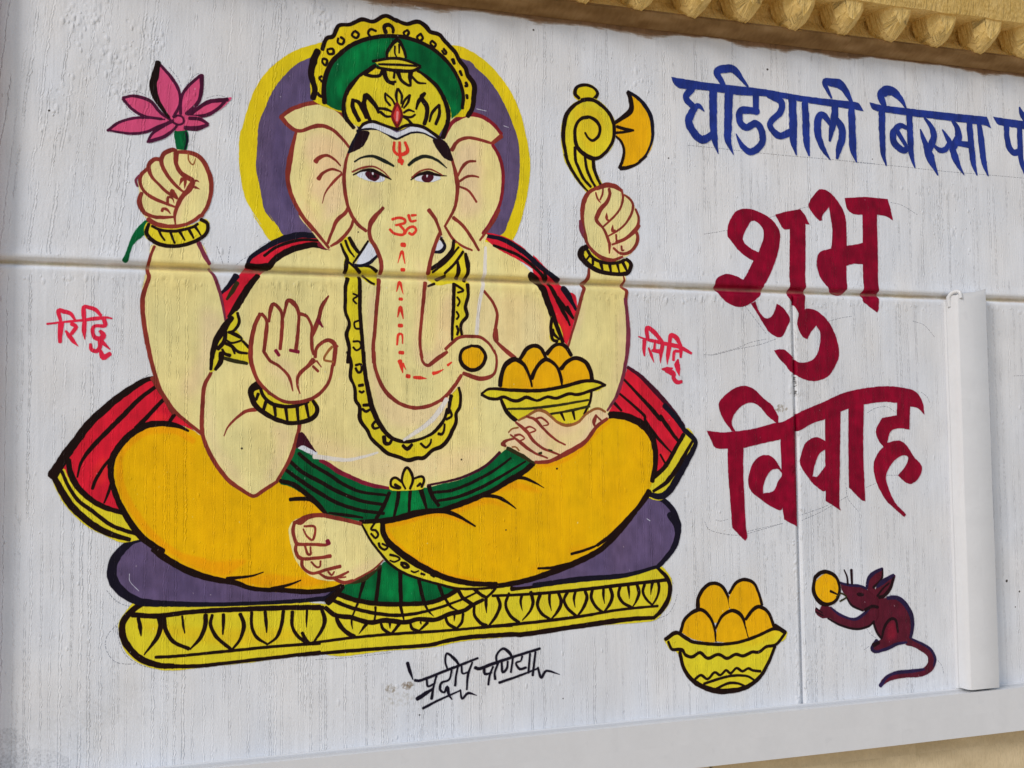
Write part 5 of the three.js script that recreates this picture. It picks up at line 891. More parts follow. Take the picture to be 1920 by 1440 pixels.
S('K', [4.4,5.2,5.2,5.2,5.2,5.2,5.2,5.2,5.2,5.2,4.4], [252.2,-398.7,258.6,-411,275.3,-412.8,281.9,-421.5,293.6,-425.3,307.3,-419.5,320.7,-429.4,339.7,-424.7,355.1,-431.8,370.8,-426.9,384.7,-430.1,400.6,-425.1,413,-426,427.4,-418.6,445.3,-416,461.9,-400.2]);
S('K', [6.1,6.1,7.9,8.7,7.9,7,6.1,5.2], [271.9,-416.3,278,-440.5,291.1,-459.3,311.1,-472.7,338.3,-481.6,364.1,-482.9,390.4,-478.9,413.6,-465.6,430.2,-443.9,443.4,-418.9]);
S('K', [4.4,4.4,4.4,4.4,4.4,4.4,4.4,4.4], [297.9,-459.8,308.2,-454.6,319.9,-461.5,332.2,-451.9,342.3,-457.2,352.9,-450.4,361.4,-455.6,372,-448.1,382.3,-454.1,392.9,-450.4,401.6,-454,415.6,-456.6]);
S('K', [4.4,4.4,3.5], [312.9,-468.4,338.7,-462.9,364.7,-459.6,390.8,-462.3,402.9,-469.3]);
S('K', [4.4,4.4,3.5], [334.9,-477.6,355.8,-471,373.1,-472.3,385.2,-477]);
S('K', [5.5,4.6], [444.4,-385.2,463.8,-397.2]);

thing('painted_mouse', 'painting', 'painted maroon mouse sitting up with raised paws and a long curled tail');
part('tail');
F('MS', 0, [704.2,-422.3,719,-427.9,743.2,-440.3,754.1,-455,756.5,-467.6,747.3,-480.9,724.3,-488.4,692.3,-487.5,664.3,-490,645.6,-497.7,641.9,-498.9,645.9,-488.6,661,-479.1,687.1,-476.4,720.9,-476.6,738.3,-469.4,740.7,-457.2,731.5,-448.8,713,-438.3,696.3,-432.6]);
S('KB2', [2.9,3.9,4.9,4.9,4.9,4.9,5.9,2.9], [707.9,-424.1,743.2,-441.9,754.9,-459.7,751.5,-473.4]);
S('KB2', [3.9,5.9,5.9,4.9,6.9], [732.3,-476.7,705.8,-477.8,677.8,-478,657.2,-483.3,642.8,-497.4]);
part('body');
F('MS', 0, [622.1,-333.3,636.7,-335.5,647.2,-351.4,665.5,-355.4,653.9,-370.1,631.6,-375,617.1,-371.1,628.7,-353.5]);
F('MS', 0, [641.2,-363.3,662,-352.2,678.7,-353.1,697,-364.8,709.4,-384.1,711.5,-404.3,706,-424,694.5,-430.9,675.8,-431.2,651.3,-440.3,634.7,-442.2,626.7,-435.5,631.6,-425.2,648.4,-420.2,637.8,-405.8,632.9,-388.8,631.6,-375]);
B('MS2', .7, 2.9, [664.2,-392.2,673.5,-392.7,678.3,-414.5,670.5,-423.2,657.6,-420.8]);
S('KB2', [5.8,7.8,8.7,7.8,5.8], [661.9,-353.7,682.3,-354.8,700.5,-369.7,710.2,-388.8,710.4,-407.3,706.1,-422.4]);
S('KB2', [3.9,5.9,4.9,6.8], [698.3,-429.6,679.5,-430.7,657,-437.6,634.8,-440.7,628.6,-434.2,639.1,-422.7]);
S('K2', [3.9,3.9,3.9], [632.8,-391.8,639.6,-409,648.4,-420.2]);
S('K2', [3.9,5.8,4.8,3.9], [648.4,-418.7,654.6,-400.8,666.2,-389.2,677.3,-391.4,681.2,-411.6]);
S('K2', [7.7,5.8], [631.5,-429.8,642.6,-426]);
part('arm');
F('MS', 0, [522.1,-361.2,529,-366.1,534.6,-358.9,550.5,-362.8,559.2,-370.8,576.9,-379.4,594.7,-385,616.9,-375.7,641,-369.4,640.3,-387.7,623.4,-398.9,605,-402.3,583.4,-399.4,563.9,-390.7,548.1,-380.7,532.2,-379,521,-369.4]);
S('KB2', [2.8,4.7,3.8,5.7,4.7], [550.5,-362.8,568,-375.9,594.7,-385,613.2,-378.5,624.4,-370]);
S('K2', [2.8,3.8,3.8,3.8], [544.6,-380.5,567.4,-392.4,597.8,-401.1,623.4,-398.1,634.7,-390.4]);
S('K2', [2.8,1.9], [522.9,-362.8,534.2,-370.9]);
S('K2', [2.8,1.9], [521.9,-368.7,535.8,-375.5]);
part('head');
F('MS', 0, [571.5,-324.7,585.8,-328.4,603.9,-330.8,621.9,-337.8,634.4,-347.7,643.3,-355.8,641.1,-366.4,628.1,-370.2,613.4,-372.4,597.2,-365.4,586.7,-354.2,581.6,-346.4,574.6,-338.4]);
S('KB2', [3.8,4.7,4.7,3.8], [569.7,-323.8,585.8,-328.4,607.5,-331,621.9,-336.3]);
S('K2', [2.9,3.8,2.9], [581.5,-347.9,591.9,-362.1,613.4,-372.4]);
S('K2', [5.8,4.8], [617.1,-371.1,631.9,-365.8,642.9,-368]);
sub('eye');
F('K2', 0, [601.6,-342.9,609,-341.7,616.1,-345.2,614.2,-348.1,605.1,-347.6]);
part('ear');
F('MS', 0, [622.1,-333.3,624.4,-319.6,637.6,-309.6,654.4,-303.4,653.9,-318,646.2,-326.8,634.8,-335.4]);
S('KB2', [4.8,6.7,4.8], [622.1,-333.3,626.2,-319.7,639.4,-309.6,654.4,-305]);
S('K2', [2.9,3.9,4.9], [654.4,-305.7,652,-321,634.8,-335.4]);
part('ear');
F('MS', 0, [636.2,-349.3,642.3,-332.8,655.5,-324.2,678.2,-316.1,675.9,-328.3,666.1,-341.6,654.6,-350.3,645.3,-352.8]);
S('KB2', [4.8,8.7,6.8,5.8], [642.2,-334.3,655.5,-325.7,676.3,-316.7]);
S('K2', [4.9,6.8,5.9], [676.1,-320.6,668,-338.7,654.6,-350.3,645.3,-351.3]);
S('K2', [3.9,2.9], [641.7,-349.6,655.1,-336.5,666.5,-329.4]);
part('whisker');
S('K2', [1.9,2.9,3.8], [578.5,-303,583.6,-314.6,584.9,-327.6]);
S('K2', [4.8,3.8], [592.6,-303.7,593.1,-327.3]);

thing('painted_sweet_ball_001', 'painting', 'painted oval orange sweet held up to the mouse nose');
part('ball');
F('OD2', 0, [545.2,-306.8,561,-315.1,566.7,-332,561.7,-349.9,545.3,-356.5,529.5,-351.1,520.3,-335.6,523.4,-319.3]);
S('K', [6.6,6.6,5.6,5.6,5.6,7.5,6.6,5.6], [521.8,-313.2,532.7,-306.2,547,-305.4,562.8,-315.2,568.5,-333.6,561.6,-351.4,543.5,-357.9,527.7,-351,518.5,-334.1,521.8,-313.2]);
S('K', [4.7,2.8], [550.5,-336.4,563.7,-342.4]);
S('KG', [2.8,2.8], [561.8,-346.8,570.9,-341.3,581.5,-347.9,568.7,-354]);

thing('blue_lettering', 'lettering', 'line of blue brush lettering painted beneath the sandstone cornice');
part('word');
F('BL', 0, [278.4,494.5,c,340.6,491.3,444.1,490.4,529.5,485.5,617.5,484.8,c,633.2,483.3,644,469.8,c,626,471.5,550.9,473.8,464.9,478.7,401.9,476.2,340.3,478.2,299.9,477.2,c,289.9,478.1,282.1,484.9]);
S('BL', [12,11,11], [315,478.9,303.6,463.4,317.3,448.2]);
S('BL', [10.1,9.2,0.9], [316.2,446.3,326.5,451.8,336.4,443.5]);
S('BL', [11,13.8,13.8,13.8,11], [319.3,448.4,307.7,425.7,318.3,404.8,334.2,397,354.9,410.4]);
S('BL', [13.9,13.9,13.9,12.1,0.9], [353.6,479.7,352.7,444,352.9,414.8,354.5,396.7,360.5,375.6]);
S('BL', [7.5,12.1,14,14,8.4,3.7], [373.3,489.8,361.5,510.7,380.2,518.1,394.7,516.7,406.8,504,418.5,491.8]);
S('BL', [15,15,14,13.1,0.9], [383,483.4,381,446.4,379.2,416.9,379.1,398.6,388.4,376.4]);
S('BL', [11.4,11.4], [433.2,478.7,432.4,448.9]);
S('BL', [10.4,12.3,12.3,11.4,12.3,12.3,11.4,12.3,9.5,0.9], [436.7,452.1,405.3,450.3,401.7,433.4,412.9,423.3,431.9,431.3,442.1,420.1,442.6,399.8,422.2,383.5,405.8,391.4,393.9,411.7]);
S('BL', [7.6,12.4,11.5,10.5,12.4,11.5], [456.5,479.8,480.7,471.7,479.1,454.8,458.3,432.5,475.8,414.4,501.7,424.8]);
S('BL', [14.5,14.5,14.5,13.5,1.9], [502.9,477.4,503.1,449.3,503.2,423.1,503.2,404.4,508,384.5]);
S('BL', [11.7,13.6,13.6,12.6,2.9], [527,473.9,527.9,447.6,528.1,421.3,529.1,402.6,532.8,385]);
S('BL', [12.8,13.8,11.8,3.9], [586.2,478.2,584.8,456.2,579.3,436.7,574.1,413.2]);
S('BL', [6.9,11.8,12.8,13.8,11.8,8.8,1], [577.2,440.4,565.6,454.6,554.6,453.6,550.2,432.5,554.4,412.1,562.6,395.7,574.2,381]);
S('BL', [9.9,13.8,13.8,12.8,4.9], [585.4,454.3,597.1,440.1,599.4,423.1,592.6,403.6,587.5,384.6]);
S('BL', [12.9,13.9,13.9,13.9,2], [619.4,474.4,619.5,443.8,619.8,420.9,620.3,401.9,626.3,380.9]);
S('BL', [3.9,7.9,14.8,16.7,11.8,6.9], [579.9,487.1,567.4,511.7,580.7,513.9,596.2,512.5,607,503.9,619.8,484]);
part('word');
F('BL', 0, [656.3,486.5,c,683.5,483.8,751.8,482.7,827.5,482.1,905.1,482.3,c,908.7,473.7,913.7,462.1,c,900.5,466.3,826.9,468.3,751.3,469.8,695.9,471.4,672.1,472.5,c,661.4,475.7]);
S('BL', [9.1,14.2,18.2,15.2,10.1,3], [686.7,481.8,680.5,501.4,695.5,510.5,710.1,507.1,722.6,495.8,731.7,482.6]);
S('BL', [13.1,13.1,12.1,11.1,2], [681.3,473.6,680.2,444.1,680.6,413.3,681.3,397.9,687,379.1]);
S('BL', [12.3,12.3,12.3,10.2,2], [738.4,473.8,738.1,441,739,414.6,740.2,399.1,746.4,379.6]);
S('BL', [7.2,10.2,13.3,13.3,12.3,9.2], [732.8,448.3,717.2,451,703.8,436.7,704.1,421.2,721.1,408.6,734.3,412.7]);
S('BL', [9.1,7.1], [712.2,440.5,730.7,415.5]);
S('BL', [4.1,9.3,13.4,13.4,12.4], [770,468.6,782.7,455.5,788.6,438.7,782.3,422.5,775.2,409.4]);
S('BL', [2.1,9.3,13.4,17.5,9.3,2.1], [760.2,448.2,765.8,432.2,771,421.7,775.2,409.4,783.9,389.7,794.4,369.8]);
S('BL', [5.2,9.3,10.3,8.3], [788,421.4,800,414.4,813.4,417,819.5,426.9]);
S('BL', [5.2,10.5,14.7,15.7,13.6], [828.9,469.5,838.9,456.9,841.2,441.2,832.9,427.9,826.8,418]);
S('BL', [2.1,9.4,12.5,14.6,8.3,1], [807.2,451.2,817.1,437.8,824.2,425.7,828.6,415,837.3,393.5,851.2,373.6]);
S('BL', [9.4,11.5], [838.8,429.9,863.8,428.7]);
S('BL', [12.7,12.7,12.7,11.6,2.1], [866.1,470.2,867.8,440.1,870,414.8,872.1,395.9,879,375.4]);
S('BL', [9.6,12.7,12.7,11.7,2.1], [887.2,467.2,890.9,438.7,893.3,413.3,895.5,397.6,903.4,375.8]);
part('word');
F('BL', 0, [918.9,483.8,c,954.6,482.4,988.7,481.6,1025.1,480.9,c,1024.4,466.1,963.9,467.8,942,468.8,c,928.3,471.3]);
S('BL', [11.9,11.9,12.9,11.9,10.8], [948.1,470.5,949,446.4,953.2,430.6,963.8,421.7,980.1,427.8]);
S('BL', [11.9,11.9,11.9,10.9,2.2], [977.6,469.7,977.6,438.9,977.7,419.5,980,403.5,987,381.3]);
S('BL', [3.3,12,13], [979.3,505.9,984.2,494.6,992.8,483.9]);

thing('maroon_lettering', 'lettering', 'large two line maroon brush lettering crossing the vertical wall joint');
part('letter');
F('ML', 0, [373.8,243.6,377.5,264.6,391.3,283.6,410.1,289.2,430.8,285.8,453.6,276.1,467.9,262.1,472.7,245.7,467.7,219.7,455.3,189.8,443.1,169.2,c,438.9,165.4,437.6,156.2,428.9,145,416.2,135.5,397.4,127.7,377,130.8,359,142.8,348.3,158.6,351.6,171.3,368.1,180,386.4,178,400.7,171.9,c,409.2,183.4,421.2,203.9,c,407.9,209.8,391.7,221.8,379.8,235.7], [418.8,268.7,430.3,267.5,440.4,257,441,242.3,431,218.1,c,412.5,226.4,402.5,237.7,407,251.6]);
F('ML', 0, [414.1,133.7,c,422.5,137.6,c,428.3,123.2,438.4,111.6,448.8,111,457.4,120.3,463.1,135.1,c,476.6,126.4,486.7,110.1,481,97.2,473.2,82.4,462.6,80,448.1,87.3,438,99.8,426.1,117.7]);
part('letter');
F('ML', 0, [464.3,282.2,c,487.8,289,512.6,294.2,c,521.9,283.5,529.7,269.4,c,521.9,269.5,c,520.1,210.9,517.6,158.9,c,516,127.5,c,507.1,118,499.9,127,482.5,148.6,c,487.2,161.6,489.7,209.6,491.6,259.6,c,480.5,259,474.4,266.1]);
F('ML', 0, [505.1,120.7,c,517.1,127.5,529.9,127.9,547,120.9,563.8,104.7,576.1,80.8,580.7,54.8,574.7,38,558.8,17.5,536.9,9,517.7,9.8,500.8,15.1,c,484.1,24.1,c,476,34.9,465.7,43.9,455.6,58.3,c,474.6,59.6,491.1,47,501.5,38.9,522.9,41,536.1,50.4,543.1,67.2,544.9,89.4,537.7,100.3,c,526.6,89,519.8,77.8,c,511.3,81.3,503.2,94,500.3,105]);
part('letter');
F('ML', 0, [529,302.6,542.6,322.1,553.7,330.3,571.1,325.7,588.1,309.8,599.6,289.7,602.2,267.2,601.8,237,c,619,239.7,634.7,243.8,c,635.3,291.7,c,618.5,291.7,605.5,299.5,600.6,318.1,c,641.9,322.1,687.2,321.4,c,692.3,306.3,697.2,285.1,c,683.8,291.5,664.6,293.3,c,664.1,236.1,662.3,167.6,c,662.6,131.6,c,659.7,125.5,c,631.2,143,c,628.2,153.2,c,632.6,170.3,633.4,207.2,c,615.6,206.9,600,203,c,598.2,161.6,589.5,153.5,576.3,153.1,561.4,164.1,546.9,184.1,542.1,204.4,548.1,223.3,571.2,230.9,c,574.4,260.1,569.2,301.1,c,555.5,285.4,554.6,277.8,c,549.8,276.6,537.2,288.1]);
part('letter');
F('ML', 0, [373.4,-73.3,c,369.1,-67.4,356.3,-49.7,351.2,-30.2,361.6,-16.4,379.7,-4.6,397.8,-0.5,415.8,-5.4,433.6,-20.1,449.3,-32,460.2,-50,c,459.9,-61.9,c,453.1,-57.9,c,439.6,-47.9,426.4,-34,410.7,-27.1,392.4,-33.1,377.5,-47.8,373.8,-61.5,380.1,-73.7,c]);
F('ML', 0, [328.1,-72,c,357.8,-75.1,380.2,-73.3,414,-69.6,453,-60.3,c,471.5,-57.6,502.2,-42.4,542.7,-27.9,591,-9.9,639.9,-1.5,679.5,0.8,714.4,-2.7,734.3,-9.3,746.3,-25.6,749.8,-47.5,c,735.8,-36,720.7,-33.5,c,693.4,-27.3,c,663.7,-25.7,626.7,-30.3,c,594.9,-37.2,580.3,-42.5,548.9,-54.6,c,522.7,-62.2,506,-70.5,494.2,-74.5,462.6,-87.2,436.1,-91.9,394,-100.3,c,364.9,-100.9,c,343.9,-99.7,335.4,-86.6]);
F('ML', 0, [365.5,-97.6,c,394.3,-97.9,c,392.8,-145.9,395.1,-224.1,397.5,-243.6,c,393.3,-248.9,c,370.5,-227.1,c,367.4,-174.6,365.1,-135.6]);
part('letter');
F('ML', 0, [463.3,-84.8,c,492.4,-74,c,490.8,-147.8,490.2,-228.8,c,466.8,-217,c,463.9,-198.7,c,464.3,-147.3]);
F('ML', 0, [463.7,-198.3,444.5,-196.2,422.2,-181.8,406.7,-169.7,401.5,-153.9,407.8,-130.5,419.5,-116.9,435.5,-112.2,449.1,-117.3,465,-137.8,c,464.9,-142.4,c,457.7,-135.3,446.2,-136.1,436.9,-144.8,429.6,-160.4,428.1,-173.7,c,447.5,-170.7,457.1,-155.1,465.2,-145.3,c]);
part('letter');
F('ML', 0, [549.9,-52.6,c,580.4,-41.1,c,576.9,-109,572.8,-197.8,575.4,-205.5,c,546.9,-189,c,547.7,-128.8]);
F('ML', 0, [547.5,-171.4,528.8,-164.6,512.9,-148.2,498.5,-126,505,-104.1,514.8,-90.2,533.8,-84.4,552,-92.2,c,549.7,-104.3,c,537.6,-110.6,527.6,-128.5,522.3,-148.4,c,531.7,-148.6,548.8,-130.8,c]);
part('letter');
F('ML', 0, [596.2,-35.6,c,626.8,-27.8,c,622.7,-109.6,624,-191.5,c,616.3,-188.8,592.9,-168,c,593.7,-109.3]);
part('letter');
F('ML', 0, [694.5,-25.6,c,721,-25.6,c,718.9,-48.5,717.2,-72.8,c,696.8,-70.2,679.2,-75.3,671.1,-94.8,c,696,-91.5,710.7,-100.4,725,-119.2,740.7,-136,733.7,-154.6,718.2,-164.6,705.9,-161.3,691.3,-149.6,c,706.8,-135.5,713.6,-121.1,705.1,-115.8,687.4,-122.8,671.9,-139,666.4,-155.3,673,-176,684.6,-196.8,704.3,-215.4,701.1,-220.2,c,681.9,-204.9,665.1,-190.1,648.9,-163.1,642.6,-134.4,650.7,-114.1,663.9,-101.5,c,654,-89.5,649.7,-73,662.7,-52.9,c,692.6,-48.5,c]);

thing('red_lettering', 'lettering', 'small red word painted beside the raised arm that holds the lotus');
part('word');
S('RL', [2.7,2.7,3.4,5.4,2], [-651.2,74.9,-632.7,77.6,-608.8,80.7,-578.4,85.2,-569.8,84.2]);
S('RL', [4.1,5.5,6.2,4.8,3.4], [-634.5,79.4,-637,92.8,-630.5,92,-622.1,89.4,-616.6,81.2]);
S('RL', [7.5,6.2,4.8], [-633.9,76.9,-634.7,64.1,-634.9,51]);
S('RL', [5.5,5.5,4.8], [-620.8,75.9,-615.3,71.6,-620.7,62.4]);
S('RL', [2.7,6.2,4.8,0.7], [-627.9,66.1,-623,59.2,-617.6,51.6,-612.1,45.9]);
S('RL', [4.8,6.2,4.8,5.5,4.1], [-604.8,80.8,-605.9,98.2,-599.2,98.1,-591.3,95.7,-583.9,87.8]);
S('RL', [5.5,6.2,1.4], [-604.5,80.2,-605.1,67.9,-604.1,55.6]);
S('RL', [5.6,5.6,4.2,4.9,4.9,6.3,8.4,4.2], [-580.2,83.4,-579,74.3,-591.8,73.4,-594.4,66.2,-591.7,58.5,-585,56.4,-580.7,61.3,-585,67.1]);
S('RL', [5.6,5.6,5.6,4.9,3.5], [-585,54.2,-584.9,45.8,-589.1,39.9,-595.8,42.3,-596.8,49.4]);
S('RL', [5.6,1.4], [-582.5,52.3,-572.1,42.6]);
S('RL', [4.2,7.6,5.6], [-584.3,40.6,-580.6,31.9,-572,36.9]);

thing('red_lettering_001', 'lettering', 'small red word painted beside the raised arm that holds the axe');
part('word');
S('RL', [1.8,5.3,6.2,7,4.4], [211.3,75.9,222.4,72.1,258.5,65.4,281.3,60.9,303.7,50.9]);
S('RL', [6.2,7.1,7.9,5.3], [227.4,72.2,226.4,89.3,238,83.8,253.1,67.8]);
S('RL', [7,6.2,2.6], [221.5,69.6,220.3,57.4,221,45.6]);
S('RL', [2.6,5.3,0.9], [228.4,58.3,232.7,47.8,237.4,35.5]);
S('RL', [3.5,5.3], [239.5,66.7,238.3,54.4]);
S('RL', [4.4,7.1], [234.7,54.3,247.3,52.9]);
S('RL', [7.1,6.2,0.9], [253,63.7,250,49.7,248.7,34.5]);
S('RL', [6.2,7.1,8,4.5], [265.3,64.7,268,78.7,277,75.6,285.9,61.8]);
S('RL', [8,7.1,0.9], [264.8,61.4,261.7,45.8,260.5,32.5]);
S('RL', [7.2,3.6], [285.9,59.3,284.6,44]);
S('RL', [4.5,5.4,4.5], [282.1,53.9,273.8,52.9,271.6,39.3]);
S('RL', [2.7,10.7,7.2,0.9], [279.9,40.7,277.9,32.9,279.5,24.7,281.3,14.7]);
S('RL', [2.7,8,2.7], [251.2,25.2,260.3,24.9,269.5,26.8]);
S('RL', [4.4,8.9,7.1,7.1,5.3], [257.5,22,271.1,18.4,271,11.5,277.2,4.9,285.5,5.8]);

thing('black_signature', 'lettering', 'slanting black brush signature underlined beneath the yellow throne');
part('word');
S('KB', [4.6,4.6,1.5], [-165.3,-401.5,-162.2,-412.1,-157.2,-426.1]);
S('KB', [3.9,3.9,3.9,3.9,3.1], [-154.6,-427.3,-145.7,-428,-112,-418.2,-85.8,-410.5,-58.7,-402.5]);
S('KB', [2.4,3.1,3.1,4.7,3.1], [-104.9,-416.3,-108.6,-403.7,-105.9,-392.5,-93.6,-402.3,-87.1,-411.7]);
S('KB', [3.1,3.1,2.3], [-136.7,-427.5,-134.9,-437.4,-123.9,-433.3]);
S('KB', [3.1,3.1,4.7], [-121.8,-422.4,-126.5,-438.1,-129.9,-455.6]);
S('KB', [2.3,6.2,5.5], [-126.5,-440.5,-138.2,-446.9,-151.7,-454.2]);
S('KB', [3.1,3.1,3.1,3.9,3.1,4.7,4.7,1.6], [-99,-416.7,-103,-430,-114.8,-434,-116.8,-443.7,-110.4,-447.9,-105.8,-440.3,-103.9,-450.9,-99.2,-458.9]);
S('KB', [3.2,3.2,3.9], [-89.8,-413.7,-92.5,-425.9,-94,-439.6]);
S('KB', [3.2,3.2,2.4], [-83.9,-411.6,-82.7,-422.9,-72.8,-421.1]);
S('KB', [2.4,4,2.4], [-67.3,-407.9,-74.1,-424.8,-76.4,-446.9]);
S('KB', [3.9,3.1,2.3], [-142.8,-468,-118.9,-458.3,-87.5,-447.5]);
S('KB', [2.4,3.2,3.9,0.8], [-86.2,-446.1,-83.7,-459,-74.4,-452,-61,-456.3]);
part('word');
S('KB', [4.8,4.8,4,4,4], [-63.5,-415.9,-56.8,-418,-32.7,-411.6,-5.7,-405,38.9,-395.1]);
S('KB', [3.2,3.2,3.2,4.8,3.2], [-29.4,-413.1,-29.9,-400.5,-20.4,-391.4,-11,-396.8,-4.4,-406.1]);
S('KB', [4,4,2.4], [-48.8,-415.4,-48.3,-426.1,-37.6,-425]);
S('KB', [3.2,3.2,3.2], [-35.5,-416.4,-41,-429.7,-43.2,-442.3]);
S('KB', [3.2,3.2,4], [-27.4,-412,-32.9,-425.3,-32.4,-435.1]);
S('KB', [3.2,4,3.2], [-22,-409.8,-20.8,-425.6,-14,-420.5,-12.5,-410.5]);
S('KB', [3.2,3.2,3.2], [-4.4,-406.1,-5.9,-416,-7.8,-426.8]);
S('KB', [3.3,2.4,3.3,4.1,3.3], [10.6,-404.6,7.8,-411.3,0.3,-413.9,6.3,-423.2,16.5,-421.4]);
S('KB', [3.3,3.3], [23,-401.6,19.8,-429.9]);
S('KB', [3.3,3.3], [31.5,-399.7,26.6,-434.2]);
S('KB', [4,3.2,2.4], [-26.4,-440.5,0.7,-434.1,35,-424.3]);
S('KB', [3.3,4.1,3.3,0.8], [35,-422.8,40.3,-438.4,48.7,-428.9,70.1,-435.8]);

// ================= what is drawn on the wall: one picture in two tiles =================
const marks = [];
const pencil = (a) => marks.push({ k: 'D', p: curve(a, false) });
const speck = (a, r) => marks.push({ k: 'X', p: a, r });
pencil([305.8,385.7,358.3,385.1,420.1,383.3,483.3,382.4,569.8,382,663.4,381.1]);
pencil([620.2,380.5,710.8,379.9,804.2,377.8,920.2,377.7,983.8,377.1]);
pencil([326.4,49.1,346.5,49.4,387.4,59,428.8,66.9,462.5,77.6]);
pencil([338.4,48.4,387.4,60.8,412.3,70.3,441.5,76.3]);
pencil([403.6,129.7,421.7,108.5,441.8,85.3]);
pencil([561.8,108.3,586,114.5,608.1,117.9]);
pencil([321.2,-215.8,327.5,-227.6,349.3,-235.1,382.4,-239.2,420.7,-232.7,462,-223.3]);
pencil([398.2,-233.9,432.2,-228.2,464.3,-223.4]);
pencil([499.3,-210.6,537.1,-200.8,553.8,-195.2]);
pencil([499.1,-219.6,536.9,-206.8,590,-182.1]);
pencil([626.7,-168.8,646.5,-162.1]);
pencil([633.5,-44.2,651,-36,673.3,-34,690.3,-43.3]);
pencil([669.1,-149.2,693.8,-149.7]);
pencil([588.1,-167.9,589.9,-186.1,610.8,-209]);
pencil([341,-213.6,349.8,-215.8,363.1,-213.3]);
pencil([744.4,-8.8,756.8,-17.2,761.5,-27.6]);
pencil([331.2,243.3,351.5,247,374.1,251.8]);
pencil([453.6,277,464.2,280.3]);
pencil([511.5,295,528.8,298.8]);
pencil([693.8,316,716.6,312.5,748.4,297.9]);
pencil([-559.6,-320.9,-574,-338,-574.8,-355,-564.8,-370.8,-552,-375.5,-537.4,-376.5]);
pencil([-561.8,-325.1,-558.9,-344.2,-550.4,-363.8,-532,-378.2,-515,-383.8]);
pencil([-574.6,-277.7,-563.4,-291.4,-550.7,-298.7,-538,-300.9]);
pencil([-297.7,-387.9,-258.4,-388.3,-220.1,-387.1,-187.7,-385.5]);
pencil([259.8,-300.6,263.5,-311.1]);
pencil([269.9,-326.9,264.7,-342.1,252.8,-356.9,235.3,-362.7]);
pencil([619.6,-401.7,626.6,-411.2,637.4,-418]);
pencil([613,-436.1,624.1,-430.8]);
pencil([761.4,-464.1,768.7,-473.1,772.9,-487.4]);
pencil([-497.1,434.2,-485.5,420.2,-480.7,408.5]);
pencil([-550.1,394,-540.7,396.9,-527.5,392.1]);
pencil([-557.5,381.4,-550,370.1,-540.6,362.9]);
pencil([-446.6,395.3,-432.9,400.6,-421,399.6]);
pencil([-473.9,411.1,-462.3,426.5,-454.5,430.3]);
pencil([-432.5,188.3,-428.8,178.5,-424.6,163.8]);
pencil([-414.3,189.2,-416.2,177.9,-417.4,165.4]);
pencil([-405.8,163.3,-397.3,171.2,-378.9,182,-372.8,191.1,-359.2,199.3]);
pencil([-559.1,-19.3,-549,-9.7,-534.2,1.2,-521.6,9.7]);
pencil([731.9,113.1,755.7,106.2,776.1,86.7]);
pencil([944.8,20.8,967.4,21.5]);
speck([42.7,545.5], 2);
speck([456.7,524.3], 2.4);
speck([270.4,362.4], 1.6);
speck([659.2,388.6], 1.3);
speck([-62.6,-542.4], 1.3);
speck([74.9,-471.9], 1.3);
speck([-147.7,-477], 1.5);
speck([912.7,-337.7], 3);
speck([939.7,-357.3], 2.2);
speck([929.6,-383.6], 1.5);
speck([-650.8,360.4], 1.8);
speck([-398.7,-92], 2);
speck([70.5,-127.9], 2.2);
speck([70.3,-127.8], 1.8);
speck([-12.7,-217.4], 1.6);
speck([-80.9,-111.9], 1.8);
speck([-233.3,218.1], 1.5);
function trace(g, p) { g.moveTo(p[0][0], p[0][1]); for (let i = 1; i < p.length; i++) g.lineTo(p[i][0], p[i][1]); }
function fillOp(g, o, col) {
  g.fillStyle = g.strokeStyle = col; g.beginPath(); trace(g, o.p); g.closePath();
  if (o.hole) { trace(g, o.hole); g.closePath(); g.fill('evenodd'); } else g.fill();
  if (o.grow) { g.lineWidth = o.grow; g.lineJoin = 'round'; g.stroke(); }
}
const sheet = (W, H) => { const k = document.createElement('canvas'); k.width = W; k.height = H; return k; };
const frame = (g, a, b, W, H) => g.setTransform(W / (b - a), 0, 0, -H / (Y1 - Y0), -a * W / (b - a), Y1 * H / (Y1 - Y0));
const WALLWHITE = [229, 231, 235];
// fine relief of the plaster in the same millimetres: lines left by the comb, pits and crumbs (x, y, radius, height)
const combs = [], crumbs = [];
for (let x = X0 - 40; x < X1 + 20;) { combs.push({ x, low: true, w: 0.7 + rnd() * 0.9, d: 0.35 + rnd() * 0.65, ph: rnd() * 200 }); x += 5 + rnd() * 10; }
for (let x = X0 - 120; x < X1 + 120;) { combs.push({ x, low: false, w: 0.8 + rnd() * 1.1, d: 0.3 + rnd() * 0.7, ph: rnd() * 200 }); x += 6 + rnd() * 10; }
for (let i = 0; i < 1700; i++) crumbs.push([X0 + rnd() * (X1 - X0), Y0 + rnd() * (Y1 - Y0), 0.8 + rnd() * rnd() * 3, (rnd() - 0.35) * 0.9]);
for (const [cx, cy, rx, ry, n] of [[-600, 490, 45, 60, 90], [-560, 420, 60, 70, 90], [-285, 525, 22, 34, 70], [-340, 545, 26, 22, 40], [-640, 380, 30, 60, 40], [-520, 470, 40, 40, 40], [220, 480, 40, 40, 30], [-470, 380, 30, 60, 30], [800, 300, 120, 100, 60], [-480, 190, 60, 30, 40], [860, -200, 60, 200, 40]])
  for (let i = 0; i < n; i++) crumbs.push([cx + (rnd() + rnd() - 1) * rx, cy + (rnd() + rnd() - 1) * ry, 1 + rnd() * 3, (rnd() - 0.4) * 1.3]);
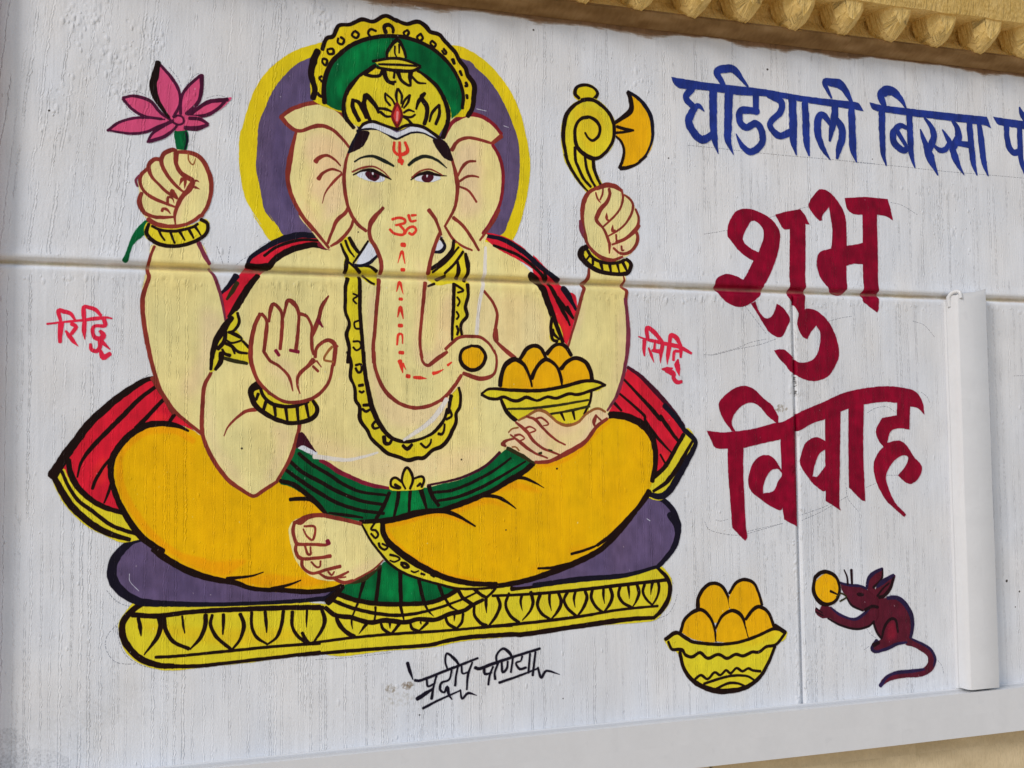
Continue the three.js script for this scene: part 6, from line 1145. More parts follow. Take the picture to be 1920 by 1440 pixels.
for (let i = 0; i < 500; i++) { const x = X0 + rnd() * (X1 - X0); crumbs.push([x, JOINT - 13 - rnd() * 12, 1.2 + rnd() * 3.5, (rnd() - 0.35) * 0.8]); if (rnd() < 0.4) crumbs.push([x, JOINT + 15 + rnd() * 10, 1 + rnd() * 3, (rnd() - 0.4) * 0.7]); }
for (let i = 0; i < 420; i++) crumbs.push([JOINTX + (rnd() < 0.6 ? -3 - rnd() * 9 : 3 + rnd() * 9), Y0 + rnd() * (JOINT - Y0), 1 + rnd() * 2.6, (rnd() - 0.35) * 0.9]);
const combX = (k, y) => k.x + (k.low ? noise(y / 60 + k.ph, k.ph) * 0.9 + (y + 200) * 0.006 * (k.x < 0 ? 1 : -0.4) : noise(y / 50 + k.ph, k.ph) * 1.6 + (y - JOINT) * 0.11 * step(-k.x, -500, 700));
function paintTile([a, b]) {
  const k = sheet(T, T), g = k.getContext('2d'); frame(g, a, b, T, T);
  g.fillStyle = `rgb(${WALLWHITE})`; g.fillRect(a - 5, Y0 - 5, b - a + 10, Y1 - Y0 + 10);
  // grime with edges of its own: rubbed dirt low at one end, scuffs, a knocked corner showing grey
  const blot = (x, y, rx, ry, col, n, s) => { for (let i = 0; i < n; i++) { const t = rnd() * 6.283, r = Math.sqrt(rnd()); g.fillStyle = col; g.beginPath(); g.ellipse(x + Math.cos(t) * r * rx, y + Math.sin(t) * r * ry, s * (0.4 + rnd()), s * (0.3 + rnd()), rnd() * 3, 0, 6.3); g.fill(); } };
  seed = 99;
  blot(-694, -486, 26, 40, 'rgba(96,104,106,0.054)', 1500, 1.3); blot(-668, -500, 50, 24, 'rgba(104,112,114,0.048)', 1500, 1.3); blot(-640, -470, 60, 40, 'rgba(120,124,126,0.024)', 1200, 1.5); blot(-590, -440, 34, 20, 'rgba(120,122,124,0.027)', 500, 1.5); blot(-560, -425, 70, 30, 'rgba(126,126,126,0.018)', 700, 2);
  blot(-165, -434, 9, 5, 'rgba(112,92,66,0.22)', 60, 1.6); blot(-190, -436, 8, 6, 'rgba(126,108,84,0.16)', 44, 1.6); blot(-176, -452, 18, 10, 'rgba(138,124,104,0.08)', 60, 2);
  blot(466, -37, 12, 6, 'rgba(140,124,104,0.20)', 60, 1.8); blot(494, 0, 2.2, 18, 'rgba(34,28,24,0.45)', 40, 1);
  // rust brown stain with cornice shade painted in, its lower edge wavering
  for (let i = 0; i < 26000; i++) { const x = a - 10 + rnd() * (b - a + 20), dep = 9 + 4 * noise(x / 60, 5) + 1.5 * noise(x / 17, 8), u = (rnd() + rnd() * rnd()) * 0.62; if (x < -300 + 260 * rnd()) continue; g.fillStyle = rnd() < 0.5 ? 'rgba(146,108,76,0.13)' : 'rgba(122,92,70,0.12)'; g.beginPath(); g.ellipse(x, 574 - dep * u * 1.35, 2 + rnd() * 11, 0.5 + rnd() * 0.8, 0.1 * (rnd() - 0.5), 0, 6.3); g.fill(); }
  blot(715, 575, 62, 5, 'rgba(40,28,22,0.22)', 260, 2.2);  // dark crevice under the cornice, its shade painted on as a blot
  for (const m of marks) if (m.k === 'D') { g.strokeStyle = 'rgba(70,72,84,0.62)'; g.lineWidth = 0.75; g.setLineDash([3, 1.4, 1.6, 1.2, 4.5, 2.2]); g.beginPath(); trace(g, m.p); g.stroke(); g.setLineDash([]); }
  for (const o of ops) {
    if (o.k === 'B') { g.save(); g.globalAlpha = o.alpha; g.filter = `blur(${(o.blur * T / (b - a)).toFixed(1)}px)`; g.fillStyle = ink(o.col); g.beginPath(); trace(g, o.p); g.closePath(); g.fill(); g.restore(); }
    else fillOp(g, o, ink(o.col));
  }
  // tan mortar-coloured streaks along the bottom of the groove, over the paint too
  for (let i = 0; i < 2600; i++) { const x = a - 10 + rnd() * (b - a + 20), y = JOINT + (rnd() + rnd() - 1) * 4 - 0.5; g.fillStyle = rnd() < 0.6 ? 'rgba(184,150,104,0.03)' : 'rgba(146,114,84,0.025)'; g.beginPath(); g.ellipse(x, y, 5 + rnd() * 16, 0.8 + rnd() * 1.5, 0, 0, 6.3); g.fill(); }
  for (const m of marks) if (m.k === 'X') { g.fillStyle = 'rgba(40,32,28,0.8)'; g.beginPath(); g.ellipse(m.p[0], m.p[1], m.r * 0.8, m.r * 0.7, 0.4, 0, 6.3); g.fill(); }
  // flecks where the brush skipped a pit and the white shows
  for (let i = 0; i < 520; i++) { const x = X0 + rnd() * (X1 - X0), y = Y0 + rnd() * (Y1 - Y0); g.fillStyle = `rgba(236,232,226,${0.15 + rnd() * 0.45})`; g.beginPath(); g.ellipse(x, y, 0.3 + rnd() * 0.6, 0.4 + rnd() * 1.3, rnd() - 0.5, 0, 6.3); g.fill(); }
  const im = g.getImageData(0, 0, T, T), px = im.data, wx = (b - a) / T, wy = (Y1 - Y0) / T;
  for (let j = 0; j < T; j++) { const y = Y1 - j * wy; for (let i = 0; i < T; i++) {
    const x = a + i * wx, o = (j * T + i) * 4, str = noise(x / 1.7, y / 70) * 0.010 + noise(x / 6 + 50, y / 130) * 0.012, mot = noise(x / 26, y / 34) * 0.018 + noise(x / 120 + 9, y / 110) * 0.018, gr = noise(x * 1.3, y * 1.3) * 0.014, hue = noise(x / 34 + 70, y / 80 + 20), sum = px[o] + px[o + 1] + px[o + 2], light = sum > 640 ? 0.45 : 1, deep = sum > 640 ? 0 : step(sum, 460, 180) * 0.07 + 0.02;
    const f = 1 + (str + mot) * (0.6 + light * 0.6) + gr + deep * (noise(x / 9 + 13, y / 15) + 0.6 * noise(x / 3.4 + 80, y / 14) + 0.6 * noise(x / 22 + y / 9, y / 26 - x / 14)), warm = hue * 0.018 * light;
    px[o] *= f * (1 + warm * 0.6); px[o + 1] *= f * (1 - warm * 0.3); px[o + 2] *= f * (1 - warm * 1.6);
  } }
  g.setTransform(1, 0, 0, 1, 0, 0); g.putImageData(im, 0, 0);
  const t = new THREE.CanvasTexture(k); t.colorSpace = THREE.SRGBColorSpace; t.wrapS = t.wrapT = THREE.ClampToEdgeWrapping; t.magFilter = THREE.LinearFilter;
  return t;
}
function reliefTile([a, b]) {
  const k = sheet(T, T), g = k.getContext('2d'); frame(g, a, b, T, T); seed = 1234;
  g.fillStyle = 'rgb(128,128,128)'; g.fillRect(a - 5, Y0 - 5, b - a + 10, Y1 - Y0 + 10);
  for (const q of combs) {
    if (q.x < a - 130 || q.x > b + 130) continue;
    const top = q.low ? JOINT - 16 : Y1, bot = q.low ? Y0 : JOINT + 12;
    for (let y = bot; y < top; y += 2) {
      const s = q.d * step(noise(y / (q.low ? 120 : 60) + q.ph, 3 + q.ph) + 0.45 * noise(y / 17 + q.ph, 90), q.low ? -0.95 : -0.6, 0.5) * (0.72 + 0.5 * noise(y / 2.6 + q.ph, 33));
      if (s < 0.06) continue;
      const x = combX(q, y), x2 = combX(q, y + 2), jog = 0.55 * noise(y / 3.1 + q.ph, 120) + 0.4 * noise(y / 9 + q.ph, 140);
      g.lineWidth = q.w * (0.8 + 0.4 * s); g.strokeStyle = `rgba(50,50,50,${(0.40 * s).toFixed(3)})`; g.beginPath(); g.moveTo(x + jog, y); g.lineTo(x2 + jog, y + 2.3); g.stroke();
      g.lineWidth = q.w * 0.9; g.strokeStyle = `rgba(222,222,222,${(0.42 * s).toFixed(3)})`; g.beginPath(); g.moveTo(x + q.w * 1.1 + jog * 2, y); g.lineTo(x2 + q.w * 1.1 + jog * 2, y + 2.3); g.stroke();
    }
  }
  for (const [x, y, r, h] of crumbs) {
    if (x < a - 8 || x > b + 8) continue;
    const v = h > 0 ? 235 : 20, gr = g.createRadialGradient(x, y, 0, x, y, r); gr.addColorStop(0, `rgba(${v},${v},${v},${Math.min(0.75, Math.abs(h) * 0.7)})`); gr.addColorStop(0.55, `rgba(${v},${v},${v},${Math.min(0.45, Math.abs(h) * 0.4)})`); gr.addColorStop(1, `rgba(${v},${v},${v},0)`);
    g.save(); g.translate(x, y); g.scale(1, 1 + ((x * 7.3) % 1 + 1) % 1 * 1.3); g.translate(-x, -y); g.fillStyle = gr; g.fillRect(x - r, y - r, 2 * r, 2 * r); g.restore();
  }
  const im = g.getImageData(0, 0, T, T), px = im.data, wx = (b - a) / T, wy = (Y1 - Y0) / T;
  for (let j = 0; j < T; j++) { const y = Y1 - j * wy; for (let i = 0; i < T; i++) {
    const x = a + i * wx, o = (j * T + i) * 4;
    const up = step(y, JOINT - 40, JOINT + 60), v = px[o] + (2.5 + up) * noise(x / 2.2, y / 20) + 3 * noise(x / 4.5 + 30, y / 50) + 2.5 * noise(x * 0.9, y * 0.8) + (3 + 4 * up) * noise(x * 0.5 + 8, y * 0.22) * (0.5 + 0.5 * noise(x / 60, y / 60)) + 16 * noise(x / 40, y / 55) + 8 * noise(x / 15 + 40, y / 22);
    px[o] = px[o + 1] = px[o + 2] = clamp(v, 0, 255);
  } }
  g.setTransform(1, 0, 0, 1, 0, 0); g.putImageData(im, 0, 0);
  const t = new THREE.CanvasTexture(k); t.wrapS = t.wrapT = THREE.ClampToEdgeWrapping; t.magFilter = THREE.LinearFilter;
  return t;
}
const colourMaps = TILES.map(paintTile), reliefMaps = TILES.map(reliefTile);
const BUMP = 0.006;
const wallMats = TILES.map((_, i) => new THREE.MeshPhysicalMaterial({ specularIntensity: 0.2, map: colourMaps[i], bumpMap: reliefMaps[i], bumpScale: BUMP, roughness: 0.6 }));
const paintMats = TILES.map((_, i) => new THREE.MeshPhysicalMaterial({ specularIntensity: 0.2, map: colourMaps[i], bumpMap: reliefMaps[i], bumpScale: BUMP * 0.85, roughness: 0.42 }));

// a sheet on the wall from triangles in wall millimetres: follows the grooves, carries wall uv, one material per tile
function onWall(tris, lift, ox, oy) {
  for (const [axis, cuts] of [[1, CUTY], [0, CUTX]]) for (const v of cuts) {
    const out = [];
    for (const t of tris) {
      const s = t.map((p) => p[axis] - v);
      if (Math.min(...s) >= -1e-6 || Math.max(...s) <= 1e-6) { out.push(t); continue; }
      const lo = [], hi = [];
      for (let i = 0; i < 3; i++) { const p = t[i], q = t[(i + 1) % 3], a = s[i], b = s[(i + 1) % 3]; if (a <= 0) lo.push(p); if (a >= 0) hi.push(p); if (a * b < 0) { const f = a / (a - b), m = [p[0] + f * (q[0] - p[0]), p[1] + f * (q[1] - p[1])]; m[axis] = v; lo.push(m); hi.push(m); } }
      for (const poly of [lo, hi]) for (let i = 2; i < poly.length; i++) out.push([poly[0], poly[i - 1], poly[i]]);
    }
    tris = out;
  }
  const geo = new THREE.BufferGeometry(), P = [], N = [], U = [];
  let start = 0;
  TILES.forEach(([a, b], m) => {
    for (const t of tris) {
      const mx = (t[0][0] + t[1][0] + t[2][0]) / 3;
      if ((m === 0) !== (mx < XM)) continue;
      for (const p of t) { const n = reliefNormal(p[0], p[1]); P.push((p[0] - ox) / 1000, (p[1] - oy) / 1000, (relief(p[0], p[1]) + lift) / 1000); N.push(n.x, n.y, n.z); U.push((p[0] - a) / (b - a), (p[1] - Y0) / (Y1 - Y0)); }
    }
    const count = P.length / 3 - start; if (count) geo.addGroup(start, count, m); start = P.length / 3;
  });
  geo.setAttribute('position', new THREE.Float32BufferAttribute(P, 3)); geo.setAttribute('normal', new THREE.Float32BufferAttribute(N, 3)); geo.setAttribute('uv', new THREE.Float32BufferAttribute(U, 2));
  return geo;
}

// ================= the wall =================
const plain = new THREE.MeshStandardMaterial({ color: new THREE.Color().setRGB(0.77, 0.785, 0.815), roughness: 0.6, bumpMap: reliefMaps[1], bumpScale: BUMP });
{
  const wall = new THREE.Group(); wall.name = 'plaster_wall'; scene.add(wall);
  tag(wall, 'white combed plaster wall of large slabs with a wide horizontal groove', 'wall');
  const slab = (x0, x1, y0, y1) => {
    const xs = [...new Set([x0, x1, ...CUTX.filter((x) => x > x0 && x < x1), ...Array.from({ length: 40 }, (_, i) => X0 + i * 46.3 + 0.37).filter((x) => x > x0 && x < x1)])].sort((p, q) => p - q);
    const ys = [...new Set([y0, y1, ...CUTY.filter((y) => y > y0 && y < y1), JOINT - 5, JOINT - 11].filter((y) => y >= y0 && y <= y1))].sort((p, q) => p - q), tris = [];
    for (let i = 1; i < xs.length; i++) for (let j = 1; j < ys.length; j++) { const a = [xs[i - 1], ys[j - 1]], b = [xs[i], ys[j - 1]], d = [xs[i], ys[j]], e = [xs[i - 1], ys[j]]; tris.push([a, b, d], [a, d, e]); }
    const m = lit(new THREE.Mesh(onWall(tris, 0, 0, -DATUM), wallMats)); m.name = 'plaster_slab'; wall.add(m);
  };
  slab(X0, X1, JOINT, Y1); slab(X0, JOINTX, Y0, JOINT); slab(JOINTX, X1, Y0, JOINT);
  const block = (name, w, h, d, x, y, z, m = plain) => { const o = lit(new THREE.Mesh(new THREE.BoxGeometry(w, h, d), m)); o.name = name; o.position.set(x, y, z); wall.add(o); };
  block('plaster_slab', 1.4, 0.492, 0.06, 1.767, 1.99, -0.0295); block('plaster_slab', 1.4, 0.7, 0.06, 1.767, 1.388, -0.0295);
  block('wall_core', 3.24, 2.6, 0.2, 0.84, 1.31, -0.165, mat(0.5, 0.45, 0.38, 0.9));
}

// ================= the painted things: each visible patch of paint is a thin film of its own =================
{
  const R = 1.25, W = Math.round((X1 - X0) * R), H = Math.round((Y1 - Y0) * R), ids = new Uint16Array(W * H), k = sheet(W, H), g = k.getContext('2d');
  for (const o of ops) {
    if (o.k === 'B') continue;
    let x0 = 1e9, x1 = -1e9, y0 = 1e9, y1 = -1e9; for (const p of o.p) { x0 = Math.min(x0, p[0]); x1 = Math.max(x1, p[0]); y0 = Math.min(y0, p[1]); y1 = Math.max(y1, p[1]); }
    const gw = (o.grow || 0) / 2 + 2, i0 = clamp(Math.floor((x0 - gw - X0) * R), 0, W - 1), i1 = clamp(Math.ceil((x1 + gw - X0) * R), 1, W), j0 = clamp(Math.floor((Y1 - y1 - gw) * R), 0, H - 1), j1 = clamp(Math.ceil((Y1 - y0 + gw) * R), 1, H);
    if (i1 <= i0 || j1 <= j0) continue;
    g.setTransform(1, 0, 0, 1, 0, 0); g.clearRect(i0, j0, i1 - i0, j1 - j0); frame(g, X0, X1, W, H); fillOp(g, o, '#fff');
    const d = g.getImageData(i0, j0, i1 - i0, j1 - j0).data, w = i1 - i0;
    for (let j = j0; j < j1; j++) for (let i = i0; i < i1; i++) if (d[((j - j0) * w + i - i0) * 4 + 3] > 127) ids[j * W + i] = o.n.id;
  }
  const box = nodes.map(() => [1e9, -1, 1e9, -1]);
  for (let j = 0; j < H; j++) for (let i = 0; i < W; i++) { const id = ids[j * W + i]; if (!id) continue; const q = box[id - 1]; if (i < q[0]) q[0] = i; if (i > q[1]) q[1] = i; if (j < q[2]) q[2] = j; if (j > q[3]) q[3] = j; }
  function loops(id) {                                         // outlines of a patch along the cells' edges, the patch on the left hand
    const [bx0, bx1, by0, by1] = box[id - 1], w = bx1 - bx0 + 3, inside = (i, j) => i >= bx0 && i <= bx1 && j >= by0 && j <= by1 && ids[j * W + i] === id;
    const next = new Map(), key = (i, j) => (j - by0 + 1) * (w + 2) + (i - bx0 + 1), add = (ai, aj, bi, bj) => { const q = key(ai, aj); if (!next.has(q)) next.set(q, []); next.get(q).push([bi, bj, ai, aj]); };
    for (let j = by0; j <= by1; j++) for (let i = bx0; i <= bx1; i++) {
      if (!inside(i, j)) continue;
      if (!inside(i, j - 1)) add(i + 1, j, i, j); if (!inside(i, j + 1)) add(i, j + 1, i + 1, j + 1); if (!inside(i - 1, j)) add(i, j, i, j + 1); if (!inside(i + 1, j)) add(i + 1, j + 1, i + 1, j);
    }
    const out = [];
    for (const [, list] of next) while (list.length) {
      let e = list.pop(); const loop = [[e[2], e[3]]], sx = e[2], sy = e[3];
      while (e[0] !== sx || e[1] !== sy) {
        loop.push([e[0], e[1]]);
        const l = next.get(key(e[0], e[1])); let pick = 0;
        if (l.length > 1) { const dx = e[0] - e[2], dy = e[1] - e[3]; for (let q = 0; q < l.length; q++) { const ex = l[q][0] - l[q][2], ey = l[q][1] - l[q][3]; if (dx * ey - dy * ex < 0) pick = q; } }
        e = l.splice(pick, 1)[0];
      }
      out.push(loop);
    }
    return out;
  }
  const area = (p) => { let s = 0; for (let i = 0, n = p.length; i < n; i++) { const q = p[(i + 1) % n]; s += p[i][0] * q[1] - q[0] * p[i][1]; } return s / 2; };
  function thin(p, eps) {                                      // fewer points, closed outline
    if (p.length < 6) return p;
    let far = 0, fd = 0; p.forEach((q, i) => { const d = (q[0] - p[0][0]) ** 2 + (q[1] - p[0][1]) ** 2; if (d > fd) { fd = d; far = i; } });
    const keep = new Uint8Array(p.length + 1), q = [...p, p[0]]; keep[0] = keep[far] = keep[p.length] = 1;
    const st = [[0, far], [far, p.length]];
    while (st.length) { const [a, b] = st.pop(); let m = -1, md = eps; const ax = q[a][0], ay = q[a][1], dx = q[b][0] - ax, dy = q[b][1] - ay, l = Math.hypot(dx, dy) || 1; for (let i = a + 1; i < b; i++) { const d = Math.abs((q[i][0] - ax) * dy - (q[i][1] - ay) * dx) / l; if (d > md) { md = d; m = i; } } if (m > 0) { keep[m] = 1; st.push([a, m], [m, b]); } }
    return p.filter((_, i) => keep[i]);
  }
  const within = (pt, p) => { let s = false; for (let i = 0, j = p.length - 1; i < p.length; j = i++) if ((p[i][1] > pt[1]) !== (p[j][1] > pt[1]) && pt[0] < ((p[j][0] - p[i][0]) * (pt[1] - p[i][1])) / (p[j][1] - p[i][1]) + p[i][0]) s = !s; return s; };
  function film(n) {
    if (box[n.id - 1][1] < 0) return null;
    const ls = loops(n.id).map((p) => ({ a: area(p), p: thin(p, 0.6) })).filter((q) => Math.abs(q.a) > 5 && q.p.length > 2);
    const outer = ls.filter((q) => q.a < 0), holes = ls.filter((q) => q.a > 0), tris = [], mm = (q) => new THREE.Vector2(X0 + q[0] / R, Y1 - q[1] / R);
    outer.forEach((q) => { q.h = []; });
    for (const h of holes) { const pt = [(h.p[0][0] + h.p[1][0]) / 2 + 0.01, (h.p[0][1] + h.p[1][1]) / 2 + 0.013]; let best = null; for (const q of outer) if (within(pt, q.p) && (!best || Math.abs(q.a) < Math.abs(best.a))) best = q; if (best) best.h.push(h); }
    for (const q of outer) {
      const cont = q.p.map(mm), hs = q.h.map((h) => h.p.map(mm)), all = [...cont, ...hs.flat()];
      for (const f of THREE.ShapeUtils.triangulateShape(cont, hs)) { const t = f.map((i) => [all[i].x, all[i].y]); if ((t[1][0] - t[0][0]) * (t[2][1] - t[0][1]) - (t[1][1] - t[0][1]) * (t[2][0] - t[0][0]) < 0) t.reverse(); tris.push(t); }
    }
    return tris.length ? tris : null;
  }
  for (const t of things) {
    const films = new Map(); let x0 = 1e9, x1 = -1e9, y0 = 1e9;
    for (const n of t.parts.flatMap((p) => [p, ...p.subs])) { const f = film(n); films.set(n, f); if (f) for (const tr of f) for (const p of tr) { x0 = Math.min(x0, p[0]); x1 = Math.max(x1, p[0]); y0 = Math.min(y0, p[1]); } }
    const root = new THREE.Group(); root.name = t.name; const ox = (x0 + x1) / 2, oy = y0; root.position.set(ox / 1000, (oy + DATUM) / 1000, 0); tag(root, t.label, t.category, t.group); scene.add(root);
    const make = (n, parent) => {
      const f = films.get(n); if (!f && !n.subs.some((s) => films.get(s))) return;
      const o = f ? lit(new THREE.Mesh(onWall(f, 0.4 + 0.06 * (n.id % 9), ox, oy), paintMats)) : new THREE.Group();
      o.name = n.name; parent.add(o); for (const s of n.subs) make(s, o);
    };
    for (const p of t.parts) make(p, root);
  }
}

// ================= white plastic cable trunking =================
function grainMap(w, h, f, base, amp, sc = 1) {
  const k = sheet(w, h), g = k.getContext('2d'), im = g.createImageData(w, h);
  for (let j = 0; j < h; j++) for (let i = 0; i < w; i++) { const v = f(i, j), o = (j * w + i) * 4; for (let q = 0; q < 3; q++) im.data[o + q] = clamp(base[q] + amp * v * (sc[q] ?? 1), 0, 255); im.data[o + 3] = 255; }
  g.putImageData(im, 0, 0); const t = new THREE.CanvasTexture(k); t.wrapS = t.wrapT = THREE.RepeatWrapping; t.magFilter = THREE.LinearFilter; return t;
}
{
  const skin = grainMap(512, 512, (i, j) => noise(i / 30, j / 12) * 0.5 + noise(i / 3, j / 3) * 0.3 + (noise(i / 9 + 3, j / 5) > 0.9 ? -0.8 : 0), [222, 223, 225], 4); skin.colorSpace = THREE.SRGBColorSpace;
  const white = new THREE.MeshPhysicalMaterial({ map: skin, roughness: 0.28 });
  // the duct's section, open to the wall: base flange, side, rounded shoulder, face
  const section = (w, d, r, back) => { const s = new THREE.Shape(); s.moveTo(-w / 2, back); s.lineTo(w / 2, back); s.lineTo(w / 2, d - r); s.absarc(w / 2 - r, d - r, r, 0, Math.PI / 2, false); s.lineTo(-w / 2 + r, d); s.absarc(-w / 2 + r, d - r, r, Math.PI / 2, Math.PI, false); s.closePath(); return s; };
  const up = new THREE.Group(); up.name = 'cable_trunking'; up.position.set(0.833, 1.0885, 0); scene.add(up);
  tag(up, 'upright white plastic cable trunking with a ragged broken top end', 'trunking');
  const g1 = new THREE.ExtrudeGeometry(section(0.066, 0.031, 0.008, 0.0045), { depth: 0.668, bevelEnabled: false, curveSegments: 8, steps: 60 }); g1.rotateX(-Math.PI / 2); g1.scale(1, 1, -1);
  // rotateX(-90): section depth -> -z, extrusion -> +y ; scale flips it to face the street
  { const i = g1.index; if (i) { const a = i.array; for (let q = 0; q < a.length; q += 3) { const t = a[q]; a[q] = a[q + 2]; a[q + 2] = t; } } else { for (const n of ['position', 'uv', 'normal']) { const at = g1.getAttribute(n), s = at.itemSize, a = at.array; for (let q = 0; q < at.count; q += 3) for (let e = 0; e < s; e++) { const t = a[q * s + e]; a[q * s + e] = a[(q + 2) * s + e]; a[(q + 2) * s + e] = t; } } } }
  { const p = g1.getAttribute('position'); for (let i = 0; i < p.count; i++) { const x = p.getX(i), y = p.getY(i); if (y > 0.64) p.setY(i, y + 0.0035 * noise(x * 210 + 5, 2.2) + 0.0015 * noise(x * 700, 8) + (x > 0.012 ? 0.010 * step(x, 0.012, 0.016) : 0)); else p.setX(i, x + 0.0006 * noise(y * 9, 4)); } }
  const cover = lit(new THREE.Mesh(toCreasedNormals(g1, 0.6), white)); cover.name = 'cover'; up.add(cover);
  const base = lit(new THREE.Mesh(new RoundedBoxGeometry(0.071, 0.664, 0.0055, 2, 0.0012), white)); base.name = 'base_channel'; base.position.set(-0.0005, 0.33, 0.0022); up.add(base);
  const flap = new THREE.TubeGeometry(new THREE.CatmullRomCurve3([new THREE.Vector3(-0.0335, 0.650, 0.012), new THREE.Vector3(-0.0350, 0.667, 0.014), new THREE.Vector3(-0.0315, 0.6735, 0.021), new THREE.Vector3(-0.0265, 0.6735, 0.0295), new THREE.Vector3(-0.025, 0.6625, 0.0315)]), 18, 0.0034, 7); flap.scale(1, 1, 1);
  const curl = lit(new THREE.Mesh(flap, white)); curl.name = 'curled_lip'; up.add(curl);
  const run = new THREE.Group(); run.name = 'cable_trunking_001'; run.position.set(0.6, 1.012, 0); scene.add(run);
  tag(run, 'wide horizontal white plastic cable trunking along the foot of the wall', 'trunking');
  const g2 = new THREE.ExtrudeGeometry(section(0.0725, 0.031, 0.0105, 0.004), { depth: 3.1, bevelEnabled: false, curveSegments: 10, steps: 80 }); g2.rotateZ(Math.PI / 2); g2.rotateY(-Math.PI / 2); 
  { const p = g2.getAttribute('position'), b = new THREE.Box3().setFromBufferAttribute(p), q = b.getCenter(new THREE.Vector3()); g2.translate(-q.x, -b.min.y, -b.min.z + 0.004); for (let i = 0; i < p.count; i++) p.setY(i, p.getY(i) + 0.0008 * noise(p.getX(i) * 2.3, 7)); }
  const lid = lit(new THREE.Mesh(toCreasedNormals(g2, 0.6), white)); lid.name = 'cover'; run.add(lid);
  const back = lit(new THREE.Mesh(new RoundedBoxGeometry(3.1, 0.0765, 0.0052, 2, 0.0012), white)); back.name = 'base_channel'; back.position.set(0, 0.0362, 0.0022); run.add(back);
}

// ================= sandstone: cornice above, plinth below =================
const stoneMap = grainMap(512, 512, (i, j) => noise(i / 2, j / 2) * 0.5 + noise(i / 9, j / 7) * 0.8 + noise(i / 50, j / 40) + (noise(i / 5 + 9, j / 4) > 0.8 ? -1.6 : 0), [228, 194, 118], 12, [0.9, 1, 1.2]); stoneMap.colorSpace = THREE.SRGBColorSpace;
const stoneBump = grainMap(512, 512, (i, j) => noise(i / 2, j / 7) * 0.5 + noise(i / 5, j / 30) * 0.8 + noise(i / 14, j / 14) * 0.6, [128, 128, 128], 46);
stoneMap.repeat.set(4, 4); stoneBump.repeat.set(4, 4);
const stone = new THREE.MeshStandardMaterial({ map: stoneMap, bumpMap: stoneBump, bumpScale: 0.006, roughness: 0.9 });
const stainShadeMap = grainMap(1024, 256, (i, j) => noise(i / 60, j / 5) + 0.7 * noise(i / 20 + 40, j / 2.5) + 0.4 * noise(i / 3, j / 2), [138, 106, 64], 16, [1, 1, 1]); stainShadeMap.colorSpace = THREE.SRGBColorSpace;
const stainShaded = new THREE.MeshStandardMaterial({ map: stainShadeMap, bumpMap: stainShadeMap, bumpScale: 0.0015, roughness: 0.9 });  // fillet brown: stain with its underside shade mixed into the colour
const boxUv = (g, s = 1) => { const p = g.getAttribute('position'), n = g.getAttribute('normal'), u = []; for (let i = 0; i < p.count; i++) { const ax = Math.abs(n.getX(i)), ay = Math.abs(n.getY(i)), az = Math.abs(n.getZ(i)); if (az >= ax && az >= ay) u.push(p.getX(i) * s, p.getY(i) * s); else if (ay >= ax) u.push(p.getX(i) * s, p.getZ(i) * s); else u.push(p.getZ(i) * s, p.getY(i) * s); } g.setAttribute('uv', new THREE.Float32BufferAttribute(u, 2)); return g; };
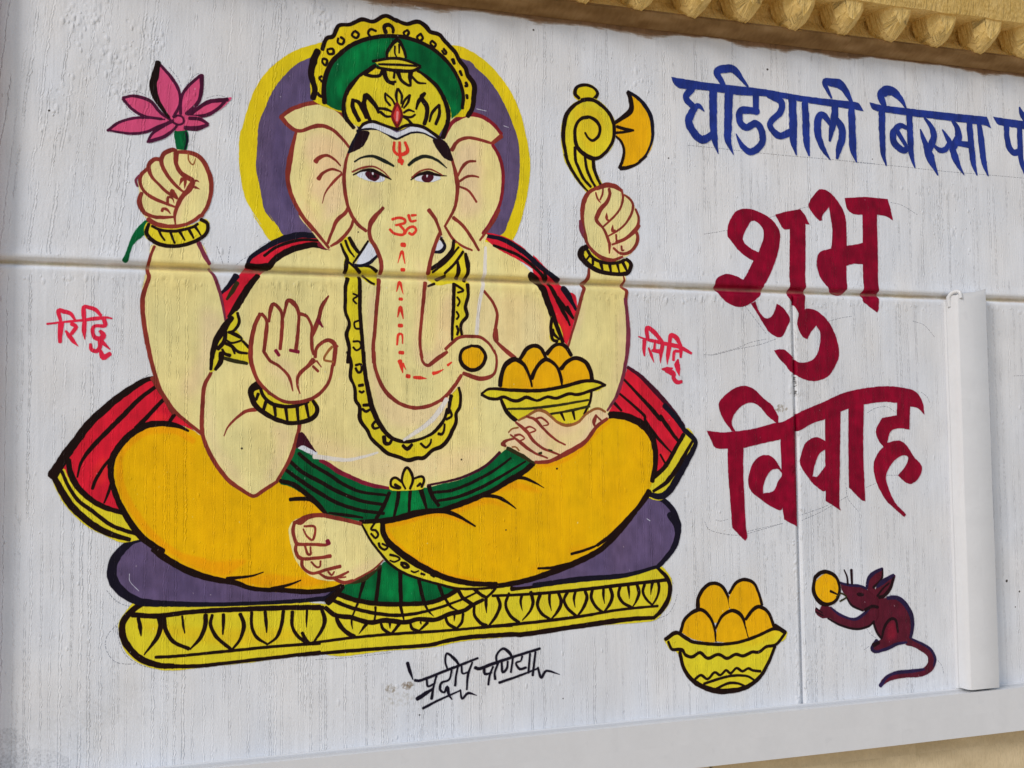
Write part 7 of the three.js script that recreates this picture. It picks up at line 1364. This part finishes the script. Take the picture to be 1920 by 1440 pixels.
{
  const root = new THREE.Group(); root.name = 'stone_cornice'; root.position.set(0.6, 2.168, 0); scene.add(root);
  tag(root, 'golden sandstone cornice carved with a row of hanging leaf lobes', 'cornice');
  const XA = -1.5, XB = 1.9;                                   // along the wall, from the cornice's own middle
  // a moulded strip from a section (y, z), drawn along x
  const strip = (name, sec, m, wob = 0.0006) => {
    const n = 170, g = new THREE.BufferGeometry(), P = [], I = [], U = []; let L = 0;
    sec.forEach((s, k) => { if (k) L += Math.hypot(s[0] - sec[k - 1][0], s[1] - sec[k - 1][1]); for (let i = 0; i <= n; i++) { const x = XA + ((XB - XA) * i) / n, inner = k && k < sec.length - 1; P.push(x, s[0] + (inner ? wob * noise(x * 38, k * 7.3) : 0), s[1] + (inner ? wob * noise(x * 31 + 50, k * 5.1) : 0)); U.push(x, L); } });
    for (let k = 0; k < sec.length - 1; k++) for (let i = 0; i < n; i++) { const a = k * (n + 1) + i, b = a + n + 1; I.push(a, a + 1, b, a + 1, b + 1, b); }
    g.setAttribute('position', new THREE.Float32BufferAttribute(P, 3)); g.setAttribute('uv', new THREE.Float32BufferAttribute(U, 2)); g.setIndex(I); g.computeVertexNormals();
    const o = lit(new THREE.Mesh(toCreasedNormals(g, 0.7), m)); o.name = name; root.add(o); return o;
  };
  strip('fillet', [[0.006, -0.004], [0.0, 0.001], [0.001, 0.008], [0.004, 0.014], [0.007, 0.025], [0.011, 0.0305], [0.015, 0.032], [0.020, 0.028]], stainShaded);
  strip('hollow', [[0.011, 0.024], [0.0155, 0.030], [0.022, 0.023], [0.032, 0.012], [0.045, 0.004], [0.056, 0.006], [0.064, 0.020]], stone, 0.002);
  strip('upper_band', [[0.067, 0.006], [0.0615, 0.015], [0.0605, 0.066], [0.0615, 0.0735], [0.066, 0.076], [0.115, 0.083], [0.190, 0.098], [0.196, 0.13], [0.225, 0.136], [0.233, 0.20], [0.265, 0.205], [0.272, -0.004]], stone, 0.002);
  // one hanging lobe: a tongue with a chamfered, chipped tip; three cut variants
  const lobe = (v) => {
    seed = 500 + v * 77;
    const s = new THREE.Shape(); s.moveTo(-0.0385, 0.062); s.lineTo(-0.034, 0.046); s.bezierCurveTo(-0.032, 0.030, -0.020, 0.010, -0.006, 0.001); s.lineTo(0.005, 0.0); s.bezierCurveTo(0.019, 0.009, 0.031, 0.028, 0.034, 0.046); s.lineTo(0.0385, 0.062); s.closePath();
    let g = new THREE.ExtrudeGeometry(s, { depth: 0.038, bevelEnabled: true, bevelThickness: 0.017, bevelSize: 0.015, bevelOffset: -0.011, bevelSegments: 1, curveSegments: 4 });
    const p = g.getAttribute('position');
    for (let i = 0; i < p.count; i++) {
      let x = p.getX(i), y = p.getY(i), z = p.getZ(i); const t = clamp(y / 0.06, 0, 1);
      z += t * 0.006 - (1 - t) * (1 - t) * 0.006 + 0.004 * noise(x * 90 + v * 9, y * 90); x += 0.0018 * noise(y * 120 + v * 5, z * 120); y += 0.004 * noise(x * 80 + v * 3, z * 80 + 40) + z * 0.06;
      p.setXYZ(i, x, y, z);
    }
    g.scale(0.84, 0.94, 0.95); g = toCreasedNormals(g, 0.25); return boxUv(g, 1);
  };
  const lobes = [0, 1, 2].map(lobe);
  const ridge = (v) => { const g = new THREE.ConeGeometry(0.005, 0.04, 4, 3); g.rotateX(Math.PI); g.scale(1, 1, 0.5); g.translate(0.004 - v * 0.006, 0.050, 0.050); return boxUv(toCreasedNormals(g, 0.3)); };
  const ridges = [0, 1, 2].map(ridge);
  for (let i = 0; i < 36; i++) {
    const x = XA + 0.076 + i * 0.0937; if (x > XB - 0.03) break;
    const o = lit(new THREE.Mesh(lobes[i % 3], stone)); o.name = 'leaf_lobe'; o.position.set(x + 0.002 * noise(i * 3.3, 1), 0.0185 + 0.002 * noise(i * 2.1, 9), 0.013); o.rotation.z = 0.04 * noise(i * 1.7, 4); root.add(o);
    const r = lit(new THREE.Mesh(ridges[(i * 2) % 3], stone)); r.name = 'chisel_ridge'; o.add(r);
  }
}
{
  const root = new THREE.Group(); root.name = 'stone_plinth'; root.position.set(0.6, 0, 0); scene.add(root);
  tag(root, 'pale beige sandstone plinth below the horizontal cable trunking', 'plinth');
  const pl = grainMap(512, 512, (i, j) => noise(i / 3, j / 3) * 0.4 + noise(i / 40, j / 20) + noise(i / 11, j / 8) * 0.5, [214, 194, 156], 9); pl.colorSpace = THREE.SRGBColorSpace;
  const pm = new THREE.MeshStandardMaterial({ map: pl, bumpMap: stoneBump, bumpScale: 0.0015, roughness: 0.85 });
  const course = (y0, y1, z) => { for (let i = 0; i < 4; i++) { const g = new RoundedBoxGeometry(0.772, y1 - y0 - 0.003, 0.16, 2, 0.004); const o = lit(new THREE.Mesh(boxUv(g, 1.5), pm)); o.name = 'stone_block'; o.position.set(-1.162 + i * 0.775 + (y0 > 0.9 ? 0.5 : 0), (y0 + y1) / 2, z - 0.08); root.add(o); } };
  course(0.0, 0.33, 0.012); course(0.33, 0.66, 0.006); course(0.66, 0.93, 0.004); course(0.93, 1.038, -0.004);
}
{
  const g = new RoundedBoxGeometry(0.16, 2.5, 0.05, 3, 0.003);  // out-of-view post, added to cast shade along the wall's edge
  const root = new THREE.Group(); root.name = 'shading_post'; root.position.set(-0.7935, 0, -0.004); scene.add(root);
  tag(root, 'dull pink unseen post added to shade the end of the wall', 'added post');
  const m = lit(new THREE.Mesh(g, mat(0.42, 0.25, 0.25, 0.7))); m.name = 'post_body'; m.position.y = 1.25; root.add(m);
}

// ================= the street =================
{
  const gm = grainMap(512, 512, (i, j) => noise(i / 3, j / 3) * 0.6 + noise(i / 30, j / 26) + noise(i / 90, j / 70), [206, 186, 156], 10); gm.colorSpace = THREE.SRGBColorSpace; gm.repeat.set(60, 60);
  const ground = lit(new THREE.Mesh(new THREE.PlaneGeometry(300, 300), new THREE.MeshStandardMaterial({ map: gm, roughness: 0.95 }))); ground.name = 'ground'; ground.rotation.x = -Math.PI / 2; ground.userData = { kind: 'structure', label: 'dusty sandy paved street in front of the wall', category: 'ground' }; scene.add(ground);
}
renderer.render(scene, camera);
